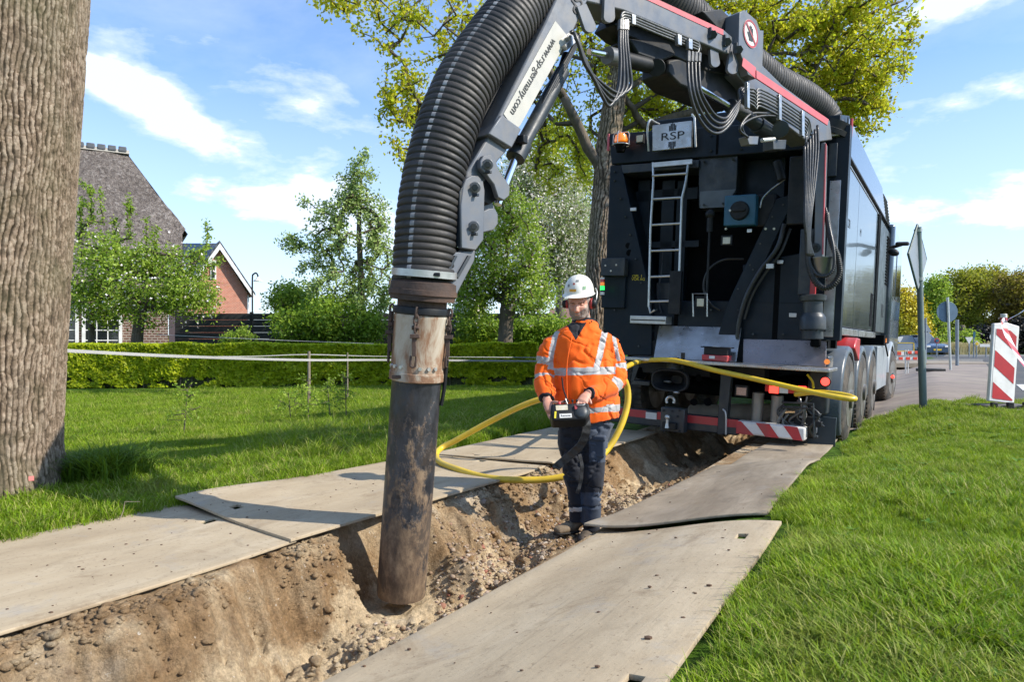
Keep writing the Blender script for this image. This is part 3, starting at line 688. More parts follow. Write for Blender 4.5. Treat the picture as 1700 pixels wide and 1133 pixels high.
# high limbs of the big trunk, above the frame
def limb(p0, p1, r0, r1, n=7, wob=.12, seed=0):
    r = random.Random(seed); p0, p1 = Vector(p0), Vector(p1); L_ = (p1 - p0).length; pts = []
    for i in range(n + 1):
        t = i / n; w_ = wob * L_ * math.sin(math.pi * t) * .6
        pts.append(p0.lerp(p1, t) + Vector((r.uniform(-1, 1), r.uniform(-1, 1), r.uniform(-.6, .6))) * w_ * .5)
    return pts, [r0 + (r1 - r0) * (i / n) for i in range(n + 1)]
mbk = MB()
for i, (e, r0) in enumerate([((-6.5, 6.5, 11.5), .28), ((-2.6, 7.5, 12), .26), ((-4.2, 3.0, 12.5), .24)]):
    pts, rs = limb((-3.7, 5.2, 7.6), e, r0, .08, seed=i); mbk.tube(pts, rs, 10)
mbk.xf = lambda v_: v_ - B
mbk.build('branch', m_bark, big)

# ------------------------------------------------------------------ trees
m_bark2 = mat('grey_bark', (.16, .125, .09), (.075, .06, .045), 14, .9, bump=.9, bscale=22, bdist=.02, stretch=(1, 1, .25))
m_twig = mat('twig', (.11, .085, .06), (.06, .045, .035), 14, .9, bump=0)
def tree(name, label, cat, base, trunk, ells, m_leaf, nodes=260, per=9, lsize=.07, spread=.16, seed=0, group=None, r_tip=.006, blossom=None, gravity=0, trunkmesh=None, shell=.35, maxr=None, aspect=.55, rdecay=.5, trunk_r=None, bark=None, seglen=.35):
    """trunk: list of (point, radius); ells: crown ellipsoids (centre, radii, weight). Branches grow outward to sampled crown points."""
    rg = np.random.default_rng(seed); base = Vector(base); root = empty(name, base, label, cat, group)
    pts = []; w = np.array([e[2] if len(e) > 2 else 1 for e in ells], float); w /= w.sum()
    for i in range(nodes):
        e = ells[rg.choice(len(ells), p=w)]; d = rg.normal(size=3); d /= np.linalg.norm(d); rr = rg.uniform(shell, 1) ** .6
        pts.append(np.array(e[0]) + d * rr * np.array(e[1]))
    pts = np.array(pts); tp = [np.array(p_) for p_, _ in trunk]
    nodesP = list(tp); par = [-1] + list(range(len(tp) - 1)); trunkN = len(tp)
    d0 = np.linalg.norm(pts - tp[-1], axis=1); order = np.argsort(d0)
    arr = np.array(nodesP); tips = []
    for oi in order:
        q = pts[oi]; dd = np.linalg.norm(arr - q, axis=1) + .35 * np.maximum(0, arr[:, 2] - q[2])
        dd[:max(1, trunkN // 3)] += 1.0
        k = int(np.argmin(dd)); a = arr[k]; L_ = np.linalg.norm(q - a); m_ = max(1, int(L_ / seglen)); prev = k; new = []
        for s1 in range(1, m_ + 1):
            t = s1 / m_; pp = a + (q - a) * t + (rg.normal(size=3) * .07 * L_ if s1 < m_ else 0) + np.array([0, 0, gravity * L_ * math.sin(math.pi * t)])
            nodesP.append(pp); par.append(prev); prev = len(nodesP) - 1; new.append(pp)
        arr = np.vstack([arr, new]); tips.append(prev)
    n = len(nodesP); cnt = np.zeros(n); 
    for t in tips: cnt[t] += 1
    for i in range(n - 1, 0, -1):
        if par[i] >= 0: cnt[par[i]] += cnt[i]
    rad = r_tip * np.maximum(cnt, 1) ** rdecay
    for i, (_, r) in enumerate(trunk): rad[i] = r
    if maxr: rad[trunkN:] = np.minimum(rad[trunkN:], maxr)
    # branch mesh: 5 sided prisms
    Pn = np.array(nodesP); V = []; Fc = []
    idx = [i for i in range(1, n) if not (i < trunkN)]
    if idx:
        ia = np.array([par[i] for i in idx]); ib = np.array(idx); A_, B_ = Pn[ia], Pn[ib]; ra, rb = np.minimum(rad[ia], rad[ib] * 1.6), rad[ib]
        D = B_ - A_; D /= np.linalg.norm(D, axis=1)[:, None] + 1e-9; up = np.where(np.abs(D[:, 2:3]) < .9, np.array([[0, 0, 1.]]), np.array([[1., 0, 0]]))
        X = np.cross(D, up); X /= np.linalg.norm(X, axis=1)[:, None]; Yv = np.cross(D, X); ns = 5; an = np.arange(ns) * 2 * math.pi / ns
        ring = lambda C_, r: C_[:, None, :] + r[:, None, None] * (X[:, None, :] * np.cos(an)[None, :, None] + Yv[:, None, :] * np.sin(an)[None, :, None])
        VV = np.concatenate([ring(A_, ra), ring(B_, rb)], 1); V = VV.reshape(-1, 3); b0 = np.arange(len(ib)) * 2 * ns
        Fc = np.concatenate([np.stack([b0 + i, b0 + (i + 1) % ns, b0 + ns + (i + 1) % ns, b0 + ns + i], -1) for i in range(ns)])
        me = arr_mesh('branches', V - np.array(base), Fc); link('branch', me, bark or m_twig, root, smooth=180)
    if trunkmesh is None:
        mb = MB(); tpts = spline([p_ for p_, _ in trunk], 5); rs = np.interp(np.linspace(0, 1, len(tpts)), np.linspace(0, 1, trunkN), [r for _, r in trunk])
        rj = random.Random(seed); rs = [r * rj.uniform(.94, 1.07) for r in rs]
        mb.tube([p_ - base for p_ in tpts], list(rs), 12); mb.build('trunk', m_bark2, root, smooth=180)
    # leaves: little clusters round tips and along the last segments
    cen = []; 
    for t in tips:
        cen.append(Pn[t]); 
        if par[t] >= trunkN: cen.append((Pn[t] + Pn[par[t]]) / 2)
    cen = np.array(cen); cen = np.repeat(cen, per, axis=0); N_ = len(cen)
    def quads(nm, C_, size, m_, asp, parent):
        k = len(C_); nrm = rg.normal(size=(k, 3)); nrm[:, 2] += .4; nrm /= np.linalg.norm(nrm, axis=1)[:, None]
        t1 = np.cross(nrm, rg.normal(size=(k, 3))); t1 /= np.linalg.norm(t1, axis=1)[:, None]; t2 = np.cross(nrm, t1)
        sz = size * rg.uniform(.6, 1.25, k)[:, None]
        v0 = C_ - t1 * sz; v1 = C_ + t2 * sz * asp + nrm * sz * .12; v2 = C_ + t1 * sz; v3 = C_ - t2 * sz * asp + nrm * sz * .12
        V = np.stack([v0, v1, v2, v3], 1).reshape(-1, 3); b0 = np.arange(k) * 4
        me = arr_mesh(nm, V - np.array(base), np.stack([b0, b0 + 1, b0 + 2, b0 + 3], -1)); o = link(nm, me, m_, parent); return o
    sub = rg.normal(size=(N_, 3)) * spread * .55
    cr = quads('crown', cen + sub, lsize, m_leaf, aspect, root)
    if blossom:
        mB, frac, bs = blossom; kk = rg.random(N_) < frac; quads('blossom', cen[kk] + rg.normal(size=(kk.sum(), 3)) * spread * .7, bs, mB, .9, root)
    return root
m_oakleaf = leafmat('oak_leaf', [(.34, .40, .016), (.50, .54, .022), (.62, .62, .03), (.68, .60, .04), (.50, .38, .03)], .6)
m_dark = leafmat('dark_leaf', [(.10, .19, .018), (.17, .29, .026), (.26, .40, .04), (.35, .47, .06)], .45)
m_mid = leafmat('mid_leaf', [(.15, .26, .03), (.25, .38, .045), (.36, .50, .06), (.46, .57, .10)], .5)
m_yel = leafmat('yellow_leaf', [(.34, .42, .016), (.48, .54, .022), (.58, .60, .03)], .55)
m_olive = leafmat('olive_leaf', [(.21, .23, .025), (.29, .29, .03), (.37, .32, .045), (.30, .34, .03)], .45)
m_blos = leafmat('blossom', [(.85, .80, .78), (.9, .87, .86), (.8, .66, .66)], .3)
m_hedge = leafmat('hedge_leaf', [(.26, .34, .012), (.46, .56, .018), (.62, .70, .025), (.74, .76, .04)], .58, .4)
def E(px, py, Y, rx, ry, ryy=None, w=1):
    c = P(px, py, Y); return (tuple(c), (rx * Y / F, ryy if ryy else rx * Y / F, ry * Y / F), w)
# the oak behind the lorry: bark trunk with real limbs
YO = 14.5
tpath = [P(985, 640, YO), P(990, 520, YO), P(996, 420, YO), (P(1003, 330, YO)), P(1010, 240, YO), P(1022, 150, YO), P(1035, 60, YO), P(1045, -40, YO), P(1050, -150, YO)]
tpath = [Vector(p_) for p_ in tpath]; tpath[0].z = -.1
trad = [.31, .27, .25, .24, .235, .20, .17, .14, .10]
oak_limbs = [
    (P(1000, 290, YO), P(935, 160, YO - .5), .12, .085), (P(935, 160, YO - .5), P(880, 60, YO - 1), .085, .05), (P(880, 60, YO - 1), P(760, -60, YO - 1.5), .06, .04),
    (P(1035, 50, YO), P(1180, -20, YO + .3), .12, .08), (P(1020, 160, YO), P(1130, 90, YO + 1), .07, .04),
    (P(1070, 210, YO + .5), P(1340, 130, YO), .09, .06), (P(1030, 150, YO), P(1070, 210, YO + .5), .05, .09),
    (P(1340, 130, YO), P(1400, 40, YO - .3), .06, .045), (P(1400, 40, YO - .3), P(1500, 0, YO - .5), .045, .02), (P(1340, 130, YO), P(1430, 120, YO), .05, .02), (P(1365, 155, YO), P(1420, 210, YO), .03, .015),
    (P(760, -60, YO - 1.5), P(640, 55, YO - 2), .03, .012), (P(800, -40, YO - 1.5), P(720, 60, YO - 2), .03, .012), (P(760, -60, YO - 1.5), P(560, -10, YO - 2), .035, .012), (P(880, 60, YO - 1), P(690, 200, YO - 1.5), .03, .015)]
root_pts = [(p_, r) for p_, r in zip(tpath, trad)]
me, B = bark_trunk('trunk', '', [tuple(p_) for p_ in tpath], [r + .02 for r in trad], 17, .022, 420, 170)
mb = MB(); extra = []
for i, (a, b_, r0, r1) in enumerate(oak_limbs):
    pts, rs = limb(a, b_, r0, r1, 6, .1, i + 5); mb.tube(pts, rs, 8); extra += [(p_, r) for p_, r in zip(pts, rs)]
oak_ells = [E(1280, -20, YO, 200, 130, 2.0, 3.5), E(1320, 90, YO, 130, 90, 1.6, 4.2), E(1420, 60, YO, 105, 85, 1.5, 3.5), E(1430, 130, YO, 70, 60, 1.2, 1.6), E(1440, 190, YO, 50, 50, .8, .7), E(1100, 60, YO + 1, 160, 110, 2, 3.2), E(1130, 150, YO + 1, 110, 60, 1.5, 1.8),
            E(950, 100, YO + .5, 100, 150, 1.5, 2.2), E(930, 250, YO + 2.5, 80, 70, 1.2, 2.0), E(1060, 190, YO + 1.5, 60, 40, 1, 1.2), E(700, 30, YO - 1.6, 130, 60, 1.4, 1.3), E(560, -10, YO - 2, 80, 25, 1, .35), E(680, 180, YO - 1.5, 55, 80, .9, 1.0), E(690, 300, YO - 1.5, 40, 50, .7, .45), E(1200, -150, YO, 350, 100, 3, 1), E(1180, 40, YO + .5, 130, 60, 1.5, 3), E(1400, 170, YO, 80, 50, 1.0, 1.6), E(830, -120, YO, 250, 90, 2, 1)]
oak = None
def oak_build():
    global oak
    # skeleton nodes = trunk + limbs, so tips attach to the drawn limbs
    tr = [(tuple(p_), r) for p_, r in root_pts] + [(tuple(p_), r) for p_, r in extra]
    return tree('oak_tree', 'tall oak with fresh yellow green leaves standing behind the lorry', 'tree', B, tr, oak_ells, m_oakleaf, nodes=1900, per=14, lsize=.048, spread=.16, seed=3, r_tip=.006, shell=.2, trunkmesh=True, maxr=.04, aspect=.6, bark=m_twig, seglen=.3)
oak = oak_build()
link('trunk', me, m_bark, oak, smooth=180); mb.xf = lambda v_: v_ - B; mb.build('limb', m_bark2, oak, smooth=180)

# blossoming apple tree in front of the thatched farmhouse
YA = 19.5
def gz(p_): v_ = Vector(p_); v_.z = -.02; return v_
tree('apple_tree', 'spreading apple tree in white blossom before the thatched farmhouse', 'tree', gz(P(228, 640, YA)), [(gz(P(228, 640, YA)), .17), (P(228, 560, YA), .15), (P(237, 505, YA), .13), (P(240, 480, YA), .12)],
     [E(235, 480, YA, 110, 65, 1.5, 3), E(160, 470, YA, 50, 80, 1.2, 1.6), E(318, 492, YA, 45, 34, .9, 1.1), E(200, 430, YA, 70, 40, 1, .8), E(280, 440, YA, 70, 30, 1, .7)], m_mid, 480, 22, .048, .25, 11, blossom=(m_blos, .09, .034), r_tip=.008, maxr=.09)
tree('apple_tree', 'upright water shoots of an old apple tree rising against the thatch', 'tree', gz(P(150, 640, YA + .4)), [(gz(P(150, 640, YA + .4)), .1), (P(152, 540, YA + .4), .09), (P(150, 480, YA + .4), .07)],
     [E(134, 350, YA, 3, 60, .1), E(150, 360, YA, 3, 65, .1), E(168, 385, YA, 3, 80, .1), E(190, 400, YA, 3, 50, .1), E(215, 370, YA, 3, 70, .1), E(245, 390, YA, 3, 50, .1), E(258, 400, YA, 3, 40, .1), E(344, 390, YA, 2, 25, .1, .5), E(340, 430, YA, 30, 20, .4, 1)], m_mid, 110, 12, .045, .10, 12, r_tip=.008, maxr=.05, seglen=1.0)
# young tree in the middle
YM = 20.5
tree('maple_tree', 'bushy grey green young tree with pointed crown left of the suction hose', 'tree', gz(P(598, 640, YM)), [(gz(P(598, 640, YM)), .12), (P(598, 560, YM), .11), (P(600, 480, YM), .10), (P(596, 380, YM), .07), (P(600, 290, YM), .03)],
     [E(600, 300, YM, 22, 60, .5, 1), E(574, 320, YM, 14, 50, .4, .7), E(590, 390, YM, 50, 80, 1.0, 2.4), E(540, 390, YM, 30, 55, .7, 1.1), E(512, 420, YM, 34, 40, .6, .8), E(560, 480, YM, 60, 45, 1.1, 1.8), E(632, 440, YM, 26, 90, .8, 1.5), E(610, 500, YM, 45, 40, .9, 1), E(505, 345, YM, 6, 22, .2, .12), E(484, 405, YM, 22, 12, .3, .25), E(636, 360, YM, 14, 50, .5, .5)],
     leafmat('maple_leaf', [(.17, .27, .07), (.28, .39, .11), (.40, .51, .17), (.50, .60, .25)], .35), 520, 15, .05, .17, 13, r_tip=.006, maxr=.06)
tree('shrub', 'dense dark green shrub under the young tree beyond the hedge', 'shrub', gz(P(555, 640, YM - .6)), [(gz(P(555, 640, YM - .6)), .05), (P(555, 600, YM - .6), .05)],
     [E(560, 535, YM - .6, 75, 36, 1, 2), E(500, 545, YM - .6, 50, 30, .9, 1.2), E(620, 545, YM - .6, 20, 18, .5, .4)], m_dark, 240, 28, .055, .26, 14, maxr=.03)
tree('shrub', 'yellow green shrub catching the sun beside the black fence', 'shrub', gz(P(475, 640, YM + 1)), [(gz(P(475, 640, YM + 1)), .05), (P(475, 590, YM + 1), .05)],
     [E(480, 500, YM + 1, 32, 26, .8, 1), E(520, 515, YM + 1, 40, 25, .8, 1)], m_yel if False else m_mid, 160, 28, .05, .24, 15, maxr=.03)
tree('shrub', 'low fern like plant growing before the black fence', 'shrub', gz(P(400, 640, 18.6)), [(gz(P(400, 640, 18.6)), .03), (P(400, 600, 18.6), .03)],
     [E(395, 562, 18.6, 32, 6, .3, 1.2), E(404, 552, 18.6, 9, 9, .2, .5)], m_mid, 60, 14, .035, .12, 16, maxr=.02)
# pollarded orchard trees
YB = 19.0
tree('apple_tree', 'pollarded orchard tree with forked trunk left of the man', 'tree', gz(P(838, 640, YB)), [(gz(P(838, 640, YB)), .20), (P(839, 560, YB), .19), (P(843, 515, YB), .21), (P(845, 498, YB), .19)],
     [E(800, 440, YB, 55, 70, 1.2, 2), E(850, 400, YB, 60, 90, 1.4, 2.2), E(780, 500, YB, 30, 40, .8, .9), E(880, 480, YB, 45, 50, 1, 1.3), E(830, 350, YB, 40, 60, 1, 1)], m_mid, 500, 20, .048, .24, 17, blossom=(m_blos, .16, .032), r_tip=.009, maxr=.11)
YC = 22.5
tree('apple_tree', 'tall pale orchard tree covered in white blossom behind the pollarded one', 'tree', gz(P(880, 620, YC)), [(gz(P(880, 620, YC)), .2), (P(880, 560, YC), .19), (P(882, 500, YC), .17), (P(900, 440, YC), .12), (P(915, 380, YC), .08)],
     [E(905, 360, YC, 75, 100, 1.6, 3), E(930, 440, YC, 50, 60, 1.2, 1.5), E(870, 310, YC, 50, 60, 1.2, 1.2), E(960, 400, YC, 30, 60, 1, 1)], leafmat('pale_leaf', [(.2, .27, .1), (.3, .38, .16), (.42, .48, .26)], .4), 520, 26, .05, .3, 18, blossom=(m_blos, .6, .036), r_tip=.008, maxr=.09)
tree('shrub', 'dark undergrowth between the orchard trunks', 'shrub', gz(P(900, 620, 21)), [(gz(P(900, 620, 21)), .04), (P(900, 590, 21), .04)], [E(905, 548, 21, 50, 22, .8, 2), E(860, 555, 21, 50, 15, .6, 1), E(790, 540, 21, 30, 26, .6, 1)], m_dark, 180, 26, .055, .26, 19, maxr=.03)
tree('lime_tree', 'sunlit yellow green tree rising behind the orchard', 'tree', gz(P(930, 600, 34)), [(gz(P(930, 600, 34)), .25), (P(930, 450, 34), .2), (P(930, 330, 34), .12)],
     [E(930, 270, 34, 55, 75, 2, 2), E(960, 350, 34, 40, 90, 2, 1.5), E(890, 330, 34, 40, 70, 2, 1.2), E(1050, 300, 34, 60, 120, 2, 2), E(1090, 180, 34, 60, 60, 2, 1)], m_yel, 560, 24, .075, .5, 20, maxr=.12)

# ------------------------------------------------------------------ hedge
def hedge(name, label, x0, x1, y0, y1, h, n, seed, ls=.05, gaps=True):
    rg = np.random.default_rng(seed); base = Vector(((x0 + x1) / 2, (y0 + y1) / 2, 0)); root = empty(name, base, label, 'hedge')
    mb = MB(); nb_ = 60
    V = []; 
    xs = np.linspace(x0 + .1, x1 - .1, nb_); prof = [(y0 + .12, .03), (y0 + .10, h * .5), (y0 + .14, h - .1), (y1 - .14, h - .1), (y1 - .1, .03)]
    for x_ in xs: V += [(x_ - base.x, py_ - base.y + .04 * math.sin(x_ * 9), pz_ + .02 * math.sin(x_ * 13)) for py_, pz_ in prof]
    k = len(prof); fs = [(i * k + j, (i + 1) * k + j, (i + 1) * k + j + 1, i * k + j + 1) for i in range(nb_ - 1) for j in range(k - 1)] + [tuple(range(k)), tuple(range((nb_ - 1) * k + k - 1, (nb_ - 1) * k - 1, -1))]
    me = bpy.data.meshes.new('twigs'); me.from_pydata(V, [], fs); me.update(); link('twigs', me, mat('hedge_inside', (.075, .085, .025), (.04, .045, .018), 25, .95, bump=1, bscale=40, bdist=.05), root)
    # leaves on the faces
    u = rg.random(n); X = rg.uniform(x0, x1, n); face = rg.random(n); front = face < .72
    Y = np.where(front, y0 + np.abs(rg.normal(0, .05, n)), rg.uniform(y0, y1, n)); Z = np.where(front, h * rg.random(n) ** .9, h - np.abs(rg.normal(0, .03, n)))
    Z = Z + .03 * fbm(X * 2.5, 0, 0, 3, seed); Y = Y + .05 * fbm(X * 2.2, Z * 2.5, 0, 3, seed + 1)
    if gaps: kp = ~((Z < .28) & (fbm(X * 2.5, Z * 4, 0, 3, seed + 2) > .1 + Z) & front); X, Y, Z = X[kp], Y[kp], Z[kp]
    n = len(X); C_ = np.stack([X, Y, np.maximum(Z, .04)], -1) - np.array(base)
    nrm = rg.normal(size=(n, 3)) * .8 + np.array([.75, 0, .25]) + np.where(front[kp] if gaps else front, 1, 0)[:, None] * np.array([0, -1, .3]) + np.array([0, 0, .5]); nrm /= np.linalg.norm(nrm, axis=1)[:, None]
    t1 = np.cross(nrm, rg.normal(size=(n, 3))); t1 /= np.linalg.norm(t1, axis=1)[:, None]; t2 = np.cross(nrm, t1); sz = ls * rg.uniform(.6, 1.2, n)[:, None]
    V = np.stack([C_ - t1 * sz, C_ + t2 * sz * .65 + nrm * sz * .2, C_ + t1 * sz, C_ - t2 * sz * .65 + nrm * sz * .2], 1).reshape(-1, 3); b0 = np.arange(n) * 4
    o = link('foliage', arr_mesh('foliage', V, np.stack([b0, b0 + 1, b0 + 2, b0 + 3], -1)), m_hedge, root); tag(o, kind='stuff')
    mb = MB()
    for i in range(int((x1 - x0) / .28)):
        x_ = x0 + .28 * i + rg.uniform(-.1, .1); mb.tube([(x_ - base.x, y0 - base.y + .06, 0), (x_ - base.x + rg.uniform(-.05, .05), y0 - base.y + .08, h * .5)], .011, 5)
    tag(mb.build('stem', m_twig, root), kind='stuff')
hedge('hedge', 'long clipped beech hedge with bright new leaves behind the lawn', -13.5, .6, 16.9, 17.7, 1.06, 60000, 1, .056)
hedge('hedge', 'far piece of clipped hedge behind the orchard trunks', -1.8, 3.2, 21.6, 22.3, 1.25, 9000, 2)

# ------------------------------------------------------------------ tape fence, saplings
m_tape = mat('white_tape', (.50, .50, .49), (.22, .22, .22), 220, .6, bump=.3, bscale=300)
m_stake = mat('stake_wood', (.30, .25, .19), (.18, .15, .11), 20, .85, stretch=(1, 1, .2))
def tape(pts, w, name, label, m):
    pts = spline(pts, 10); base = Vector(pts[0]); mb = MB(); vs = []; 
    for i, p_ in enumerate(pts):
        a = .25 * math.sin(i * .35); d = Vector((0, math.sin(a), math.cos(a))) * w / 2; vs += [p_ - d, p_ + d]
    k = len(pts); n_ = Vector((0, .002, 0)); vs2 = [v_ + n_ for v_ in vs]
    mb.add(vs, [(2 * i, 2 * i + 1, 2 * i + 3, 2 * i + 2) for i in range(k - 1)]); mb.add(vs2, [(2 * i, 2 * i + 2, 2 * i + 3, 2 * i + 1) for i in range(k - 1)])
    return mb.build(name, m, None, smooth=180, base=base)
tag(tape([P(100, 582, 6.2), P(300, 592, 7.6), P(500, 598, 9.2), P(660, 598, 10.6), P(900, 600, 12.5)], .030, 'fence_tape', '', m_tape), 'nearer broad white fence tape stretched from the big trunk', 'fence tape')
tag(tape([P(290, 593, 9.6), P(420, 592, 11.2), P(512, 589, 12.2), P(640, 592, 13.6), P(900, 594, 15)], .014, 'fence_tape', '', m_tape), 'thinner farther white fence tape carried on the wooden stake', 'fence tape')
mb = MB(); b0 = P(513, 600, 12.2); b0.z = 0; mb.cyl((0, 0, 0), (0, 0, .93), .028, .024, 8); o = mb.build('fence_stake', m_stake); o.location = b0; tag(o, 'weathered wooden stake carrying the tape before the hedge', 'stake')
mb = MB(); b0 = P(577, 600, 13.0); b0.z = 0; mb.cyl((0, 0, 0), (0, 0, .9), .014, .012, 8); o = mb.build('fence_stake', m_stake); o.location = b0; tag(o, 'thin stake at the hedge, right of the thicker tape stake', 'stake')
mb = MB(); mb.tube([P(260, 556, 15.5), P(480, 566, 15.5), P(620, 571, 15.5)], .006, 4); tag(mb.build('wire', m_tape, base=P(260, 556, 15.5)), 'thin pale wire strung just above the hedge top', 'wire')
def sapling(px, pyb, hpx, seed, label):
    g0 = GP(px, pyb); Y = g0.y; r = np.random.default_rng(seed); top = g0 + Vector((r.uniform(-.05, .05), 0, hpx * Y / F))
    cells = [((g0.x + (top.x - g0.x) * t, g0.y, g0.z + (top.z - g0.z) * t), (.14 + .1 * math.sin(math.pi * t),) * 2 + (.09,), 1) for t in (.4, .6, .8, 1)]
    tree('sapling', label, 'sapling', g0, [(g0, .008), (g0.lerp(top, .5), .006), (top, .004)], cells, m_mid, 26, 7, .02, .05, seed, r_tip=.002, maxr=.004, seglen=.2)
sapling(305, 726, 78, 31, 'thin sapling with few leaves standing alone on the lawn')
sapling(483, 700, 45, 32, 'leftmost sapling of the little row on the lawn')
sapling(512, 708, 74, 33, 'second sapling of the little row, nearest the tape stake')
sapling(549, 700, 66, 34, 'third sapling of the little row on the lawn')
sapling(575, 698, 70, 35, 'rightmost sapling of the little row, nearest the pipe')
mb = MB(); q = GP(196, 870); mb.tube([(0, 0, 0), (.02, .02, .07), (.04, 0, .13)], [.003, .0025, .002], 6); mb.tube([(.04, 0, .13), (.12, .02, .125)], [.002, .0015], 6); o = mb.build('dry_twig', m_stake); o.location = q; tag(o, 'dry snapped twig standing up between trunk and mats', 'twig')
# ------------------------------------------------------------------ the suction excavator lorry
TH = math.radians(32); RO = math.radians(2.7)
U_ = Vector((math.cos(TH) * math.cos(RO), -math.sin(TH) * math.cos(RO), -math.sin(RO))); A_ = Vector((math.sin(TH), math.cos(TH), 0)); W_ = U_.cross(A_)
TO = Vector((3.28, 7.24, 0)); TM = Matrix(((U_.x, A_.x, W_.x, TO.x), (U_.y, A_.y, W_.y, TO.y), (U_.z, A_.z, W_.z, TO.z), (0, 0, 0, 1))); TI = TM.inverted()
def ray(px, py): return Vector(((px - CX) / F, 1, (CY - py) / F))
CAM = Vector((0, 0, H)); LC = TI @ CAM
def T(px, py, a=0.0):
    d = TI.to_3x3() @ ray(px, py); k = (a - LC.y) / d.y; return LC + d * k
def TS(px, py, u=0.0):
    d = TI.to_3x3() @ ray(px, py); k = (u - LC.x) / d.x; return LC + d * k
PV = Vector((3.17, 7.2, 0)); BE = Vector((-.748, -.664, 0)).normalized(); BM = Vector((.664, -.748, 0)).normalized()
def BW(px, py, off=0.0):
    d = ray(px, py); k = (off + (PV - CAM).dot(BM)) / d.dot(BM); return CAM + d * k
def B(px, py, off=0.0): return TI @ BW(px, py, off)
BMl = TI.to_3x3() @ BM

m_body = mat('lorry_black_paint', (.005, .011, .018), (.009, .017, .025), 3, .42, 0, .05, 30, dirt=(.022, .022, .021), dirt_amt=.15, dirt_scale=5, rvar=.1, espec=.22)
m_side, nb, b = newmat('lorry_side_paint')
b.inputs['Base Color'].default_value = (.035, .048, .05, 1); b.inputs['Roughness'].default_value = .26; b.inputs['Coat Weight'].default_value = .6; b.inputs['Coat Roughness'].default_value = .05; b.inputs['Metallic'].default_value = .35
v = nb.coord('Object'); nb.set(b.inputs['Coat Normal'], nb.bump(nb.noise(v, 1.5, 2), .12, .02))
m_side2 = mat('lorry_front_panel', (.035, .048, .05), (.04, .052, .055), 3, .42, .1, .05)
m_dark = mat('black_steel', (.006, .007, .009), (.011, .013, .015), 5, .5, .0, .15, 50, dirt=(.035, .032, .028), dirt_amt=.2, dirt_scale=6, espec=.3)
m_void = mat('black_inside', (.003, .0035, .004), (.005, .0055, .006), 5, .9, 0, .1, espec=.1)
m_grey = mat('boom_grey_paint', (.11, .12, .14), (.135, .145, .16), 4, .42, .1, .08, 40, dirt=(.17, .15, .125), dirt_amt=.22, dirt_scale=7, coat=.15)
m_slate = mat('slate_paint', (.014, .021, .029), (.022, .030, .038), 4, .45, 0, .1, 40, dirt=(.08, .075, .06), dirt_amt=.2, dirt_scale=5)
m_rubber = mat('hose_rubber', (.010, .0102, .011), (.018, .017, .0165), 6, .58, 0, .25, 90, dirt=(.055, .047, .04), dirt_amt=.3, dirt_scale=2.5)
m_hyd = mat('hydraulic_hose', (.018, .018, .018), (.03, .03, .03), 9, .38, 0, .1, 200)
m_line = mat('steel_line', (.16, .16, .155), (.10, .10, .098), 20, .4, .6, .1, 100)
m_chrome = mat('chrome', (.75, .75, .76), (.68, .68, .7), 8, .12, 1, 0, rvar=.05)
m_steel = mat('stainless_plate', (.50, .50, .49), (.42, .42, .41), 6, .34, .85, .15, 90, dirt=(.25, .22, .18), dirt_amt=.2)
m_alu = mat('aluminium', (.62, .62, .60), (.5, .5, .48), 12, .4, .7, .1, 90)
m_red = mat('red_paint', (.50, .035, .04), (.42, .03, .035), 5, .4, 0, .05, dirt=(.16, .09, .08), dirt_amt=.2)
m_pink = mat('faded_red_tape', (.62, .11, .13), (.52, .09, .11), 9, .55, 0, .05, dirt=(.3, .16, .14), dirt_amt=.2)
m_white = mat('white_film', (.74, .73, .70), (.66, .65, .62), 7, .45, 0, .05, dirt=(.45, .42, .36), dirt_amt=.2)
m_signw = mat('sign_cream', (.50, .48, .42), (.45, .43, .375), 5, .35, 0, .04, dirt=(.42, .38, .3), dirt_amt=.15)
m_ink = mat('black_print', (.012, .012, .012), rough=.5, bump=0)
m_tyre = mat('tyre_rubber', (.022, .021, .02), (.04, .037, .033), 8, .8, 0, .4, 60, dirt=(.16, .125, .09), dirt_amt=.35, dirt_scale=3)
m_rust = mat('rusty_brown_steel', (.13, .075, .05), (.075, .05, .04), 9, .75, .2, .5, 70, dirt=(.035, .028, .026), dirt_amt=.4, dirt_scale=4)
m_taillens = mat('tail_lens', (.55, .01, .01), (.48, .01, .01), 30, .15, 0, .2, 200, coat=.6)
m_lamp_red = mat('lit_red_lamp', (.9, .03, .02), rough=.2, bump=0, emit=((1, .06, .04), 1.6))
m_amber = mat('amber_lens', (.9, .25, .01), (.8, .18, .01), 30, .2, 0, .2, 120, coat=.6, emit=((1, .25, .02), .35))
m_clear = mat('lamp_glass', (.55, .52, .38), (.45, .43, .32), 60, .15, 0, .3, 150, coat=.6)
m_rosy = mat('reflector_glass', (.55, .38, .33), (.4, .25, .2), 90, .2, .3, .5, 200, coat=.5)
m_blue = mat('blue_casing', (.012, .085, .145), (.015, .10, .17), 6, .4, 0, .05)
m_yel = mat('yellow_print', (.75, .62, .03), rough=.5, bump=0)

truck = empty('suction_excavator', TO, 'dark slate suction excavator lorry with its boom reaching over the trench', 'lorry', mtx=TM)
def part(name, f, m, parent=truck, smooth=35, bevel=.004, label=None, xf=None):
    mb = MB(xf); f(mb); o = mb.build(name, m, parent, smooth, bevel)
    if label: o['label'] = label
    return o
def poly(name, pts, a, th, m, parent=truck, bevel=.004, label=None):
    return part(name, lambda mb: mb.prism([T(x, y, a) for x, y in pts], (0, th, 0)), m, parent, 35, bevel, label)
def rect(name, x0, y0, x1, y1, a, th, m, parent=truck, bevel=.004, label=None):
    p, q = T(x0, y0, a), T(x1, y1, a)
    return part(name, lambda mb: mb.box2((p.x, a, p.z), (q.x, a + th, q.z)), m, parent, 35, bevel, label)
UL = -2.55
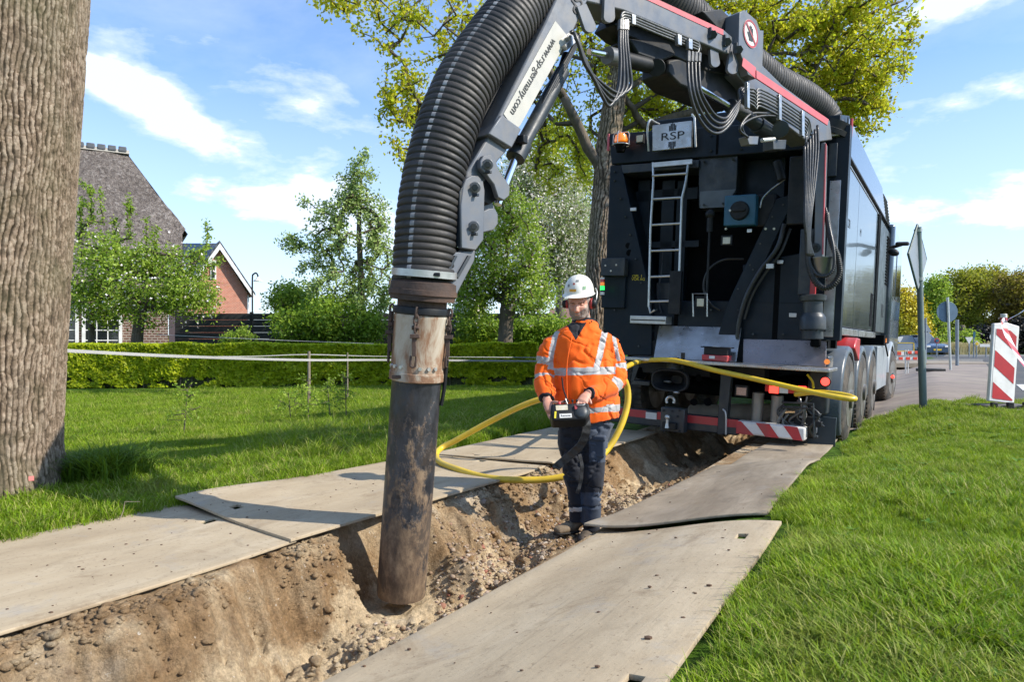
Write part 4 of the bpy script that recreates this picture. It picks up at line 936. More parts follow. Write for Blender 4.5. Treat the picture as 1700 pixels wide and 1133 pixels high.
# main body shell
SO = -.12
def shell(mb):
    mb.box2((UL + .03, .55, 1.16), (SO - .05, 6.85, 3.13))          # tank / body core
    mb.prism([Vector((UL + .02, .45, 3.13)), Vector((SO - .03, .45, 3.13)), Vector((SO - .12, .45, 3.70)), Vector((UL + .3, .45, 3.70))], (0, 5.4, 0))
part('body', shell, m_body, bevel=.02)
rp = part('roof_panel', lambda mb: mb.prism([Vector((SO + .0, .75, 3.19)), Vector((SO + .0, 5.9, 3.19)), Vector((SO - .08, 5.9, 3.75)), Vector((SO - .08, 1.35, 3.75))], (-.04, 0, -.0)), m_side, bevel=.006)
for i, (a0, a1) in enumerate([(.12, .30), (.42, 2.05), (2.065, 4.45), (4.87, 5.98), (6.0, 6.85)]):
    part('side_panel', lambda mb: mb.box2((SO - .06, a0, 1.25), (SO if i else SO - .01, a1, 3.08)), m_side if i < 3 else m_side2, bevel=.006)
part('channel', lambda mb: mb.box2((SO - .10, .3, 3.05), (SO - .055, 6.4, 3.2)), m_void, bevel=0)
part('rail', lambda mb: mb.box2((SO - .055, .35, 3.165), (SO + .012, 5.9, 3.19)), m_dark, bevel=.003); part('rail', lambda mb: mb.box2((SO - .055, .35, 3.08), (SO + .008, 4.9, 3.095)), m_steel, bevel=.002)
part('corner_column', lambda mb: mb.box2((SO - .12, .0, 1.15), (SO + .015, .13, 3.25)), m_body, bevel=.02)
part('pillar', lambda mb: mb.box2((SO - .09, .31, 1.2), (SO + .005, .41, 3.2)), m_slate, bevel=.003); part('pillar', lambda mb: mb.box2((SO - .09, 4.46, 1.2), (SO - .01, 4.86, 3.1)), m_side, bevel=.003)
for a in (4.6, 4.8): part('door_rod', lambda mb: mb.cyl((SO + .01, a, 1.2), (SO + .01, a, 3.1), .015, n=8), m_dark, bevel=0)
part('sill', lambda mb: mb.box2((SO - .09, .12, 1.15), (SO + .02, 4.9, 1.235)), m_steel, bevel=.006)
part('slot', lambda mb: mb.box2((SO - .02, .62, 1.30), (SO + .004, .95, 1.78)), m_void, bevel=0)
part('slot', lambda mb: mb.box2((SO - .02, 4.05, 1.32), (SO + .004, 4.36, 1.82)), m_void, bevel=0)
part('handle', lambda mb: mb.box2((SO, .72, 1.5), (SO + .03, .78, 1.62)), m_chrome, bevel=.004)
for k in range(9): part('grille_slat', lambda mb: mb.box((SO - .01 - .008 * k, 6.35, 3.2 + k * .055), (.03, .85, .022), Matrix.Rotation(.5, 3, 'Y')), m_dark, bevel=0)
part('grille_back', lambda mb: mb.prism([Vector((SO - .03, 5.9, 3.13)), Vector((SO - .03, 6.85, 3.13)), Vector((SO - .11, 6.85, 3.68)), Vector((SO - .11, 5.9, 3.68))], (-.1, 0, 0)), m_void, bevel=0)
for k in range(16): part('vent_slat', lambda mb: mb.box((SO + .008, 6.5, 2.95 - k * .055), (.018, .45, .024), Matrix.Rotation(.4, 3, 'Y')), m_void, bevel=0)
place_text('side_lettering', 'N2', .34, (SO + .004, 6.1, 1.62), (0, 1, 0), (0, 0, 1), m_ink, truck)
place_text('side_lettering', 'ZR', .14, (SO + .004, 1.25, 2.45), (0, 1, 0), (0, 0, 1), m_slate, truck)
place_text('side_lettering', 'M', .14, (SO + .004, 2.4, 2.5), (0, 1, 0), (0, 0, 1), m_slate, truck)
# rear frame -------------------------------------------------
pTL = T(1010, 222); pBL = T(1015, 272)
poly('rear_top_panel', [(1010, 222), (1240, 206), (1388, 196), (1388, 244), (1290, 252), (1225, 257), (1015, 273)], 0, .5, m_body, bevel=.012)
poly('rear_post', [(1013, 275), (1031, 274), (1082, 500), (1082, 590), (1006, 590), (1003, 500)], 0, .5, m_body, bevel=.008)
poly('rear_beam', [(1031, 274), (1160, 265), (1160, 278), (1034, 288)], .0, .4, m_slate, bevel=.006)
poly('rear_beam', [(1002, 500), (1235, 500), (1235, 590), (1000, 588)], .06, .5, m_body, bevel=.008)
poly('rear_plate', [(1160, 262), (1225, 257), (1222, 318), (1205, 345), (1160, 345)], .05, .3, m_slate, bevel=.006)
poly('fold_plate', [(1162, 318), (1222, 314), (1204, 344), (1162, 346)], .035, .01, mat('pale_slate', (.10, .12, .135), rough=.4), bevel=.002)
poly('brace', [(1289, 330), (1322, 320), (1240, 500), (1215, 590), (1183, 590), (1205, 510)], -.02, .3, m_body, bevel=.008)
poly('rear_wall', [(1233, 440), (1330, 420), (1372, 420), (1372, 566), (1233, 566)], .05, .3, m_body, bevel=.008)
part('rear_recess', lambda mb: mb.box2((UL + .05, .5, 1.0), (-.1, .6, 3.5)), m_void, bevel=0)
for x0, y0, x1, y1 in ((1048, 318, 1158, 330), (1060, 300, 1072, 480), (1100, 300, 1112, 500), (1060, 402, 1160, 410), (1230, 268, 1300, 352), (1125, 300, 1133, 500)):
    rect('stiffener', x0, y0, x1, y1, .3, .12, m_body)
for x0, y0, x1, y1, th in ((1392, 200, 1396, 560, .1),):
    rect('corner_post', 1382, 210, 1394, 566, .0, .14, m_body)
rect('corner_strip', 1378, 300, 1383, 560, -.005, .06, m_steel)
rect('hinge', 1377, 238, 1388, 292, -.04, .06, m_slate)
part('hole', lambda mb: mb.cyl(T(1043, 408, -.004), T(1043, 408, .002), .035, n=10), m_void, bevel=0); part('hole', lambda mb: mb.cyl(T(1045, 420, -.004), T(1045, 420, .002), .04, n=10), m_void, bevel=0)
# logo plate with guard tubes
p0, p1 = T(1083, 205, -.13), T(1149, 246, -.13)
part('name_plate', lambda mb: mb.prism([T(1083, 208, -.13), T(1148, 200, -.13), T(1148, 244, -.13), T(1083, 251, -.13)], (0, .04, 0)), m_chrome if False else m_steel, bevel=.005, label='shiny stainless plate with black winged emblem')
em = T(1116, 226, -.134)
place_text('emblem', 'RSP', .12, (em.x, em.y, em.z), (1, 0, 0), (0, 0, 1), m_ink, truck, sx=1.5)
for k, (dx, h0, h1) in enumerate([(-.035, .06, .12), (-.018, .06, .14), (0, .06, .15), (.018, .06, .14), (.035, .06, .12)]):
    part('emblem_bar', lambda mb: (mb.box2((em.x + dx - .006, em.y - .001, em.z + h0), (em.x + dx + .006, em.y + .002, em.z + h1)), mb.box2((em.x + dx - .006, em.y - .001, em.z - h1), (em.x + dx + .006, em.y + .002, em.z - h0))), m_ink, bevel=0)
part('guard_tube', lambda mb: mb.tube(spline([T(1077, 251, -.1), T(1075, 215, -.15), T(1079, 199, -.14), T(1086, 202, .05), T(1094, 206, .3)], 4), .012, 8), m_alu, bevel=0)
part('guard_tube', lambda mb: mb.tube([T(1155, 244, -.1), T(1153, 196, -.12), T(1149, 190, .2)], .012, 8), m_alu, bevel=0)
# beacon
bc = part('beacon', lambda mb: mb.lathe(T(1031, 236, -.16), T(1031, 220, -.16), [(0, .075), (.03, .078), (.08, .065), (.10, .03)], 16), m_amber, bevel=0, label='orange beacon in a wire cage')
c0 = T(1031, 238, -.16)
part('beacon_base', lambda mb: mb.cyl(c0 + Vector((0, 0, -.10)), c0 + Vector((0, 0, 0)), .05, .075, 14), m_void, bc, bevel=0)
for ang in (0, math.pi / 2):
    part('cage_wire', lambda mb: mb.tube([c0 + Vector((math.cos(ang) * r, math.sin(ang) * r, z)) for r, z in ((-.1, -.02), (-.1, .10), (-.08, .125), (.08, .125), (.1, .10), (.1, -.02))], .006, 6), m_alu, bc, bevel=0)
part('cage_wire', lambda mb: mb.tube([c0 + Vector((.1 * math.cos(t), .1 * math.sin(t), -.02)) for t in np.linspace(0, 6.283, 17)], .006, 6), m_alu, bc, bevel=0)
wl_ = rect('work_light', 1055, 223, 1068, 237, -.12, .05, m_dark); rect('lens', 1056.5, 225, 1066.5, 235, -.124, .01, m_clear, wl_)
rect('marker_strip', 1008.5, 222, 1010.5, 250, -.01, .03, m_pink)
# ladder
ld = part('ladder', lambda mb: (mb.tube([T(1084, 270, -.06), T(1085, 300, -.08), T(1080, 380, -.1), T(1077, 510, -.1)], .014, 8), mb.tube([T(1143, 268, -.06), T(1139, 300, -.08), T(1132, 330, -.1), T(1127, 480, -.1)], .014, 8)), m_alu, bevel=0, label='bent aluminium ladder')
for (xa, ya, xb, yb) in ((1083, 292, 1140, 288), (1082, 331, 1132, 328), (1080, 374, 1131, 371), (1079, 417, 1129, 415), (1078, 460, 1128, 458), (1077, 501, 1118, 500)):
    part('rung', lambda mb: mb.cyl(T(xa, ya, -.09), T(xb, yb, -.09), .013, n=8), m_alu, ld, bevel=0)
poly('ladder_bracket', [(1083, 270), (1149, 264), (1149, 272), (1083, 278)], -.08, .02, m_alu, ld, bevel=.002)
rect('ladder_bracket', 1112, 450, 1128, 522, -.13, .06, m_dark, ld)
part('ladder_foot', lambda mb: (mb.tube([T(1077, 508, -.1), T(1080, 520, -.12), T(1087, 515, -.12)], .012, 6)), m_alu, ld, bevel=0)
# blue actuator
ac = rect('actuator', 1203, 325, 1253, 373, -.12, .16, m_blue, bevel=.012, label='blue valve actuator with black round knob')
k0 = T(1228, 350, -.12)
part('knob', lambda mb: mb.cyl(k0, k0 + Vector((0, -.045, 0)), .105, .095, 24), m_dark, ac, bevel=.006)
part('knob_grip', lambda mb: mb.box(k0 + Vector((0, -.055, 0)), (.14, .03, .03)), m_dark, ac, bevel=.004); part('knob_button', lambda mb: mb.cyl(k0 + Vector((-.09, -.045, 0)), k0 + Vector((-.09, -.055, 0)), .012, n=10), m_white, ac, bevel=0)
rect('drum', 1253, 322, 1286, 376, .0, .3, m_dark, bevel=.02)
part('rod_head', lambda mb: (mb.sphere(T(1179, 356, -.1), .055, 12, 8), mb.cyl(T(1179, 360, -.1), T(1178, 385, -.1), .035, n=10), mb.cyl(T(1178, 385, -.1), T(1173, 500, -.1), .014, n=8)), m_dark, bevel=0)
sl = rect('small_lamp', 1197, 391, 1215, 407, -.08, .06, m_dark); rect('lens', 1200, 394, 1212, 405, -.084, .01, m_clear, sl)
fl = rect('flood_light', 1154, 492, 1171, 512, -.16, .08, m_dark); rect('lens', 1157, 496, 1168, 509, -.164, .01, m_clear, fl)
part('guard', lambda mb: mb.tube([T(1151, 526, -.2), T(1150, 488, -.2), T(1174, 488, -.2), T(1174, 526, -.2)], .009, 6), m_steel, fl, bevel=0)
rect('side_box', 1001, 431, 1036, 512, -.05, .12, m_body, bevel=.008); rect('side_box_lid', 998, 429, 1036, 458, -.16, .12, m_slate, bevel=.008)
for bx, by in ((1005, 441), (1023, 440), (1014, 450)): part('bolt', lambda mb: mb.cyl(T(bx, by, -.16), T(bx, by, -.17), .012, n=6), m_alu, bevel=0)
sg = part('signal_tower', lambda mb: mb.cyl(T(1000, 492, -.2), T(1000, 462, -.2), .022, n=12), m_dark, bevel=0, label='stacked red amber green signal lamp')
for (y0, y1, mm) in ((461, 464, m_white), (464, 469, m_taillens), (469, 474.5, m_amber), (475, 482, mat('green_lamp', (.02, .7, .12), rough=.2, bump=0, emit=((.03, 1, .15), .9))), (485, 490, m_white)):
    part('signal_lens', lambda mb: mb.cyl(T(1000, y1, -.2), T(1000, y0, -.2), .026, n=14), mm, sg, bevel=0)
q = T(1058, 459, -.004); place_text('yellow_marking', 'OPL 1', .05, (q.x, q.y, q.z), (1, 0, 0), (0, 0, 1), m_yel, truck); q = T(1059.5, 464, -.004); place_text('yellow_marking', 'VOR AG', .045, (q.x, q.y, q.z), (1, 0, 0), (0, 0, 1), m_yel, truck)
wt = poly('warning_triangle', [(1031, 527), (1038.5, 539), (1023.5, 539)], .053, .004, mat('warning_yellow', (.8, .42, .05), rough=.5, bump=0), bevel=0, label='yellow electricity warning triangle'); poly('bolt_symbol', [(1032.5, 530), (1028.5, 535), (1031, 535), (1029.5, 538), (1033.5, 533.5), (1031, 533.5)], .050, .002, m_ink, wt, bevel=0)
stp = rect('step', 1046, 524, 1105, 539, -.14, .2, m_alu, bevel=.006); rect('step_groove', 1047, 530, 1105, 533.5, -.144, .01, m_void, stp, 0)
part('cable', lambda mb: mb.tube(spline([T(1302, 372, -.05), T(1290, 412, -.08), T(1262, 450, -.08), T(1240, 490, -.08), T(1228, 530, -.06), T(1224, 560, -.05)], 5), .024, 8), m_hyd, bevel=0)
part('cable', lambda mb: mb.tube(spline([T(1312, 380, -.02), T(1296, 420, -.06), T(1270, 455, -.06), T(1248, 492, -.06), T(1236, 530, -.05)], 5), .016, 8), m_hyd, bevel=0)
part('cable', lambda mb: mb.tube(spline([T(1235, 430, .1), T(1200, 432, .05), T(1175, 450, .0), T(1168, 480, .0), T(1180, 505, .0), T(1195, 515, 0)], 5), .012, 6), m_hyd, bevel=0)
part('cable', lambda mb: mb.tube(spline([T(1303, 298, -.1), T(1280, 315, -.1), T(1266, 330, -.1), T(1262, 345, -.1)], 5), .007, 6), m_steel, bevel=0)
part('filter', lambda mb: mb.cyl(T(1290, 268, -.1), T(1298, 300, -.1), .05, n=12), m_dark, bevel=.01)
for bx, by in ((1271, 380), (1285, 380), (1205, 380)): part('bolt', lambda mb: mb.cyl(T(bx, by, -.03), T(bx, by, -.04), .014, n=6), m_alu, bevel=0)
rect('cable_clip', 1272, 438, 1284, 446, -.12, .03, m_alu)
# shelf and plates
wS = T(1260, 606, -.45).z
part('rear_shelf', lambda mb: mb.box2((T(1046, 592, -.3).x, -.45, wS - .035), (-.02, .12, wS)), m_steel, bevel=.006, label='dirty steel loading shelf')
part('leaning_plate', lambda mb: mb.prism([T(1094, 541, .04), T(1231, 544, .04), T(1222, 601, -.22), T(1085, 595, -.22)], (0, .012, 0)), m_steel, bevel=.003, label='tilted stainless splash plate')
m_steelw = mat('warm_stainless', (.36, .31, .30), (.30, .26, .25), 3, .3, .7, .1, 90)
part('leaning_plate', lambda mb: mb.prism([T(1234, 563, .02), T(1372, 566, .02), T(1371, 609, -.10), T(1233, 603, -.10)], (0, .012, 0)), m_steelw, bevel=.003, label='brownish stainless splash plate')
rect('bracket', 1345, 560, 1362, 577, -.08, .05, m_void, bevel=.02)
# under structure
part('cross_member', lambda mb: mb.box2((UL + .3, .02, .62), (-.72, .25, 1.0)), m_dark, bevel=.006)
for hx, hy, r in ((1064, 620, .07), (1190, 620, .08), (1160, 628, .04), (1175, 668, .045), (1152, 668, .04)):
    part('hole', lambda mb: mb.cyl(T(hx, hy, .012), T(hx, hy, .03), r, n=14), m_void, bevel=0)
part('chassis', lambda mb: (mb.box2((-1.75, .25, .62), (-1.60, 8.6, .95)), mb.box2((-.95, .25, .62), (-.80, 8.6, .95)), mb.box2((-1.9, .3, .95), (-.6, 8, 1.14)), mb.box2((UL + .1, .3, 1.0), (-.15, .5, 1.16))), m_void, bevel=0)
rect('bracket_box', 1048, 632, 1078, 641, -.1, .3, m_slate); poly('bracket_web', [(1052, 607), (1062, 605), (1052, 634), (1047, 634)], -.1, .02, m_slate)
for (x0, y0, x1, y1, a) in ((1046, 345, 1056, 350, -.01), (1240, 380, 1248, 386, -.03), (1290, 432, 1300, 438, -.01)): rect('catch', x0, y0, x1, y1, a, .02, m_alu)
for (bx, by) in ((1020, 285), (1020, 300), (1030, 330), (1038, 360), (1046, 390), (1055, 430), (1064, 470), (1168, 268), (1216, 264), (1168, 340), (1200, 338), (1250, 448), (1350, 440), (1250, 555), (1300, 555), (1020, 515), (1020, 575), (1060, 575), (1090, 515), (1180, 515), (1225, 515), (1040, 240), (1180, 225), (1230, 222), (1280, 218), (1340, 214), (1180, 250), (1230, 247), (1290, 243), (1300, 340), (1282, 360), (1262, 405), (1245, 440), (1225, 480), (1205, 560)):
    part('bolt', lambda mb: mb.cyl(T(bx, by, -.03), T(bx, by, .06), .012, n=6), m_slate, bevel=0)
for (x0, y0, x1, y1) in ((1233, 502, 1372, 504), (1288, 422, 1290, 564), (1120, 502, 1122, 588), (1190, 208, 1192, 256), (1291, 202, 1293, 252)): rect('panel_seam', x0, y0, x1, y1, -.004 if y0 < 300 else .045, .02, m_void)
rect('serial_plate', 1120, 556, 1134, 562, .052, .01, m_alu); rect('serial_plate', 1310, 520, 1322, 527, .044, .01, m_white); rect('label_plate', 1345, 452, 1352, 456, .04, .01, m_yel)
rect('valve_bank', 1090, 470, 1112, 500, .2, .2, m_slate); part('cable', lambda mb: mb.tube(spline([T(1100, 420, .2), T(1098, 450, .15), T(1092, 490, .1), T(1098, 520, .0)], 4), .010, 6), m_hyd, bevel=0)
rect('lower_rail', 1003, 545, 1084, 551, .02, .05, m_slate); part('hole', lambda mb: mb.cyl(T(1048, 570, .052), T(1048, 570, .065), .06, n=14), m_void, bevel=0)
# coupling funnel
fc = T(1112, 632, -.42)
def funnel(mb):
    n = 28; rings = [(0.0, .215, .125), (.02, .222, .13), (.045, .20, .112), (-.14, .10, .06), (-.20, .05, .035)]; vs = []; fs = []
    for a, rx, rz in ((-.02, .205, .118), (0, .215, .127), (.03, .212, .125), (.20, .11, .08), (.35, .08, .07)):
        for i in range(n):
            t = 2 * math.pi * i / n; c, s = math.cos(t), math.sin(t); k = .82 + .18 * max(abs(c), abs(s)) ** 1
            vs.append(fc + Vector((rx * math.copysign(abs(c) ** .7, c), a, rz * math.copysign(abs(s) ** .7, s))))
    for a, rx, rz in ((-.018, .19, .105), (.14, .10, .065), (.22, .06, .045)):
        for i in range(n):
            t = 2 * math.pi * i / n; c, s = math.cos(t), math.sin(t); vs.append(fc + Vector((rx * math.copysign(abs(c) ** .7, c), a, rz * math.copysign(abs(s) ** .7, s))))
    order = [4, 3, 2, 1, 0, 5, 6, 7]
    for a_, b_ in zip(order, order[1:]):
        for i in range(n): fs.append((a_ * n + i, a_ * n + (i + 1) % n, b_ * n + (i + 1) % n, b_ * n + i))
    fs.append(tuple(7 * n + i for i in range(n))); mb.add(vs, fs)
cp = part('coupling', funnel, m_dark, bevel=0, label='trailer coupling funnel'); 
part('coupling_head', lambda mb: (mb.cyl(T(1119, 616, -.25), T(1119, 596, -.25), .085, .075, 18), mb.cyl(T(1119, 597, -.25), T(1119, 594, -.25), .06, n=16)), m_slate, cp, bevel=.006)
part('coupling_lever', lambda mb: mb.cyl(T(1133, 612, -.38), T(1134, 586, -.38), .018, .022, 10), m_dark, cp, bevel=0)
part('coupling_pin', lambda mb: mb.sphere(T(1108, 634, -.3), (.05, .03, .012), 10, 6), m_alu, cp, bevel=0)
part('coupling_pin', lambda mb: mb.sphere(T(1123, 652, -.42), (.04, .03, .014), 10, 6), m_alu, cp, bevel=0)
hb = rect('hitch_plate', 1097, 676, 1135, 720, -.34, .12, m_slate, bevel=.01, label='bolted hitch plate with ball'); h0 = T(1108, 693, -.42)
part('hitch_ball', lambda mb: (mb.sphere(h0, .028, 14, 9), mb.cyl(h0 + Vector((0, 0, -.1)), h0, .016, n=10), mb.cyl(h0 + Vector((0, 0, -.12)), h0 + Vector((0, 0, -.07)), .024, .016, 8)), m_alu, hb, bevel=0)
rect('hitch_socket', 1099, 701, 1121, 715, -.4, .07, m_dark, hb, .006)
for bx, by in ((1102, 682), (1128, 682), (1102, 716), (1128, 716), (1125, 692), (1116, 683)): part('bolt', lambda mb: mb.cyl(T(bx, by, -.34), T(bx, by, -.355), .013, n=6), m_dark, hb, bevel=0)
part('tow_eye', lambda mb: mb.tube([T(1113, 666, -.25) + Vector((.045 * math.cos(t), 0, .045 * math.sin(t))) for t in np.linspace(-.5, 3.8, 14)], .016, 8), m_alu, hb, bevel=0)
# underrun bar
z0 = T(1022, 691, -.16); z1 = T(1225, 709, -.16); z2 = T(1336, 711, -.16)
def bar(mb, xa, xb, wa, wb, a0=-.16, a1=-.04):
    mb.box2((xa, a0, wa), (xb, a1, wb))
wm = (T(1120, 693, -.16).z); 
part('underrun_bar', lambda mb: bar(mb, UL + .05, z1.x, wm - .13, wm + .045), m_slate, bevel=.015)
part('red_tape', lambda mb: bar(mb, UL + .05, T(1047, 690, -.163).x, wm - .045, wm + .04, -.163, -.159), m_red, bevel=0); part('white_reflector', lambda mb: bar(mb, T(1072, 690, -.166).x, T(1090, 690, -.166).x, wm - .05, wm + .025, -.166, -.159), m_white, bevel=0)
part('red_tape', lambda mb: bar(mb, T(1091, 690, -.163).x, z1.x, wm - .045, wm + .04, -.163, -.159), m_red, bevel=0); part('red_tape', lambda mb: bar(mb, T(1047, 690, -.163).x, T(1072, 690, -.163).x, wm - .045, wm + .04, -.163, -.159), m_red, bevel=0)
w2 = T(1280, 715, -.2).z; xe0, xe1 = T(1222, 712, -.2).x, T(1337, 712, -.2).x
eb = part('striped_end_bar', lambda mb: mb.box2((xe0, -.2, w2 - .075), (xe1, -.05, w2 + .065)), m_white, bevel=.02, label='bumper end with red and white hazard stripes')
stepx = (xe1 - xe0) / 5
for k in range(3):
    x = xe0 + (2 * k - .0) * stepx * 1.0; lo, hi = xe0 + .002, xe1 - .022
    pts = [(x - .0, w2 + .062), (x + stepx, w2 + .062), (x + stepx * 1.75, w2 - .072), (x + stepx * .75, w2 - .072)]
    if k == 0: pts = [(lo, w2 + .062), (x + stepx * .35, w2 + .062), (x + stepx * 1.35, w2 - .072), (lo, w2 - .072)]
    if k > 0: pts = [(px_ - stepx * .55, w_) for px_, w_ in pts]
    pts = [(min(max(px_, lo), hi), w_) for px_, w_ in pts]
    part('red_stripe', lambda mb: mb.prism([Vector((px_, -.2035, w_)) for px_, w_ in pts], (0, .003, 0)), m_red, eb, bevel=0)
poly('strut', [(1196, 622), (1214, 622), (1204, 722), (1190, 722)], -.17, .12, m_slate, bevel=.008)
part('tie_rod', lambda mb: mb.tube(spline([T(1200, 680, -.19), T(1205, 688, -.2), T(1205, 722, -.2)], 4), .01, 6), m_alu, bevel=0)
for x, ya, yb, xb in ((1259, 652, 702, 1256), (1291, 657, 706, 1288)):
    part('exhaust_pipe', lambda mb: mb.cyl(T(x, ya, -.02), T(xb, yb, -.02), .062, n=18), mat('exhaust_steel', (.20, .185, .165), (.28, .26, .23), 6, .5, .6, .1), bevel=.004)
part('air_tank', lambda mb: mb.cyl(T(1145, 690, .35), T(1300, 690, .35), .13, n=20), mat('sandy_tank', (.24, .20, .14), (.15, .125, .09), 5, .7, bump=.2), bevel=.03)
sq = rect('square_light', 1220, 639, 1241, 660, -.1, .08, m_dark); rect('lens', 1222.5, 643, 1238.5, 657.5, -.104, .01, m_rosy, sq)
tl = rect('tail_light', 1270, 638, 1342, 656, -.2, .09, m_taillens, bevel=.008, label='long red tail light cluster')
for (xa, xb, mm) in ((1277, 1292, m_lamp_red), (1294, 1308, m_white), (1325, 1338, m_lamp_red)): rect('lens', xa, 641, xb, 654, -.205, .01, mm, tl, .002)
rm = part('round_marker', lambda mb: mb.cyl(T(1370, 634, -.12), T(1370, 634, -.17), .055, n=20), m_dark, bevel=.004); part('lens', lambda mb: mb.cyl(T(1370, 634, -.17), T(1370, 634, -.178), .042, n=20), m_lamp_red, rm, bevel=0)
part('marker_lamp', lambda mb: mb.cyl(T(1373, 601, -.1), T(1373, 601, -.13), .028, n=12), m_amber, bevel=0)
# coupling / valve clutter at the right rear corner
rj = random.Random(5)
for i in range(16):
    x, y = rj.uniform(1308, 1362), rj.uniform(664, 726); w_, h_ = rj.uniform(5, 16), rj.uniform(4, 11)
    rect('fitting', x, y, x + w_, y + h_, rj.uniform(-.14, .1), .08, rj.choice([m_slate, m_dark, m_grey]), bevel=.006)
for i in range(9):
    x, y = rj.uniform(1300, 1350), rj.uniform(655, 690)
    part('pipe', lambda mb: mb.tube(spline([T(x, y, -.1), T(x + rj.uniform(-14, 14), y + 14, -.12), T(x + rj.uniform(-18, 18), y + 34, -.1), T(x + rj.uniform(-12, 20), y + 48, -.05)], 4), rj.uniform(.009, .018), 7), rj.choice([m_hyd, m_line, m_slate]), bevel=0)
for y in (668, 676): part('pipe', lambda mb: mb.tube([T(1298, y, -.13), T(1350, y + 3, -.13), T(1352, y + 50, -.13)], .012, 7), m_slate, bevel=0)
rect('battery_frame', 1318, 690, 1352, 726, -.05, .3, m_dark, bevel=.01)
rect('rear_inner_fender', 1345, 590, 1372, 690, .05, .3, m_slate, bevel=.02)
rect('mud_flap', 1341, 690, 1386, 746, .12, .02, mat('slate_flap', (.03, .045, .055), (.045, .06, .07), 5, .5, bump=.1), bevel=.004)
part('wiring', lambda mb: mb.tube(spline([T(1340, 622, -.1), T(1349, 634, -.1), T(1350, 645, -.08)], 4), .012, 6), m_yel, bevel=0)
# wheels
def wheel(a, side=0, r=.50, wid=.30, w=None, steer=0):
    u0 = .03 if side == 0 else UL + .33; wc = r - .06 if w is None else w; wh = bpy.data.objects.new('wheel', None); ROOT.objects.link(wh); wh.parent = truck
    wh.location = (u0, a, wc); wh.rotation_euler = (0, 0, steer)
    prof = [(0, .30), (.006, .36), (.012, .44), (.035, r - .015), (.06, r), (wid - .06, r), (wid - .035, r - .015), (wid - .012, .44), (wid - .006, .36), (wid, .30)]
    mb = MB(); mb.lathe((0, 0, 0), (-1, 0, 0), prof, 44); 
    mb.build('tyre', m_tyre, wh, 40)
    mb = MB()
    for k in range(44):
        t = 2 * math.pi * k / 44
        for s in (0, 1): mb.box((-.08 - s * .14, r * math.cos(t + s * .07), r * math.sin(t + s * .07)), (.11, .012, .045), Matrix.Rotation(t + s * .07, 3, 'X'))
    tag(mb.build('tread', m_tyre, wh, 30), kind='stuff')
    mb = MB(); prof = [(-.002, .31), (.004, .295), (.02, .285), (.10, .27), (.12, .20), (.06, .13), (.03, .11), (-.03, .10), (-.035, .06), (-.02, .02)]
    mb.lathe((0, 0, 0), (-1, 0, 0), prof, 36); mb.build('rim', mat('wheel_steel', (.27, .27, .26), (.16, .155, .145), 7, .45, .5, .2, dirt=(.10, .08, .06), dirt_amt=.35), wh, 40)
    for k in range(8):
        t = 2 * math.pi * (k + .5) / 8; mb = MB(); mb.cyl((-.075, .225 * math.cos(t), .225 * math.sin(t)), (-.095, .236 * math.cos(t), .236 * math.sin(t)), .030, n=8); mb.build('hand_hole', m_void, wh, 30)
    mb = MB()
    for k in range(10):
        t = 2 * math.pi * k / 10; mb.cyl((-.04, .165 * math.cos(t), .165 * math.sin(t)), (0.0, .165 * math.cos(t), .165 * math.sin(t)), .014, n=6)
    tag(mb.build('wheel_nut', m_chrome, wh, 30), kind='stuff')
    return wh
AX = (.85, 2.2, 3.5)
for a in AX: wheel(a)
for a in AX: wheel(a, 1)
wheel(7.0, steer=-.12); wheel(7.0, 1)
m_fend = mat('fender_grey', (.055, .07, .085), (.08, .095, .11), 4, .35, 0, .05, dirt=(.1, .1, .09), dirt_amt=.15)
def fen(mb, a, r0=.535, r1=.59, d0=-8, d1=174):
        n = 18; vs = []; fs = []
        for i in range(n + 1):
            t = math.radians(d0 + (d1 - d0) * i / n); c, s = math.cos(t), math.sin(t)
            for rr, uu in ((r0, -.32), (r1, -.32), (r1, -.01), (r1 - .02, .01), (r0 - .015, .01), (r0, -.02)): vs.append((uu, a - rr * c * 1.03, .44 + rr * s))
        for i in range(n):
            for j in range(6): fs.append((i * 6 + j, i * 6 + (j + 1) % 6, (i + 1) * 6 + (j + 1) % 6, (i + 1) * 6 + j))
        fs += [(0, 5, 4, 3, 2, 1), tuple(n * 6 + j for j in range(6))]; mb.add(vs, fs)
for a in AX: part('fender', lambda mb: fen(mb, a, d0=-38 if a < 1 else -8), m_fend, bevel=0, smooth=50)
part('mud_flap', lambda mb: mb.box2((-.33, 1.50, .05), (.0, 1.53, .5)), m_slate, bevel=0); part('mud_flap', lambda mb: mb.box2((-.33, 2.83, .05), (.0, 2.86, .5)), m_slate, bevel=0); part('mud_flap', lambda mb: mb.box2((-.33, 4.15, .05), (.0, 4.18, .5)), m_slate, bevel=0)
for a in (*AX, 7.0): part('axle', lambda mb: mb.cyl((-.3, a, .44), (UL + .3, a, .44), .09, n=12), m_void, bevel=0)
ch = part('wheel_chock', lambda mb: (mb.prism([Vector((-.26, 1.25, 1.0)), Vector((-.26, 1.75, .84)), Vector((-.26, 1.75, 1.12)), Vector((-.26, 1.45, 1.13)), Vector((-.26, 1.3, 1.06))], (.27, 0, 0))), m_red, bevel=.015, label='red plastic wheel chock stowed above the wheels')
m_sbox = mat('box_grey', (.22, .25, .27), (.28, .31, .33), 4, .4)
part('side_box', lambda mb: mb.box2((-.5, 4.35, .33), (-.01, 5.4, 1.02)), m_sbox, bevel=.012); part('side_box', lambda mb: mb.box2((-.5, 5.43, .33), (-.01, 6.2, 1.02)), m_sbox, bevel=.012)
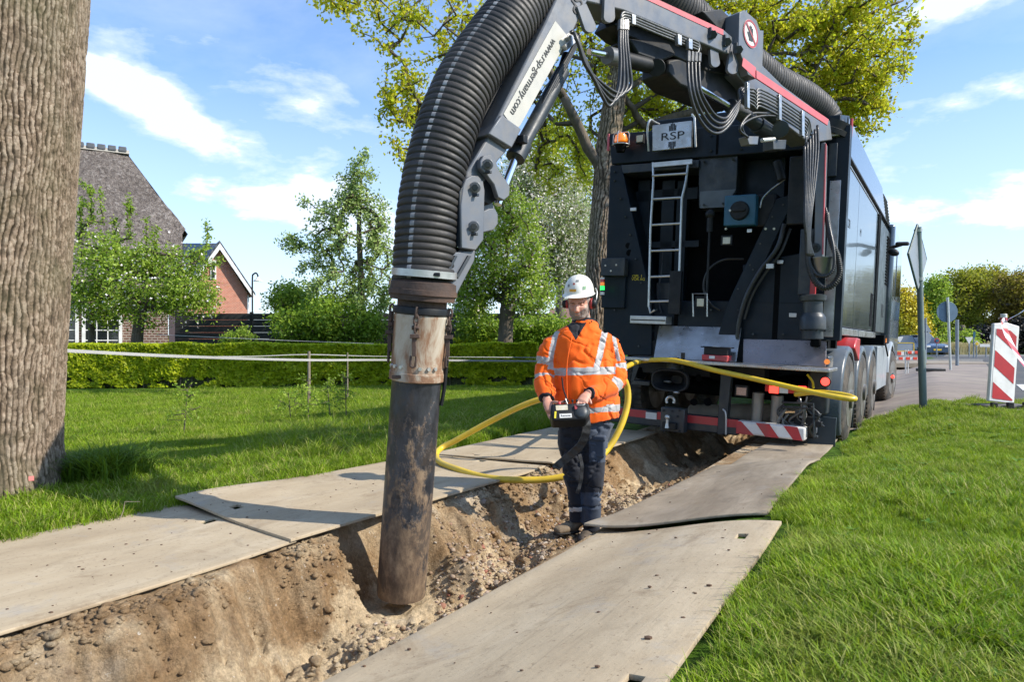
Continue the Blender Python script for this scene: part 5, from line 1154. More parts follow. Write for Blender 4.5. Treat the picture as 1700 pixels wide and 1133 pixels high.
part('valve', lambda mb: (mb.box2((-.3, 5.0, 1.03), (.02, 5.35, 1.2)), mb.cyl((.0, 5.4, 1.1), (.05, 5.5, .85), .015, n=6)), m_void, bevel=.01); part('side_marker', lambda mb: mb.box2((-.02, 5.25, 1.08), (.03, 5.36, 1.15)), m_amber, bevel=0)
# cab
cabm = mat('cab_paint', (.03, .045, .06), (.035, .05, .066), 3, .2, 0, 0, coat=1); glass = mat('cab_glass', (.01, .012, .014), rough=.05, bump=0, coat=1)
cb = part('cab', lambda mb: mb.prism([Vector((-.03, 6.75, .95)), Vector((-.03, 9.0, .6)), Vector((-.03, 9.05, 1.9)), Vector((-.03, 8.8, 3.1)), Vector((-.03, 6.75, 3.25))], (-2.47, 0, 0)), cabm, bevel=.06, label='dark blue driver cab')
part('window', lambda mb: mb.box2((-.035, 7.5, 1.9), (-.02, 8.5, 2.75)), glass, cb, bevel=.02); part('wheel_arch', lambda mb: fen(mb, 7.0, .60, .66, 10, 170), m_sbox, cb, bevel=0, smooth=50)
part('mirror_arm', lambda mb: mb.cyl(TS(1478, 412, 0), TS(1500, 405, .2), .03, n=8), m_dark, cb, bevel=0)
part('mirror', lambda mb: mb.box(TS(1498, 405, .22), (.20, .10, .06)), m_dark, cb, bevel=.04); part('round_mirror', lambda mb: mb.sphere(TS(1483, 419, .08), (.09, .05, .06), 14, 8, Matrix.Rotation(.4, 3, 'Y')), m_dark, cb, bevel=0)
part('tail_marker', lambda mb: mb.sphere(TS(1482, 626, .1), .03, 8, 6), m_lamp_red, cb, bevel=0)

# ------------------------------------------------------------------ boom
def bpoly(name, pts, off, th, m, parent, bevel=.005, label=None):
    """plate in the boom plane, its near face at off, th metres deep"""
    return part(name, lambda mb: mb.prism([B(x, y, off) for x, y in pts], -BMl * th), m, parent, 35, bevel, label)
boom = bpoly('boom', [(930, -60), (1030, -34), (1075, -8), (1201, 48), (1236, 78), (1233, 97), (1215, 92), (1035, 17), (990, 6), (925, -10)], .10, .24, m_grey, truck, .01, 'grey folding boom with hydraulic lines and cylinders')
bpoly('red_band', [(1020, -31), (1076, -9), (1201, 49), (1201, 58), (1076, 0), (1020, -20)], .104, .004, m_pink, boom, 0)
bpoly('boom_section', [(1228, 82), (1250, 92), (1300, 142), (1378, 200), (1382, 232), (1345, 238), (1290, 196), (1222, 122)], .08, .2, m_grey, boom, .01)
bpoly('red_band', [(1234, 95), (1255, 112), (1255, 131), (1232, 109)], .152, .004, m_pink, boom, 0)
bpoly('cover_plate', [(1256, 116), (1376, 198), (1374, 208), (1256, 130)], .20, .012, m_pink, boom, .002, 'faded red edge strip of the boom')
bpoly('underside_box', [(1030, 22), (1210, 96), (1225, 125), (1180, 120), (1040, 58), (1020, 40)], -.02, .2, m_dark, boom, .01)
bpoly('slew_block', [(1110, 98), (1180, 88), (1232, 98), (1246, 150), (1226, 178), (1195, 168), (1130, 142), (1108, 120)], -.03, .26, m_dark, boom, .02)
bpoly('slew_block', [(1044, 62), (1060, 64), (1112, 70), (1124, 90), (1095, 104), (1060, 92)], .03, .2, m_dark, boom, .02)
jp = bpoly('joint_plate', [(1228, 20), (1236, 16), (1256, 33), (1262, 50), (1268, 50), (1266, 112), (1254, 131), (1242, 124), (1232, 96), (1226, 79)], .15, .30, m_grey, boom, .006)
bpoly('guard_box', [(1166, 18), (1198, 14), (1212, 28), (1228, 22), (1228, 60), (1190, 45)], .02, .28, m_dark, boom, .01)
sc0 = B(1246, 56, .152); ex = (TI.to_3x3() @ -BE).normalized(); ez = BMl.cross(ex) * 1
if ez.z < 0: ez = -ez
def disc(name, r, off, m, parent, r_in=None):
    def f(mb):
        c = sc0 + BMl * off; n = 36
        if r_in is None:
            mb.add([c + (ex * math.cos(t) + ez * math.sin(t)) * r for t in np.linspace(0, 2 * math.pi, n, endpoint=False)], [tuple(range(n))])
        else:
            vs = []
            for rr in (r, r_in): vs += [c + (ex * math.cos(t) + ez * math.sin(t)) * rr for t in np.linspace(0, 2 * math.pi, n, endpoint=False)]
            mb.add(vs, [(i, (i + 1) % n, (i + 1) % n + n, i + n) for i in range(n)])
    return part(name, f, m, parent, bevel=0)
sgn = disc('no_hands_sign', .118, .002, m_white, jp); sgn['label'] = 'round red ringed sign with a struck out hand'
disc('red_ring', .116, .004, m_red, sgn, .098)
def hand(mb):
    def q(x, y, o=.006): return sc0 + BMl * o + ex * x + ez * y
    mb.add([q(-.03, -.06), q(.03, -.06), q(.036, .0), q(-.03, .0)], [(0, 1, 2, 3)])
    for i, (x, h_) in enumerate(((-.024, .055), (-.008, .068), (.009, .065), (.026, .05))): mb.add([q(x - .006, -.002), q(x + .006, -.002), q(x + .006, h_), q(x - .006, h_)], [(0, 1, 2, 3)])
    mb.add([q(-.03, -.04), q(-.058, .0), q(-.048, .008), q(-.026, -.012)], [(0, 1, 2, 3)])
part('hand_symbol', hand, m_ink, sgn, bevel=0)
part('red_slash', lambda mb: mb.add([sc0 + BMl * .008 + ex * x + ez * y for x, y in ((-.076, .064), (-.064, .076), (.076, -.064), (.064, -.076))], [(0, 1, 2, 3)]), m_red, sgn, bevel=0)
def lobe(pts, off=.13, th=.025): return bpoly('lug', [tuple(p_) for p_ in pts], off, th, m_grey, boom, .004)
def lobe_px(x0, y0, x1, y1, r, off=.13, th=.025):
    L_ = math.hypot(x1 - x0, y1 - y0); dx, dy = (x1 - x0) / L_, (y1 - y0) / L_; a0 = math.atan2(dy, dx); pts = [(x0 + dy * r * .8, y0 - dx * r * .8)]
    for t in np.linspace(-math.pi / 2, math.pi / 2, 9): pts.append((x1 + r * math.cos(a0 + t), y1 + r * math.sin(a0 + t)))
    pts.append((x0 - dy * r * .8, y0 + dx * r * .8)); return bpoly('lug', pts, off, th, m_grey, boom, .003)
lobe_px(966, 8, 980, 44, 10); lobe_px(1012, -15, 1012, 28, 9.5); lobe_px(1185, 78, 1188, 104, 7.5, .08); lobe_px(1222, 74, 1217, 114, 9, .11)
for bx, by, off in ((1184, 57, .10), (1208, 69, .10), (1227, 82, .155)):
    part('pin', lambda mb: mb.cyl(B(bx, by, off), B(bx, by, off + .035), .035, n=6), m_slate, boom, bevel=.003); part('pin_plate', lambda mb: mb.box(B(bx - 6, by - 2, off + .006), (.03, .02, .09)), m_slate, boom, bevel=.003)
# hydraulic steel lines and hoses
def bt(name, pts, r, m, n=7, sub=5, parent=boom): return part(name, lambda mb: mb.tube(spline([B(*p_) for p_ in pts], sub), r, n), m, parent, bevel=0, smooth=180)
for k in range(4):
    d = k * 4.6
    bt('steel_line', [(1031 - k, 30 + d * 1.2, .16), (1033, 22 + d, .16), (1044, 22 + d, .16), (1092, 42 + d, .14), (1152, 66 + d, .14), (1160, 72 + d, .14), (1163 - k * 4, 84 + d, .14)], .0085, m_line, sub=3)
for (bx, by) in ((1053, 31), (1129, 65), (1147, 72)): bpoly('line_clamp', [(bx - 3, by - 9), (bx + 3, by - 7), (bx + 3, by + 10), (bx - 3, by + 8)], .175, .03, m_steel, boom, .002)
for k in range(4):
    bt('hydraulic_hose', [(1030 + k * 3.5, 34, .17), (1029 + k * 4, 70, .19), (1030 + k * 5, 110, .2), (1026 + k * 7, 150 - k * 2, .2), (1012 + k * 5, 176 - k * 7, .2), (1000 - k * 1, 160 - k * 8, .2), (985 - k * 4, 128 - k * 6, .2), (968 - k * 3, 90 - k * 7, .2), (958 - k * 2, 62 - k * 3, .18), (953 - k * 2, 54, .17)], .0125, m_hyd)
    bt('hydraulic_hose', [(1143 + k * 6, 86 + k, .16), (1142 + k * 6, 112, .18), (1145 + k * 6, 150, .2), (1156 + k * 6, 188 - k * 5, .2), (1176 + k * 4, 216 - k * 8, .2), (1196 + k * 3, 220 - k * 8, .2), (1216, 200 - k * 6, .2), (1228 + k, 172 - k * 3, .18), (1226 + k * 4, 152, .17), (1231 + k * 4, 146, .17)], .0125, m_hyd)
    part('hose_ferrule', lambda mb: mb.cyl(B(1030 + k * 3.5, 34, .17), B(1029.5 + k * 3.7, 50, .18), .017, n=8), m_line, boom, bevel=0); part('hose_ferrule', lambda mb: mb.cyl(B(1143 + k * 6, 86 + k, .16), B(1142.3 + k * 6, 103, .175), .017, n=8), m_line, boom, bevel=0)
for k in range(3): bt('hydraulic_hose', [(962 - k * 3, 56 + k * 3, .12), (957 - k * 3, 74 + k * 2, .10), (938 - k * 3, 112, .08), (914 - k * 3, 158, .06), (893 - k * 3, 198, .04)], .012, m_hyd)
for k in range(6):
    d = k * 5.6
    bt('steel_line', [(1240, 146 + d * .8, .22), (1252, 148 + d, .22), (1256, 153 + d, .22), (1262, 148 + d, .22), (1300, 168 + d, .22), (1336, 193 + d, .22), (1344 - k * 1.2, 202 + d, .22), (1347 - k * 2, 220 + d, .22)], .0085, m_line, sub=3)
    bt('hydraulic_hose', [(1357 - k * 4.2, 208 + d * 1.3, .24), (1358 - k * 4.5, 250, .26), (1352 - k * 3, 310, .28), (1346 - k * 2, 360, .3), (1344 - k, 400, .3), (1350 - k * 2, 425, .3)], .0125, m_hyd)
for (bx, by) in ((1243, 158), (1296, 178), (1334, 205)): bpoly('line_clamp', [(bx - 2, by - 22), (bx + 2, by - 20), (bx + 2, by + 22), (bx - 2, by + 20)], .24, .03, m_steel, boom, .002)
# cylinders
def cyl_px(p0, p1, r, m, name, off0=0, off1=0, parent=boom, n=18): return part(name, lambda mb: mb.cyl(B(*p0, off0), B(*p1, off1), r, n=n), m, parent, bevel=.004)
cyl_px((978, 85), (1012, 92), .024, m_chrome, 'piston_rod'); cyl_px((1008, 92), (1030, 97), .062, m_grey, 'cylinder_head'); cyl_px((1028, 96), (1090, 112), .055, m_dark, 'cylinder'); part('cylinder_eye', lambda mb: mb.cyl(B(1090, 112, .06), B(1090, 112, -.06), .065, n=18), m_dark, boom)
cyl_px((1160, 145), (1214, 178), .026, m_chrome, 'piston_rod'); cyl_px((1212, 175), (1262, 210), .062, m_slate, 'cylinder'); cyl_px((1256, 206), (1284, 226), .075, m_slate, 'cylinder_head')
bpoly('valve_block', [(1240, 226), (1260, 226), (1258, 240), (1244, 240)], .16, .08, m_grey, boom); bpoly('valve_block', [(1284, 232), (1306, 232), (1304, 248), (1284, 248)], .16, .1, m_slate, boom)
part('pulley', lambda mb: mb.lathe(B(1296, 214, .2), B(1296, 214, 0), [(0, .03), (.005, .07), (.03, .07), (.035, .03)], 20), m_slate, boom, bevel=0)
bt('hydraulic_hose', [(1236, 224, .17), (1232, 208, .18), (1250, 196, .18), (1272, 192, .2), (1290, 193, .21)], .011, m_hyd); bt('hydraulic_hose', [(1242, 228, .17), (1228, 214, .18), (1245, 190, .18), (1270, 188, .2), (1290, 188, .21)], .011, m_hyd)
part('chrome_bar', lambda mb: mb.cyl(B(1265, 233, .15), B(1285, 231, .15), .02, n=8), m_alu, boom)
# crane column at the corner
rect('shield', 1311, 260, 1334, 372, -.36, .08, m_dark, bevel=.01, label='dull black cover beside the hose bundle')
col = poly('crane_post', [(1363, 238), (1370, 236), (1365, 425), (1358, 432), (1351, 425), (1354, 310)], -.4, .16, m_grey, bevel=.006, label='grey crane post with red edge'); poly('red_edge', [(1369.5, 238), (1371.5, 238), (1366.5, 422), (1364.5, 422)], -.405, .03, m_pink, col, 0)
part('pivot_bolt', lambda mb: mb.cyl(T(1354, 411, -.4), T(1354, 411, -.43), .045, n=16), m_slate, col, bevel=.004); part('pivot_nut', lambda mb: mb.cyl(T(1354, 411, -.43), T(1354, 411, -.45), .025, n=6), m_dark, col, bevel=.002)
m_pot = mat('worn_polished_steel', (.30, .30, .30), (.22, .22, .22), 6, .38, .8, .1)
part('polished_pot', lambda mb: mb.lathe(T(1364, 460, -.38), T(1364, 430, -.38), [(0, .07), (.02, .085), (.17, .098), (.18, .105), (.19, .105), (.195, .06)], 24), m_pot, col, bevel=0); rect('red_guard', 1347, 430, 1353, 490, -.36, .05, m_red, col)
def corr(mb, pts, r, per=.02, amp=.006, n=10):
    q = spline(pts, 30); L_ = 0; rs = []
    for i, p_ in enumerate(q):
        if i: L_ += (p_ - q[i - 1]).length
        rs.append(r + amp * math.sin(L_ / per * 2 * math.pi))
    mb.tube(q, rs, n)
part('sleeve_hose', lambda mb: corr(mb, [T(1341, 385, -.44), T(1342, 430, -.45), T(1350, 462, -.47), T(1366, 478, -.47), T(1384, 472, -.45), T(1394, 452, -.42), T(1390, 425, -.40), T(1380, 400, -.38), T(1372, 355, -.35)], .028), m_hyd, col, bevel=0, smooth=180)
part('sleeve_hose', lambda mb: corr(mb, [T(1345, 440, -.46), T(1356, 456, -.48), T(1372, 458, -.48), T(1384, 445, -.46), T(1384, 415, -.44), T(1376, 375, -.38), T(1370, 345, -.35)], .015, amp=.002), m_hyd, col, bevel=0, smooth=180)
sm_ = part('slew_motor', lambda mb: mb.lathe(T(1349, 563, -.3), T(1349, 488, -.3), [(0, .10), (.09, .10), (.095, .125), (.21, .125), (.24, .11), (.26, .095), (.37, .095), (.38, .125), (.43, .13), (.44, .10)], 28), m_slate, bevel=0, label='round slate grey slew motor')
for k in range(12):
    t = 2 * math.pi * k / 12; c_ = T(1349, 548, -.3); part('bolt', lambda mb: mb.cyl(c_ + Vector((.115 * math.cos(t), .115 * math.sin(t), -.012)), c_ + Vector((.115 * math.cos(t), .115 * math.sin(t), .0)), .009, n=6), m_dark, sm_, bevel=0)
rect('motor_post', 1329, 380, 1347, 490, -.32, .12, m_slate, bevel=.01)
# hose port on the roof
part('roof_collar', lambda mb: mb.lathe(T(1374, 225, .1), T(1382, 205, .1), [(0, .22), (.05, .22), (.06, .19), (.14, .19)], 24), m_dark, bevel=0); poly('collar_plate', [(1369, 222), (1394, 218), (1394, 224), (1369, 228)], -.05, .3, m_alu)
part('roof_arch', lambda mb: mb.prism([TS(1396, 190, -.1), TS(1411, 192, -.1), TS(1408, 222, -.1), TS(1400, 240, -.1), TS(1394, 232, -.1)], (-.3, 0, 0)), m_body, bevel=.01); part('red_handle', lambda mb: mb.cyl(TS(1414, 197, -.05), TS(1412, 228, -.05), .016, n=8), m_red, bevel=0)
# dipper arm with the web address
arm = bpoly('dipper_arm', [(936, -30), (905, 38), (811, 224), (843, 247), (861, 213), (928, 95), (944, 70), (990, -30)], .11, .24, m_grey, boom, .012, 'grey dipper arm carrying a cream panel with a web address')
panel = bpoly('address_panel', [(922, 34), (941, 58), (941, 68), (864, 208), (859, 213), (853, 212), (836, 189)], .114, .004, m_signw, arm, .001)
a0_, a1_ = B(921, 66, .117), B(850, 190, .117); tx = (a1_ - a0_); mid = (a0_ + a1_) / 2 + 0 * tx
zz = BMl; yy = zz.cross(tx.normalized())
place_text('address_text', 'www.rsp-germany.com', tx.length / 6.6 * .70, mid, tx, yy, m_ink, arm, extrude=.0004)
q0 = B(960, -2, .115); place_text('address_text', 'RSP', .13, q0, tx, yy, m_ink, arm, extrude=.0004)
bpoly('arm_shroud', [(905, 15), (930, 0), (815, 222), (792, 232), (800, 190)], -.03, .10, m_dark, arm, .01)
bpoly('arm_collar', [(833, 190), (866, 214), (850, 246), (811, 222)], .125, .27, m_grey, arm, .008)
bpoly('arm_tip', [(811, 226), (843, 249), (828, 266), (806, 300), (795, 318), (772, 310), (775, 285)], .09, .20, m_grey, arm, .01)
wr = bpoly('wrist_plate', [(769, 309), (774, 297), (783, 291), (794, 292), (802, 300), (805, 316), (803, 398), (790, 416), (766, 412), (765, 340)], .125, .035, m_grey, arm, .006)
bpoly('wrist_plate', [(769, 309), (774, 297), (783, 291), (794, 292), (802, 300), (805, 316), (803, 398), (790, 416), (766, 412), (765, 340)], -.11, .035, m_grey, arm, .006)
bpoly('wrist_web', [(763, 318), (770, 306), (772, 408), (764, 408)], .12, .24, m_slate, arm, .004)
bpoly('rocker', [(798, 267), (803, 258), (815, 256), (824, 267), (827, 280), (847, 309), (846, 325), (837, 333), (827, 328), (820, 306), (806, 288), (798, 279)], .14, .035, m_grey, arm, .006)
bpoly('rocker_back', [(800, 290), (822, 300), (830, 330), (812, 340), (803, 335)], .08, .15, m_dark, arm, .006)
bpoly('wrist_lug', [(800, 352), (812, 346), (822, 346), (827, 356), (827, 372), (820, 382), (800, 387)], .10, .03, m_grey, arm, .006); bpoly('wrist_lug', [(800, 336), (815, 333), (822, 345), (818, 352), (800, 356)], .04, .08, m_grey, arm, .006)
for bx, by, off in ((789, 311, .125), (787, 376, .125), (810, 273, .14)):
    part('pin_boss', lambda mb: mb.cyl(B(bx, by, off), B(bx, by, off + .02), .032, n=20), m_grey, arm, bevel=.004); part('pin_bolt', lambda mb: mb.cyl(B(bx, by, off + .02), B(bx, by, off + .034), .02, n=6), m_slate, arm, bevel=.002); part('pin_keeper', lambda mb: mb.box(B(bx - 1, by + 13, off + .006), (.05, .02, .016)), m_slate, arm, bevel=.002)
cyl_px((934, 118), (858, 258), .047, m_slate, 'cylinder', .03, .03, arm); cyl_px((868, 238), (855, 263), .062, m_slate, 'cylinder_head', .03, .03, arm); cyl_px((858, 256), (826, 340), .024, m_chrome, 'piston_rod', .03, .03, arm); cyl_px((941, 90), (931, 122), .03, m_dark, 'cylinder_eye', .03, .03, arm)
bt('steel_line', [(938, 116, .02), (914, 164, .02), (890, 208, .02), (868, 240, .03)], .009, m_slate, parent=arm); bt('steel_line', [(943, 120, .02), (919, 168, .02), (895, 212, .02), (874, 242, .03)], .009, m_line, parent=arm)
part('valve_block', lambda mb: mb.box(B(866, 232, .1), (.06, .05, .05)), m_dark, arm, bevel=.006)
bpoly('arm_clamp', [(938, 74), (952, 62), (956, 70), (942, 83)], .15, .05, m_steel, arm, .002); bpoly('arm_clamp', [(944, 60), (954, 50), (958, 58), (948, 68)], .15, .05, m_steel, arm, .002)
# foot bracket
fb = bpoly('foot_bracket', [(755, 419), (789, 416), (788, 432), (758, 490), (724, 482)], .10, .04, m_grey, arm, .005)
bpoly('foot_rib', [(756, 424), (760, 425), (742, 462), (739, 458)], .115, .02, m_slate, fb, .002); bpoly('foot_rib', [(778, 424), (783, 425), (761, 463), (758, 459)], .115, .02, m_slate, fb, .002)
bpoly('foot_web', [(765, 410), (790, 412), (786, 424), (757, 424)], .09, .16, m_dark, fb, .004)

# ------------------------------------------------------------------ big ribbed hose
HP = [(703, 482), (704, 450), (706, 419), (711, 353), (722, 288), (737, 230), (757, 172), (777, 131), (802, 92), (846, 33), (892, -18), (945, -58), (1005, -66), (1065, -40), (1125, 14), (1180, 62), (1230, 98), (1283, 138), (1330, 163), (1362, 190), (1376, 226)]
offs = [-.05] * 10 + [-.08, -.10, -.14, -.18, -.22, -.24, -.24, -.22, -.2, -.15, -.1]
hp = spline([B(x, y, o) for (x, y), o in zip(HP, offs)], 60)
cum = [0.0]
for a, b_ in zip(hp, hp[1:]): cum.append(cum[-1] + (b_ - a).length)
cum = np.array(cum); HPA = np.array([list(p_) for p_ in hp]); L_ = cum[-1]; per = .040; NR = int(L_ / per * 10)
sv = np.linspace(0, L_, NR); C_ = np.stack([np.interp(sv, cum, HPA[:, i]) for i in range(3)], -1)
for _ in range(3): C_[10:-10] = (C_[8:-12] + C_[9:-11] + C_[10:-10] + C_[11:-9] + C_[12:-8]) / 5
D = np.gradient(C_, axis=0); D /= np.linalg.norm(D, axis=1)[:, None]; mv = np.array(BMl); X = mv[None] - D * (D @ mv)[:, None]; X /= np.linalg.norm(X, axis=1)[:, None]; Yv = np.cross(D, X)
rngh = np.random.default_rng(2); ribn = np.floor(sv / per).astype(int); ph = (sv / per) % 1.0
ribamp = rngh.uniform(-.0025, .0025, ribn.max() + 2)[ribn]
rad = .1655 + .0135 * (1 - np.abs(2 * ph - 1) ** 7) + .0015 * np.cos(2 * np.pi * (ph - .5)) + ribamp * .7
NA = 44; an = np.linspace(0, 2 * np.pi, NA, endpoint=False)
wobr = rad[:, None] * (1 + .004 * vnoise(sv[:, None] * 3, np.cos(an)[None] * 2, np.sin(an)[None] * 2, 4))
V = C_[:, None] + wobr[..., None] * (X[:, None] * np.cos(an)[None, :, None] + Yv[:, None] * np.sin(an)[None, :, None])
i, j = np.meshgrid(np.arange(NR - 1), np.arange(NA), indexing='ij'); i, j = i.ravel(), j.ravel(); j2 = (j + 1) % NA
fs = np.stack([i * NA + j, i * NA + j2, (i + 1) * NA + j2, (i + 1) * NA + j], -1)
me = arr_mesh('suction_hose', V.reshape(-1, 3), fs)
mstripe = mat('hose_stripe', (.30, .305, .31), (.16, .16, .165), 14, .5, 0, .2, 90, dirt=(.06, .055, .05), dirt_amt=.3)
me.materials.append(m_rubber); me.materials.append(mstripe)
# the pale stripe runs on the outer side of the bend
upd = np.array(TI.to_3x3() @ Vector((-.7, 0, .7)))
sgnY = 1 if (Yv[300] @ upd) > 0 else -1
k0 = int(round((sgnY * math.radians(66)) / (2 * math.pi) * NA)) % NA
midx = np.where((j == k0), 1, 0); midx[ph[i] < .12] = 0
me.polygons.foreach_set('material_index', midx.astype(np.int32)); me.shade_smooth()
hose = link('suction_hose', me, [m_rubber], truck); hose['label'] = 'thick black ribbed suction hose with a pale stripe'
# ------------------------------------------------------------------ nozzle pipe
PT, PB = P(703.5, 470, 3.96), P(666, 987, 4.10)
ax = (PB - PT).normalized(); LP = (PB - PT).length
def pz(py): return (py - 470) / (987 - 470) * LP
def ring(name, prof, m, parent, n=40, bevel=0, label=None, smooth=40):
    o = part(name, lambda mb: mb.lathe(PT, PT + ax, [(pz(y), r) for y, r in prof], n), m, parent, smooth, bevel, label, xf=lambda v_: TI @ v_); return o
ring('hose_clamp', [(450, .176), (450, .181), (461, .181), (461, .176)], m_alu, hose)
part('clamp_screw', lambda mb: mb.box(P(723, 456, 3.8), (.05, .02, .02)), m_dark, hose, xf=lambda v_: TI @ v_)
fl = ring('upper_flange', [(466, .15), (470, .181), (481, .184), (481.5, .190), (489, .192), (490, .182), (498, .180), (499, .14)], m_rust, hose)
ring('neck', [(496, .138), (511, .138)], m_rust, hose)
m_blackpipe, nb, b = newmat('worn_black_pipe')
v = nb.coord('Object', (1.6, 1.6, .9)); g = nb.coord('Object'); sp_ = nb.new('ShaderNodeSeparateXYZ'); nb.L.new(g, sp_.inputs[0])
blk = nb.ramp(nb.noise(v, 7, 6, .6), [(.35, (.014, .015, .018)), (.7, (.05, .054, .062))])
mud = nb.ramp(nb.noise(v, 11, 9, .68), [(.35, (.07, .045, .028)), (.52, (.15, .10, .06)), (.70, (.27, .19, .115))])
lo = nb.math('MULTIPLY', nb.math('ADD', sp_.outputs[2], -.22), -.26)
f = nb.ramp(nb.math('ADD', nb.noise(v, 5.5, 12, .72), lo), [(.47, 0), (.56, 1)])
wet = nb.ramp(nb.noise(v, 4.3, 12, .72, .5), [(.52, 0), (.58, .75)])
c = nb.mix(f, blk, mud); c = nb.mix(wet, c, (.045, .034, .026)); nb.set(b.inputs['Base Color'], c)
nb.set(b.inputs['Roughness'], nb.ramp(f, [(0, .38), (1, .85)])); nb.set(b.inputs['Normal'], nb.bump(nb.math('ADD', nb.noise(v, 24, 7, .7), f), .6, .005))
m_rustw, nb, b = newmat('rusty_white_sleeve'); v = nb.coord('Object', (1, 1, .5))
c = nb.ramp(nb.noise(v, 6, 9, .66, .6), [(.34, (.50, .46, .38)), (.47, (.38, .31, .23)), (.54, (.24, .13, .07)), (.68, (.10, .055, .035))])
nb.set(b.inputs['Base Color'], c); b.inputs['Roughness'].default_value = .65; nb.set(b.inputs['Normal'], nb.bump(nb.noise(v, 35, 7, .7), .5, .004))
pipe = ring('suction_pipe', [(600, .138), (640, .139), (800, .140), (978, .140), (987, .137), (987.3, .128), (960, .127)], m_blackpipe, truck, 48, label='worn black suction pipe caked with sand')
ring('lower_flange', [(508, .13), (509, .157), (512, .160), (519, .160), (521, .150)], m_dark, pipe)
sv_ = ring('sleeve', [(520, .148), (524, .152), (527, .149), (600, .1495), (612, .152), (627, .152), (628, .143)], m_rustw, pipe, label='rust streaked white quick coupling sleeve')
ring('sleeve_band', [(613, .1525), (614, .1555), (626, .1555), (627, .1525)], m_rustw, pipe)
e1 = Vector((1, 0, 0)); e1 = (e1 - ax * e1.dot(ax)).normalized(); e2 = ax.cross(e1)
if e2.y > 0: e2 = -e2
def on(py, ang, r): 
    return PT + ax * pz(py) + (e1 * math.cos(ang) + e2 * math.sin(ang)) * r
for angd in (92, 178, 12):
    an_ = math.radians(angd); r = .166
    lt = part('latch', lambda mb: (mb.box(on(570, an_, r), (.022, .022, .10)), mb.tube([on(584, an_ + .09, r), on(600, an_ + .08, r), on(602, an_, r), on(600, an_ - .08, r), on(584, an_ - .09, r)], .007, 6), mb.box(on(553, an_, r), (.05, .03, .022)), mb.cyl(on(540, an_ - .12, r), on(540, an_ + .12, r), .012, n=8)), m_rust, pipe, xf=lambda v_: TI @ v_, bevel=.003, label=None)
    for kk, yy in enumerate((516, 528, 540)):
        part('chain_link', lambda mb: mb.tube([on(yy + 8 * math.sin(t), an_ + (.075 if kk % 2 else .02) * math.cos(t), r + (.0 if kk % 2 else .012) * math.cos(t)) for t in np.linspace(0, 2 * math.pi, 13)], .006, 6), m_rust, lt, xf=lambda v_: TI @ v_, bevel=0)
for angd in (60, 78, 118, 135, 45, 150): part('bolt', lambda mb: mb.cyl(on(604, math.radians(angd), .15), on(604, math.radians(angd), .162), .011, n=6), m_alu, pipe, xf=lambda v_: TI @ v_, bevel=0)
part('clasp', lambda mb: mb.box(on(620, math.radians(125), .158), (.06, .02, .02)), m_rust, pipe, xf=lambda v_: TI @ v_)
part('hanging_bar', lambda mb: mb.cyl(on(512, math.radians(184), .18), on(594, math.radians(184), .172), .007, n=6), m_rust, pipe, xf=lambda v_: TI @ v_); part('hanging_strap', lambda mb: mb.tube([on(590, math.radians(8), .165), on(640, math.radians(6), .16), on(665, math.radians(5), .15)], .012, 6), m_dark, pipe, xf=lambda v_: TI @ v_, bevel=0)

# ------------------------------------------------------------------ yellow hose, charger
m_yhose = mat('yellow_hose', (.72, .50, .03), (.62, .42, .025), 7, .35, 0, .1, 200, dirt=(.35, .25, .06), dirt_amt=.2)
W2 = lambda px, py, a: TM @ T(px, py, a)
yp = [W2(1320, 655, -.30), W2(1350, 652, -.36), W2(1385, 654, -.42), W2(1408, 658, -.46), W2(1419, 662.5, -.50), W2(1405, 662, -.56), W2(1370, 656, -.58), W2(1320, 645, -.58), W2(1250, 629, -.56), W2(1190, 616, -.52), W2(1140, 603, -.47), W2(1112, 598, -.44), W2(1085, 598, -.44), W2(1060, 601, -.46),
      P(1035, 612, 7.0), P(990, 640, 6.4), P(930, 656, 6.2), P(880, 669, 6.25), P(820, 697, 6.4), P(760, 730, 6.5), P(732, 745, 6.5), P(724, 757, 6.3), P(732, 769, 6.1), P(762, 781, 5.8), P(800, 792, 5.6), P(840, 797, 5.45), P(900, 797, 5.4), P(945, 789, 5.4), P(985, 769, 5.5), P(1012, 742, 5.6), P(1032, 705, 5.65), P(1042, 668, 5.7), P(1040, 640, 5.7), P(1028, 622, 5.6), P(1005, 618, 5.4)]
mb = MB(); mb.tube(spline(yp, 10), .0265, 12); tag(mb.build('yellow_hose', m_yhose, None, 180, base=yp[21]), 'long yellow rubber hose looping from the lorry shelf behind the man', 'hose')
cz = wS; c0 = T(1190, 600, -.25)
ch = empty('battery_charger', TM @ Vector((c0.x, -.25, cz)), 'small red and black battery charger standing on the lorry shelf', 'charger', mtx=TM @ Matrix.Translation((c0.x, -.25, cz)))
mb = MB(); mb.prism([Vector((-.14, -.08, .004)), Vector((.13, -.08, .004)), Vector((.14, -.08, .07)), Vector((-.145, -.08, .07))], (0, .16, 0)); mb.build('base', m_red, ch, 35, .012)
mb = MB(); mb.box((0, 0, .11), (.25, .14, .08)); mb.box((0, 0, .152), (.32, .17, .012)); mb.build('top', m_dark, ch, 35, .008)
mb = MB(); mb.box((-.03, -.083, .045), (.06, .004, .03)); mb.build('label_plate', m_white, ch)
mb = MB(); mb.box((0, -.03, .16), (.07, .06, .006)); mb.build('label_plate', m_alu, ch)
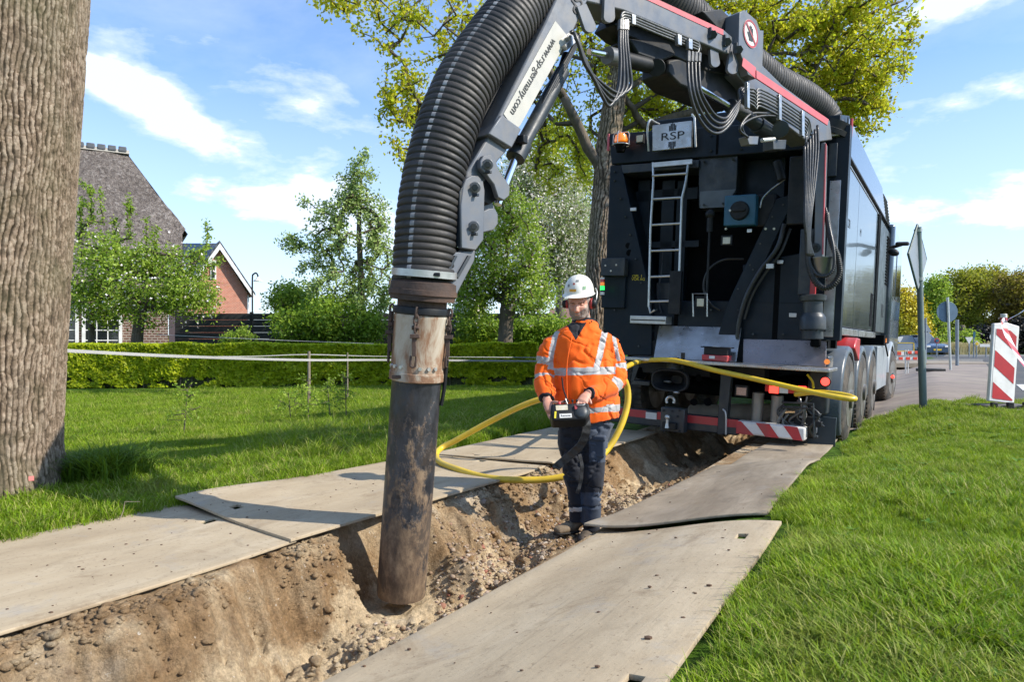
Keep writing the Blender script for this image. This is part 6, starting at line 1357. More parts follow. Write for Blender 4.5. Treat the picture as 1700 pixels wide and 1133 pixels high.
# ------------------------------------------------------------------ farmhouse with thatched roof
def part0(name, f, m, parent, base, smooth=35, bevel=0, label=None):
    b_ = Vector(base); mb = MB(lambda v_: v_ - b_); f(mb); o = mb.build(name, m, parent, smooth, bevel)
    if label: o['label'] = label
    return o
m_thatch, nb, b = newmat('thatch'); v = nb.coord('Object'); vs = nb.coord('Object', (3.2, 3.2, 1.1))
c = nb.ramp(nb.noise(vs, 2.6, 9, .78, .6), [(.36, (.06, .048, .04)), (.5, (.26, .215, .185)), (.64, (.52, .46, .41))])
c = nb.mix(nb.ramp(nb.noise(v, .45, 6, .6), [(.42, 0), (.65, .5)]), c, (.12, .095, .08))
nb.set(b.inputs['Base Color'], c); b.inputs['Roughness'].default_value = .98; nb.set(b.inputs['Normal'], nb.bump(nb.noise(vs, 2.6, 8, .8, .6), 1, .3))
m_brick, nb, b = newmat('farmhouse_brick')
def brickmat(nb, b, c1, c2, mort, sc, scale=1.0):
    bt_ = nb.new('ShaderNodeTexBrick'); g = nb.new('ShaderNodeTexCoord'); sp = nb.new('ShaderNodeSeparateXYZ'); nb.L.new(g.outputs['Object'], sp.inputs[0]); cx = nb.new('ShaderNodeCombineXYZ')
    nb.L.new(nb.math('ADD', sp.outputs[0], sp.outputs[1]), cx.inputs[0]); nb.L.new(sp.outputs[2], cx.inputs[1]); nb.L.new(cx.outputs[0], bt_.inputs['Vector'])
    bt_.inputs['Scale'].default_value = scale; bt_.inputs['Brick Width'].default_value = sc[0]; bt_.inputs['Row Height'].default_value = sc[1]; bt_.inputs['Mortar Size'].default_value = sc[2]; bt_.inputs['Color1'].default_value = (*c1, 1); bt_.inputs['Color2'].default_value = (*c2, 1); bt_.inputs['Mortar'].default_value = (*mort, 1)
    c = nb.mix(.5, bt_.outputs['Color'], nb.ramp(nb.noise(g.outputs['Object'], 4, 6, .6), [(.3, .65), (.7, 1.2)]), 'MULTIPLY')
    nb.set(b.inputs['Base Color'], c); b.inputs['Roughness'].default_value = .9; nb.set(b.inputs['Normal'], nb.bump(bt_.outputs['Fac'], -.6, .01))
brickmat(nb, b, (.14, .065, .045), (.095, .045, .035), (.30, .26, .22), (.23, .085, .016))
YH = 24.0
hb_ = P(200, 572, YH); hb_.z = 0
house = empty('farmhouse', hb_, 'old farmhouse with a huge grey thatched roof behind the apple tree', 'house')
PHI = math.radians(29); E1 = Vector((math.cos(PHI), math.sin(PHI), 0)); E2 = Vector((-math.sin(PHI), math.cos(PHI), 0)); C0 = P(305, CY, YH); C0.z = 0; RD = 5.6
def hp_at(px, py, ly):
    k = (px - CX) / F; lx = (k * (C0.y + E2.y * ly) - (C0.x + E2.x * ly)) / (E1.x - k * E1.y); w_ = C0 + E1 * lx + E2 * ly; return Vector((lx, ly, H - (py - CY) / F * w_.y))
def L2W(v_): return C0 + E1 * v_[0] + E2 * v_[1] + Vector((0, 0, v_[2]))
eR = hp_at(305, 492, 0); rR = hp_at(212, 256, RD)
def on_slope(px, py):
    ly = 3.0
    for _ in range(20): q_ = hp_at(px, py, ly); ly = RD * (q_.z - eR.z) / (rR.z - eR.z)
    return hp_at(px, py, ly)
hipR = on_slope(312, 389); inn = on_slope(303, 397)
rL = Vector((-16, RD, rR.z)); eL = Vector((-16, 0, eR.z)); hipB = Vector((hipR.x, 2 * RD - hipR.y, hipR.z)); eB = Vector((eR.x, 2 * RD, eR.z)); eBL = Vector((-16, 2 * RD, eR.z))
def hpart(name, f, m, parent, smooth=35, bevel=0):
    mb = MB(lambda v_: L2W(v_) - hb_); f(mb); return mb.build(name, m, parent, smooth, bevel)
def roof(mb):
    # front slope as a slightly uneven grid
    n1, n2 = 46, 30; vs = []; fs = []
    for i in range(n2 + 1):
        t = i / n2; z = eR.z + (rR.z - eR.z) * t; y = eR.y + (rR.y - eR.y) * t
        hz_ = (hipR.z - eR.z) / (rR.z - eR.z)
        xr = (eR.x + (inn.x - eR.x) * t / hz_) if t < hz_ else hipR.x + (rR.x - hipR.x) * (t - hz_) / (1 - hz_)
        for j in range(n1 + 1):
            s_ = j / n1; x = -16 + (xr + 16) * s_; w_ = .07 * float(vnoise(x * .8, z * .9, 0, 8)) + .03 * float(vnoise(x * 4, z * 4, 0, 9))
            vs.append((x, y - w_ - .02, z + w_))
    for i in range(n2):
        for j in range(n1): a = i * (n1 + 1) + j; fs.append((a, a + 1, a + n1 + 2, a + n1 + 1))
    mb.add(vs, fs)
    mb.add([rR, hipR, hipB], [(0, 1, 2)])                                    # small hip
    mb.add([rL, rR, hipB + Vector((0, 0, 0)), eB, eBL], [(4, 3, 2, 1, 0)])        # back slope
    dn = Vector((0, .28, -.42)); 
    mb.add([eR, inn, hipR, inn + Vector((-.35, .45, -.35)), eR + Vector((-.3, .3, -.35))], [(0, 1, 3, 4), (1, 2, 3)])
    mb.add([eL, eR, eR + Vector((-.2, .35, -.30)), eL + Vector((0, .35, -.30))], [(0, 1, 2, 3)])
    mb.add([hipR, hipB, hipB + Vector((-.4, 0, -.35)), hipR + Vector((-.4, 0, -.35))], [(0, 1, 2, 3)])
hpart('thatched_roof', roof, m_thatch, house, 60)
wx = eR.x - .45
hpart('wall', lambda mb: (mb.box2((-16, .45, -.05), (wx, .75, eR.z + .5)), mb.prism([Vector((wx, .7, 0)), Vector((wx, 2 * RD - .7, 0)), Vector((wx, 2 * RD - .7, eR.z)), Vector((wx, hipB.y - .3, hipR.z - .3)), Vector((wx, hipR.y + .3, hipR.z - .3)), Vector((wx, .7, eR.z))], (-.3, 0, 0))), m_brick, house)
m_wfr = mat('white_window_paint', (.76, .76, .74), rough=.5, bump=0); m_wgl = mat('window_glass', (.012, .016, .018), rough=.06, bump=0, coat=1); m_ridge = mat('ridge_tile', (.10, .105, .115), (.075, .08, .09), 8, .6); m_mortar = mat('pale_mortar', (.52, .48, .42), rough=.9)
def window(x0, x1, y0, y1, cols, rows, Y, parent, base):
    a, b_ = P(x0, y1, Y), P(x1, y0, Y); fr = part0('window', lambda mb: (mb.box2((a.x, Y - .06, a.z), (a.x + .09, Y + .03, b_.z)), mb.box2((b_.x - .09, Y - .06, a.z), (b_.x, Y + .03, b_.z)), mb.box2((a.x + .09, Y - .06, b_.z - .08), (b_.x - .09, Y + .03, b_.z)), mb.box2((a.x + .09, Y - .07, a.z), (b_.x - .09, Y + .03, a.z + .10))), m_wfr, parent, base)
    n1, n2 = cols, rows; w_ = (b_.x - a.x - .18) / n1; h_ = (b_.z - a.z - .18) / n2
    for i in range(n1):
        for j in range(n2): part0('pane', lambda mb: mb.box2((a.x + .09 + i * w_ + .012, Y - .01, a.z + .10 + j * h_ + .012), (a.x + .09 + (i + 1) * w_ - .012, Y + .0, a.z + .10 + (j + 1) * h_ - .012)), m_wgl, fr, base)
    part0('glazing_bar', lambda mb: [mb.box2((a.x + .09 + i * w_ - .014, Y - .03, a.z + .1), (a.x + .09 + i * w_ + .014, Y - .005, b_.z - .08)) for i in range(1, n1)] + [mb.box2((a.x + .09, Y - .032, a.z + .1 + j * h_ - .014), (b_.x - .09, Y - .006, a.z + .1 + j * h_ + .014)) for j in range(1, n2)], m_wfr, fr, base)
def hwindow(x0, x1, y0, y1, cols, rows):
    a = hp_at(x0, y1, .43); b_ = hp_at(x1, y0, .43); top = H - (y0 - CY) / F * 24; a.z = .75; b_.z = 2.25
    fr = hpart('window', lambda mb: (mb.box2((a.x, .36, a.z), (a.x + .1, .46, b_.z)), mb.box2((b_.x - .1, .36, a.z), (b_.x, .46, b_.z)), mb.box2((a.x + .1, .36, b_.z - .08), (b_.x - .1, .46, b_.z)), mb.box2((a.x + .1, .34, a.z), (b_.x - .1, .46, a.z + .1))), m_wfr, house)
    w_ = (b_.x - a.x - .2) / cols; h_ = (b_.z - a.z - .18) / rows
    for i in range(cols):
        for j in range(rows): hpart('pane', lambda mb: mb.box2((a.x + .1 + i * w_ + .014, .42, a.z + .1 + j * h_ + .014), (a.x + .1 + (i + 1) * w_ - .014, .435, a.z + .1 + (j + 1) * h_ - .014)), m_wgl, fr)
    for i in range(1, cols): hpart('glazing_bar', lambda mb: mb.box2((a.x + .1 + i * w_ - .016, .39, a.z + .1), (a.x + .1 + i * w_ + .016, .43, b_.z - .08)), m_wfr, fr)
    for j in range(1, rows): hpart('glazing_bar', lambda mb: mb.box2((a.x + .1, .394, a.z + .1 + j * h_ - .014), (b_.x - .1, .428, a.z + .1 + j * h_ + .014)), m_wfr, fr)
hwindow(136, 203, 500, 567, 3, 4); hwindow(74, 131, 500, 567, 3, 4)
hpart('ridge', lambda mb: mb.box2((-15, RD - .16, rR.z - .02), (rR.x + .05, RD + .16, rR.z + .12)), m_mortar, house)
for k in range(12): hpart('ridge_tile', lambda mb: mb.box2((rR.x - .04 - k * .36 - .28, RD - .19, rR.z + .03), (rR.x - .04 - k * .36, RD + .19, rR.z + .24)), m_ridge, house, bevel=.03)
# ------------------------------------------------------------------ red brick house
YR = 42.0
m_redb, nb, b = newmat('red_brick'); brickmat(nb, b, (.50, .16, .09), (.43, .13, .075), (.46, .32, .25), (.22, .075, .012))
m_tile, nb, b = newmat('dark_roof_tile'); v = nb.coord('Object'); w_ = nb.new('ShaderNodeTexWave', wave_type='BANDS', bands_direction='X'); nb.L.new(v, w_.inputs['Vector']); w_.inputs['Scale'].default_value = 1.6
nb.set(b.inputs['Base Color'], nb.ramp(nb.noise(v, 3, 5), [(.3, (.035, .04, .048)), (.7, (.06, .065, .075))])); b.inputs['Roughness'].default_value = .5; nb.set(b.inputs['Normal'], nb.bump(w_.outputs['Fac'], .6, .05))
ap = P(363, 405, YR)
def PR(px, py, off=0.0):
    k = (px - CX) / F; Y = (ap.y - .61 * ap.x - off) / (1 - .61 * k); return P(px, py, Y)
er = PR(418, 488); el = Vector((2 * ap.x - er.x, 2 * ap.y - er.y, er.z)); rb = PR(386, 572); rb.z = 0
rh = empty('brick_house', rb, 'red brick house with dark tiled gable roof beyond the black fence', 'house'); dpt = Vector((-5.5, 9, 0))
ob = Vector((.18, -.30, 0)); ud = Vector((0, 0, -.28))
gd = (er - el); gd.z = 0; gd.normalize(); wR = er - gd * .25; wL = el + gd * .25
g0 = lambda v_: Vector((v_.x, v_.y, 0))
part0('wall', lambda mb: mb.prism([g0(wL), g0(wR), wR, ap - Vector((0, 0, .15)), wL], dpt), m_redb, rh, rb)
for e_, s1 in ((er, 1), (el, -1)):
    n_ = Vector((0, 0, .16))
    part0('roof', lambda mb: mb.prism([ap + ob, e_ + ob + Vector((.15 * s1, 0, -.15)), e_ + ob + Vector((.15 * s1, 0, -.0)), ap + ob + n_], dpt + Vector((0, .5, 0))), m_tile, rh, rb)
    part0('verge_board', lambda mb: mb.prism([ap + ob * 1.12 - n_ * .1, e_ + ob * 1.12 + Vector((.15 * s1, 0, -.2)), e_ + ob * 1.12 + Vector((.15 * s1, 0, -.48)), ap + ob * 1.12 - Vector((0, 0, .36))], (0, .05, 0)), m_wfr, rh, rb)
wf_ = part0('window', lambda mb: mb.prism([PR(349.5, 464, .08), PR(358.5, 464, .08), PR(358.5, 432, .08), PR(349.5, 432, .08)], (0, .05, 0)), m_wfr, rh, rb); part0('pane', lambda mb: mb.prism([PR(351.5, 461, .12), PR(356.5, 461, .12), PR(356.5, 435, .12), PR(351.5, 435, .12)], (0, .02, 0)), m_wgl, wf_, rb)
part0('solar_panel', lambda mb: mb.prism([P(313, 406, YR + 3), P(341, 405, YR + 3), P(333, 428, YR + 2), P(302, 429, YR + 2)], (0, .08, .06)), mat('solar_glass', (.012, .035, .07), rough=.1, bump=0, coat=1), rh, rb)
part0('rear_roof', lambda mb: mb.prism([P(300, 404, YR + 6), P(365, 404, YR + 6), P(352, 440, YR + 3.5), P(290, 442, YR + 3.5)], (0, .2, -.1)), m_tile, rh, rb)
part0('gutter_pipe', lambda mb: mb.cyl(g0(wR) + gd * .05, wR + gd * .05 - Vector((0, 0, .1)), .04, n=8), m_wfr, rh, rb)
# lamp
lb = P(419, 572, 33); lb.z = 0; lp = empty('street_lamp', lb, 'curved top street lamp beside the red brick house', 'street lamp')
m_pole = mat('dark_green_pole', (.05, .075, .07), (.065, .09, .085), 5, .45, .2, .05); mb = MB(); mb.tube(spline([(0, 0, 0), (0, 0, 2.6), (0, 0, 4.1), (.05, 0, 4.3), (.16, 0, 4.36), (.24, 0, 4.28), (.26, 0, 4.15)], 5), .038, 8); mb.build('pole', m_dark, lp)
mb = MB(); mb.lathe((.26, 0, 3.98), (.26, 0, 4.2), [(0, .2), (.03, .19), (.12, .08), (.2, .04)], 16); mb.build('lamp_shade', m_white, lp)
# black board fence
fb_ = P(290, 572, 22.3); fb_.z = 0; fe = empty('board_fence', fb_, 'black horizontal board fence running behind the hedge', 'fence'); m_fb = mat('black_fence_board', (.022, .021, .022), (.04, .037, .036), 5, .75, 0, .4, 30, stretch=(.2, 1, 3))
bm_ = MB(); bm_.box((1.2, 0, 0), (2.38, .03, .195)); bo = bm_.build('board', m_fb, fe, 35, .004); k = 0
for i in range(5):
    for r in range(10):
        o = bo if (i == 0 and r == 0) else bo.copy()
        if o is not bo: ROOT.objects.link(o); o.parent = fe
        o.location = (i * 2.4, .012 * ((r + i) % 2), .12 + r * .2)
    mb = MB(); mb.box((i * 2.4 + 2.39, .06, 1.02), (.1, .08, 2.1)); mb.build('post', m_fb, fe)
fb2 = P(742, 572, 24.0); fb2.z = 0; fe2 = empty('board_fence', fb2, 'short piece of black fence seen behind the suction pipe and orchard trees', 'fence')
for i in range(3):
    for r in range(9):
        o = bo.copy(); ROOT.objects.link(o); o.parent = fe2; o.location = (i * 2.4 - 2.4, 0, .1 + r * .2)
# far roofs between the orchard trunks
def shed(name, label, x0, x1, yr, ye, Y, m):
    a, b_, c_, d_ = P(x0, ye, Y), P(x1, ye, Y), P(x1 - (x1 - x0) * .12, yr, Y + 3), P(x0 + (x1 - x0) * .12, yr, Y + 3); base = Vector(((a.x + b_.x) / 2, Y, 0)); r = empty(name, base, label, 'house')
    part0('wall', lambda mb: mb.box2((a.x + .3, Y + .2, 0), (b_.x - .3, Y + 6, a.z)), m_brick, r, base); part0('roof', lambda mb: (mb.prism([a, b_, c_, d_], (0, .1, .15)), mb.prism([d_, c_, b_ + Vector((0, 6.2, 0)), a + Vector((0, 6.2, 0))], (0, .1, .15))), m, r, base)
shed('shed', 'low building with pale grey roof glimpsed left of the orchard trunk', 750, 806, 502, 532, 36, mat('pale_roof', (.42, .42, .42), rough=.6)); shed('house', 'far house with rust brown roof behind the man', 905, 990, 515, 548, 44, mat('brown_roof', (.22, .12, .09), (.16, .09, .07), 4, .8))

# ------------------------------------------------------------------ road side on the right
m_pave, nb, b = newmat('brick_paving'); v = nb.coord('Object', rot=(0, 0, .5)); bt_ = nb.new('ShaderNodeTexBrick'); nb.L.new(v, bt_.inputs['Vector'])
for kk, vv in (('Scale', 1.0), ('Brick Width', .21), ('Row Height', .08), ('Mortar Size', .006)): bt_.inputs[kk].default_value = vv
bt_.inputs['Color1'].default_value = (.27, .215, .18, 1); bt_.inputs['Color2'].default_value = (.20, .16, .14, 1); bt_.inputs['Mortar'].default_value = (.22, .19, .15, 1)
c = nb.mix(.8, bt_.outputs['Color'], nb.ramp(nb.noise(v, .7, 8, .65), [(.3, .62), (.7, 1.3)]), 'MULTIPLY'); c = nb.mix(nb.ramp(nb.noise(nb.coord('Object', (1, .15, 1), (0, 0, -.6)), 2.2, 5), [(.5, 0), (.66, .6)]), c, (.33, .28, .21))
nb.set(b.inputs['Base Color'], c); b.inputs['Roughness'].default_value = .85; nb.set(b.inputs['Normal'], nb.bump(bt_.outputs['Fac'], -.5, .006))
m_asph = mat('asphalt', (.055, .057, .06), (.07, .07, .072), 3, .85, 0, .5, 120, dirt=(.12, .11, .095), dirt_amt=.2, dirt_scale=.8)
m_line_w = mat('road_paint', (.68, .68, .66), (.55, .55, .52), 8, .6, bump=0)
def sheet(name, Ys, xl, xr, lift, m, n=14, label=None):
    Ys = np.array(Ys); XL = np.array([xl(y) for y in Ys]); XR = np.array([xr(y) for y in Ys]); t = np.linspace(0, 1, n)
    X = XL[:, None] + (XR - XL)[:, None] * t[None]; Y = np.repeat(Ys[:, None], n, 1); Z = hz(X, Y) + lift; V = np.stack([X, Y, Z], -1).reshape(-1, 3)
    i, j = np.meshgrid(np.arange(len(Ys) - 1), np.arange(n - 1), indexing='ij'); a = (i * n + j).ravel()
    return tag(link(name, arr_mesh(name, V, np.stack([a, a + 1, a + n + 1, a + n], -1)), m, smooth=180), label, None, None, 'structure')
edge = lambda y: 7.05 + (y - 9.9) * .644
sheet('paving', list(np.linspace(8.7, 33.5, 60)), lambda y: (3.9 + (y - 8.7) * .52) if y < 20 else 9.8 + (y - 20) * .3, edge, .014, m_pave, 40, 'brick paved area in front of the lorry')
sheet('road', list(np.linspace(7.4, 33.5, 40)), lambda y: edge(y) + .001, lambda y: edge(y) + 9, .018, m_asph, 24, 'asphalt road running off to the right')
sheet('cross_road', list(np.linspace(33.6, 47, 12)), lambda y: -12, lambda y: 90, .022, m_asph, 60, 'asphalt road crossing in the distance')
for y0, y1 in ((12.6, 16.2), (19.5, 23), (26.5, 30)): sheet('road_line', list(np.linspace(y0, y1, 6)), lambda y: edge(y) + 1.15 + .03 * (y - 10), lambda y: edge(y) + 1.30 + .03 * (y - 10), .024, m_line_w, 2, 'white dash of the road centre line')
sheet('road_line', list(np.linspace(12.4, 14.2, 4)), lambda y: edge(y) + .25, lambda y: edge(y) + .42, .024, m_line_w, 2, 'white dash at the road edge by the barrier')
m_kerb = mat('concrete_kerb', (.36, .35, .33), (.28, .27, .25), 6, .85)
mb = MB(); mb.box2((8, 33.5, .0), (22.2, 33.75, .34)); tag(mb.build('kerb', m_kerb), 'low concrete kerb along the crossing road', kind='structure')
mb = MB(); mb.box2((8, 47, .0), (75, 47.3, .36)); tag(mb.build('kerb', m_kerb), 'far concrete kerb behind the crossing road', kind='structure')
m_island = mat('sandy_island', (.30, .25, .19), (.22, .18, .13), 3, .9)
mb = MB(); mb.box2((9, 29.2, .1), (20.6, 33.45, .275)); tag(mb.build('traffic_island', m_island, smooth=35), 'sandy strip beside the crossing road', kind='structure')

# priority sign seen from behind
m_zinc = mat('zinc_grey', (.27, .30, .33), (.22, .25, .28), 5, .5, .4, .1); m_green = mat('green_edge', (.03, .07, .055), rough=.5)
m_polegr = mat('galvanised_green_pole', (.10, .145, .14), (.135, .18, .17), 4, .45, .3, .1, dirt=(.2, .2, .17), dirt_amt=.2)
sb = GP(1533, 681); sb.z -= .1; sp0 = empty('priority_sign', sb, 'grey diamond road sign seen from behind on a green grey pole', 'road sign'); tp_ = P(1524.5, 377, 9.15)
part0('pole', lambda mb: mb.lathe(sb, tp_, [(0, .047), (.9, .047), (.92, .038), ((tp_ - sb).length, .038)], 16), m_polegr, sp0, sb, 40)
vl, vr = P(1506, 422, 8.88), P(1536, 431, 9.46); vc = (vl + vr) / 2; hd = (vr - vl) / 2; nn = hd.cross(Vector((0, 0, 1))).normalized(); up = Vector((0, 0, .415))
part0('sign_plate', lambda mb: mb.prism([vc - hd, vc - up, vc + hd, vc + up], nn * .02), m_zinc, sp0, sb, bevel=.006)
for s1 in range(4):
    cs = [vc - hd, vc - up, vc + hd, vc + up]; part0('edge_strip', lambda mb: mb.cyl(cs[s1] + nn * .01, cs[(s1 + 1) % 4] + nn * .01, .014, n=6), m_green, sp0, sb)
for zf_ in (-.22, .24): part0('clamp', lambda mb: mb.cyl(sb.lerp(tp_, (vc.z + zf_ * 1.35 - sb.z) / (tp_.z - sb.z)), sb.lerp(tp_, (vc.z + zf_ * 1.35 + .035 - sb.z) / (tp_.z - sb.z)), .052, n=14), m_alu, sp0, sb)
# barrier board
bb = GP(1664, 680); bl = empty('barrier_board', bb, 'upright red and white striped barrier board standing on the grass', 'barrier')
YB1 = bb.y; pA, pB_, pC, pD = P(1641.5, 666, YB1 - .02), P(1684, 671, YB1 + .06), P(1693, 542, YB1 + .14), P(1650.5, 537, YB1 + .06)
ubx = (pB_ - pA); uby = (pD - pA); bn = ubx.cross(uby).normalized()
if bn.y > 0: bn = -bn
part0('frame', lambda mb: mb.prism([pA, pB_, pC, pC.lerp(pD, .5) + uby * .03, pD], -bn * .045), m_white, bl, bb, bevel=.012)
def qd(u, v_): return pA + ubx * u + uby * v_ + bn * .003
panel_ = part0('panel', lambda mb: mb.add([qd(.08, .03), qd(.92, .03), qd(.92, .94), qd(.08, .94)], [(0, 1, 2, 3)]), m_white, bl, bb)
bands = [(-.09, .11), (.31, .52), (.72, .93), (1.14, 1.3)]
def clip(lo, hi):
    """band between two lines falling to the right by .38 of the height"""
    L0, L1 = .035, .935; f = lambda v0, u: v0 + .36 * (1 - (u - .1) / .8) * .55; us = np.linspace(.1, .9, 17); top = [(u, min(max(f(hi, u), L0), L1)) for u in us]; bot = [(u, min(max(f(lo, u), L0), L1)) for u in us]
    return top, bot
for lo, hi in bands:
    top, bot = clip(lo - .06, hi - .06)
    fs_ = [(i, i + 1, i + 18, i + 17) for i in range(16) if top[i][1] - bot[i][1] > 1e-4 or top[i + 1][1] - bot[i + 1][1] > 1e-4]
    if fs_: part0('red_stripe', lambda mb: mb.add([qd(*q_) + bn * .003 for q_ in top + bot], fs_), mat('signal_red', (.45, .018, .02), rough=.4, bump=0), panel_, bb)
part0('foot', lambda mb: (mb.box2((bb.x - .28, bb.y - .12, bb.z - .02), (bb.x + .30, bb.y + .2, bb.z + .06)), ), mat('recycled_foot', (.13, .12, .115), (.09, .085, .08), 12, .9), bl, bb, bevel=.02)
for dx in (-.2, 0, .2): part0('foot_lug', lambda mb: mb.box2((bb.x + dx - .04, bb.y - .16, bb.z), (bb.x + dx + .04, bb.y - .12, bb.z + .1)), m_dark, bl, bb, bevel=.008)
stc = qd(.42, 1.0) - bn * .02
part0('lamp_stub', lambda mb: mb.cyl(stc, stc + Vector((0, 0, .14)), .038, n=16), m_white, bl, bb, bevel=.006); part0('red_band', lambda mb: mb.cyl(stc + Vector((0, 0, .055)), stc + Vector((0, 0, .09)), .0395, n=16), MATS['signal_red'], bl, bb)
m_tp, nb, b = newmat('barrier_tape'); v = nb.coord('Object', (1, 1, 1), (0, .6, .3)); wv = nb.new('ShaderNodeTexWave'); nb.L.new(v, wv.inputs[0]); wv.inputs['Scale'].default_value = 3.2; wv.inputs['Distortion'].default_value = .6
nb.set(b.inputs['Base Color'], nb.ramp(wv.outputs['Fac'], [(.45, (.72, .70, .72)), (.55, (.62, .05, .06))])); b.inputs['Roughness'].default_value = .3
tpp = [P(1740, 480, 7.6), P(1700, 515, 8.3), P(1674, 531, 8.75), P(1667, 533, 8.78), P(1668, 545, 8.74), P(1676, 565, 8.65), P(1700, 606, 8.3), P(1740, 650, 7.6)]
def tapef(mb):
    q = spline(tpp, 8); vs = []
    for i, p_ in enumerate(q):
        t = (q[min(i + 1, len(q) - 1)] - q[max(i - 1, 0)]).normalized(); s1 = t.cross(Vector((0, -1, .2 * math.sin(i * .4)))).normalized() * .034; vs += [p_ - s1, p_ + s1]
    mb.add(vs, [(2 * i, 2 * i + 1, 2 * i + 3, 2 * i + 2) for i in range(len(q) - 1)])
mb = MB(); tapef(mb); tag(mb.build('barrier_tape', m_tp, None, 180, base=tpp[3]), 'red and white barrier tape tied round the top of the striped board', 'tape')
# smaller signs
def simple_sign(name, label, px, ytop, ybase, Y, shapes, r=.035, tilt=0, pm=None):
    zb = hzp((px - CX) / F * Y, Y); base = P(px, CY, Y); base.z = zb; top = P(px - tilt, ytop, Y); rt = empty(name, base, label, 'road sign')
    part0('pole', lambda mb: mb.cyl(base, top, r, n=10), pm or m_zinc, rt, base)
    for (kind, sx_, sy_, rp, m_, off) in shapes:
        c_ = P(sx_, sy_, Y) + Vector((0, off, 0)); rr = rp * Y / F
        if kind == 'round': pts = [c_ + Vector((rr * math.cos(t), 0, rr * math.sin(t))) for t in np.linspace(0, 2 * math.pi, 25)[:-1]]
        elif kind == 'tri': pts = [c_ + Vector((rr * math.cos(t), 0, rr * math.sin(t))) for t in (math.pi / 2, math.pi * 7 / 6, -math.pi / 6)]
        elif kind == 'inv': pts = [c_ + Vector((rr * math.cos(t), 0, rr * math.sin(t))) for t in (-math.pi / 2, math.pi / 6, math.pi * 5 / 6)]
        elif kind == 'dia': pts = [c_ + Vector((rr * math.cos(t), 0, rr * math.sin(t))) for t in np.linspace(0, 2 * math.pi, 5)[:-1]]
        else: pts = [c_ + Vector((sx1 * rr, 0, sz1 * rr * kind[1])) for sx1, sz1 in ((-1, -1), (1, -1), (1, 1), (-1, 1))]
        part0('sign_plate', lambda mb: mb.prism(pts, (0, .02, 0)), m_, rt, base, bevel=.003)
    return rt
simple_sign('round_sign', 'round grey back of a road sign on a tall leaning pole', 1578, 494, 613, 22.5, [('round', 1574, 518, 17.5, mat('blue_grey_sign_back', (.13, .20, .27), rough=.5, metal=.2), .04)], tilt=5, r=.04, pm=m_alu)
simple_sign('sign_post', 'bare grey post standing right of the round sign back', 1589, 531, 607, 27, [], r=.06)
simple_sign('round_sign', 'triangle and round sign backs half hidden by the green grey pole', 1537, 528, 600, 30, [('tri', 1536, 545, 14, m_zinc, .05), ('round', 1536, 561, 11.5, m_zinc, .05)])
simple_sign('round_sign', 'small red ringed round sign on a thin post far off', 1555, 560, 595, 44, [('round', 1555, 566, 4.5, m_red, -.05), ('round', 1555, 566, 2.8, m_blue, -.075)])
simple_sign('give_way_sign', 'pale triangular sign back beside the blue topped post', 1609, 560, 590, 44, [('inv', 1608, 564, 7.5, m_white, -.05)]); simple_sign('sign_post', 'thin post with blue top left of the yellow diamond', 1616.5, 552, 590, 42, [(('r', 2.5), 1616.5, 556, 1.8, m_blue, -.06)])
simple_sign('priority_sign', 'small yellow diamond sign with white edge in the distance', 1621, 566, 588, 42, [('dia', 1621, 571, 5, m_white, -.05), ('dia', 1621, 571, 3.6, mat('sign_yellow', (.75, .5, .02), rough=.5, bump=0), -.07)])
simple_sign('direction_sign', 'long white direction board beyond the straw coloured reeds', 1637, 572, 588, 43, [(('r', .22), 1637, 574, 11, m_white, -.05)]); simple_sign('give_way_sign', 'pale triangle sign far off above the roadworks boards', 1493, 560, 580, 46, [('inv', 1493, 563, 7, m_white, -.05)]); simple_sign('round_sign', 'white round sign edge just left of the striped board', 1648, 548, 590, 34, [('round', 1648, 560, 6, m_white, -.05)])
# roadworks barrier
rbz = P(1502, 600, 24); rbz.z = hzp(rbz.x, rbz.y); rw = empty('roadworks_barrier', rbz, 'red and white roadworks barrier boards beyond the lorry', 'barrier')
for (x0, x1, y0, y1) in ((1478, 1501, 584, 590), (1480, 1528, 593, 598), (1507, 1530, 583, 588)):
    a_, b_ = P(x0, y1, 24), P(x1, y0, 24); bd = part0('board', lambda mb: mb.box2((a_.x, 24, a_.z), (b_.x, 24.03, b_.z)), m_white, rw, rbz)
    n_ = max(2, int((x1 - x0) / 11))
    for k in range(n_):
        xa = a_.x + (b_.x - a_.x) * k / n_; xb = xa + (b_.x - a_.x) / n_ * .55; part0('red_patch', lambda mb: mb.box2((xa, 23.985, a_.z + .004), (xb, 24.0, b_.z - .004)), mat('bright_orange_red', (.75, .07, .03), rough=.5, bump=0), bd, rbz)
for x_ in (1484, 1504, 1508, 1527): part0('barrier_leg', lambda mb: mb.cyl((P(x_, 0, 24.04).x, 24.05, rbz.z), (P(x_, 0, 24.04).x, 24.05, P(0, 581, 24).z), .02, n=6), m_white, rw, rbz)
b2 = P(1503, 600, 25.2); b2.z = hzp(b2.x, b2.y); r2 = empty('sign_board', b2, 'grey sign board in a yellow frame above the roadworks barrier', 'sign'); a_, b_ = P(1488, 584, 25.2), P(1518, 569, 25.2)
part0('frame', lambda mb: (mb.box2((a_.x, 25.2, a_.z), (b_.x, 25.23, a_.z + .025)), mb.box2((a_.x, 25.2, b_.z - .025), (b_.x, 25.23, b_.z)), mb.box2((a_.x, 25.2, a_.z), (a_.x + .03, 25.23, b_.z)), mb.box2((b_.x - .03, 25.2, a_.z), (b_.x, 25.23, b_.z))), MATS['sign_yellow'], r2, b2); part0('sign_plate', lambda mb: mb.box2((a_.x + .03, 25.21, a_.z + .025), (b_.x - .03, 25.235, b_.z - .025)), m_zinc, r2, b2); part0('pole', lambda mb: mb.cyl((P(1503.5, 0, 25.26).x, 25.27, b2.z), (P(1503.5, 0, 25.26).x, 25.27, b_.z), .025, n=8), m_white, r2, b2)
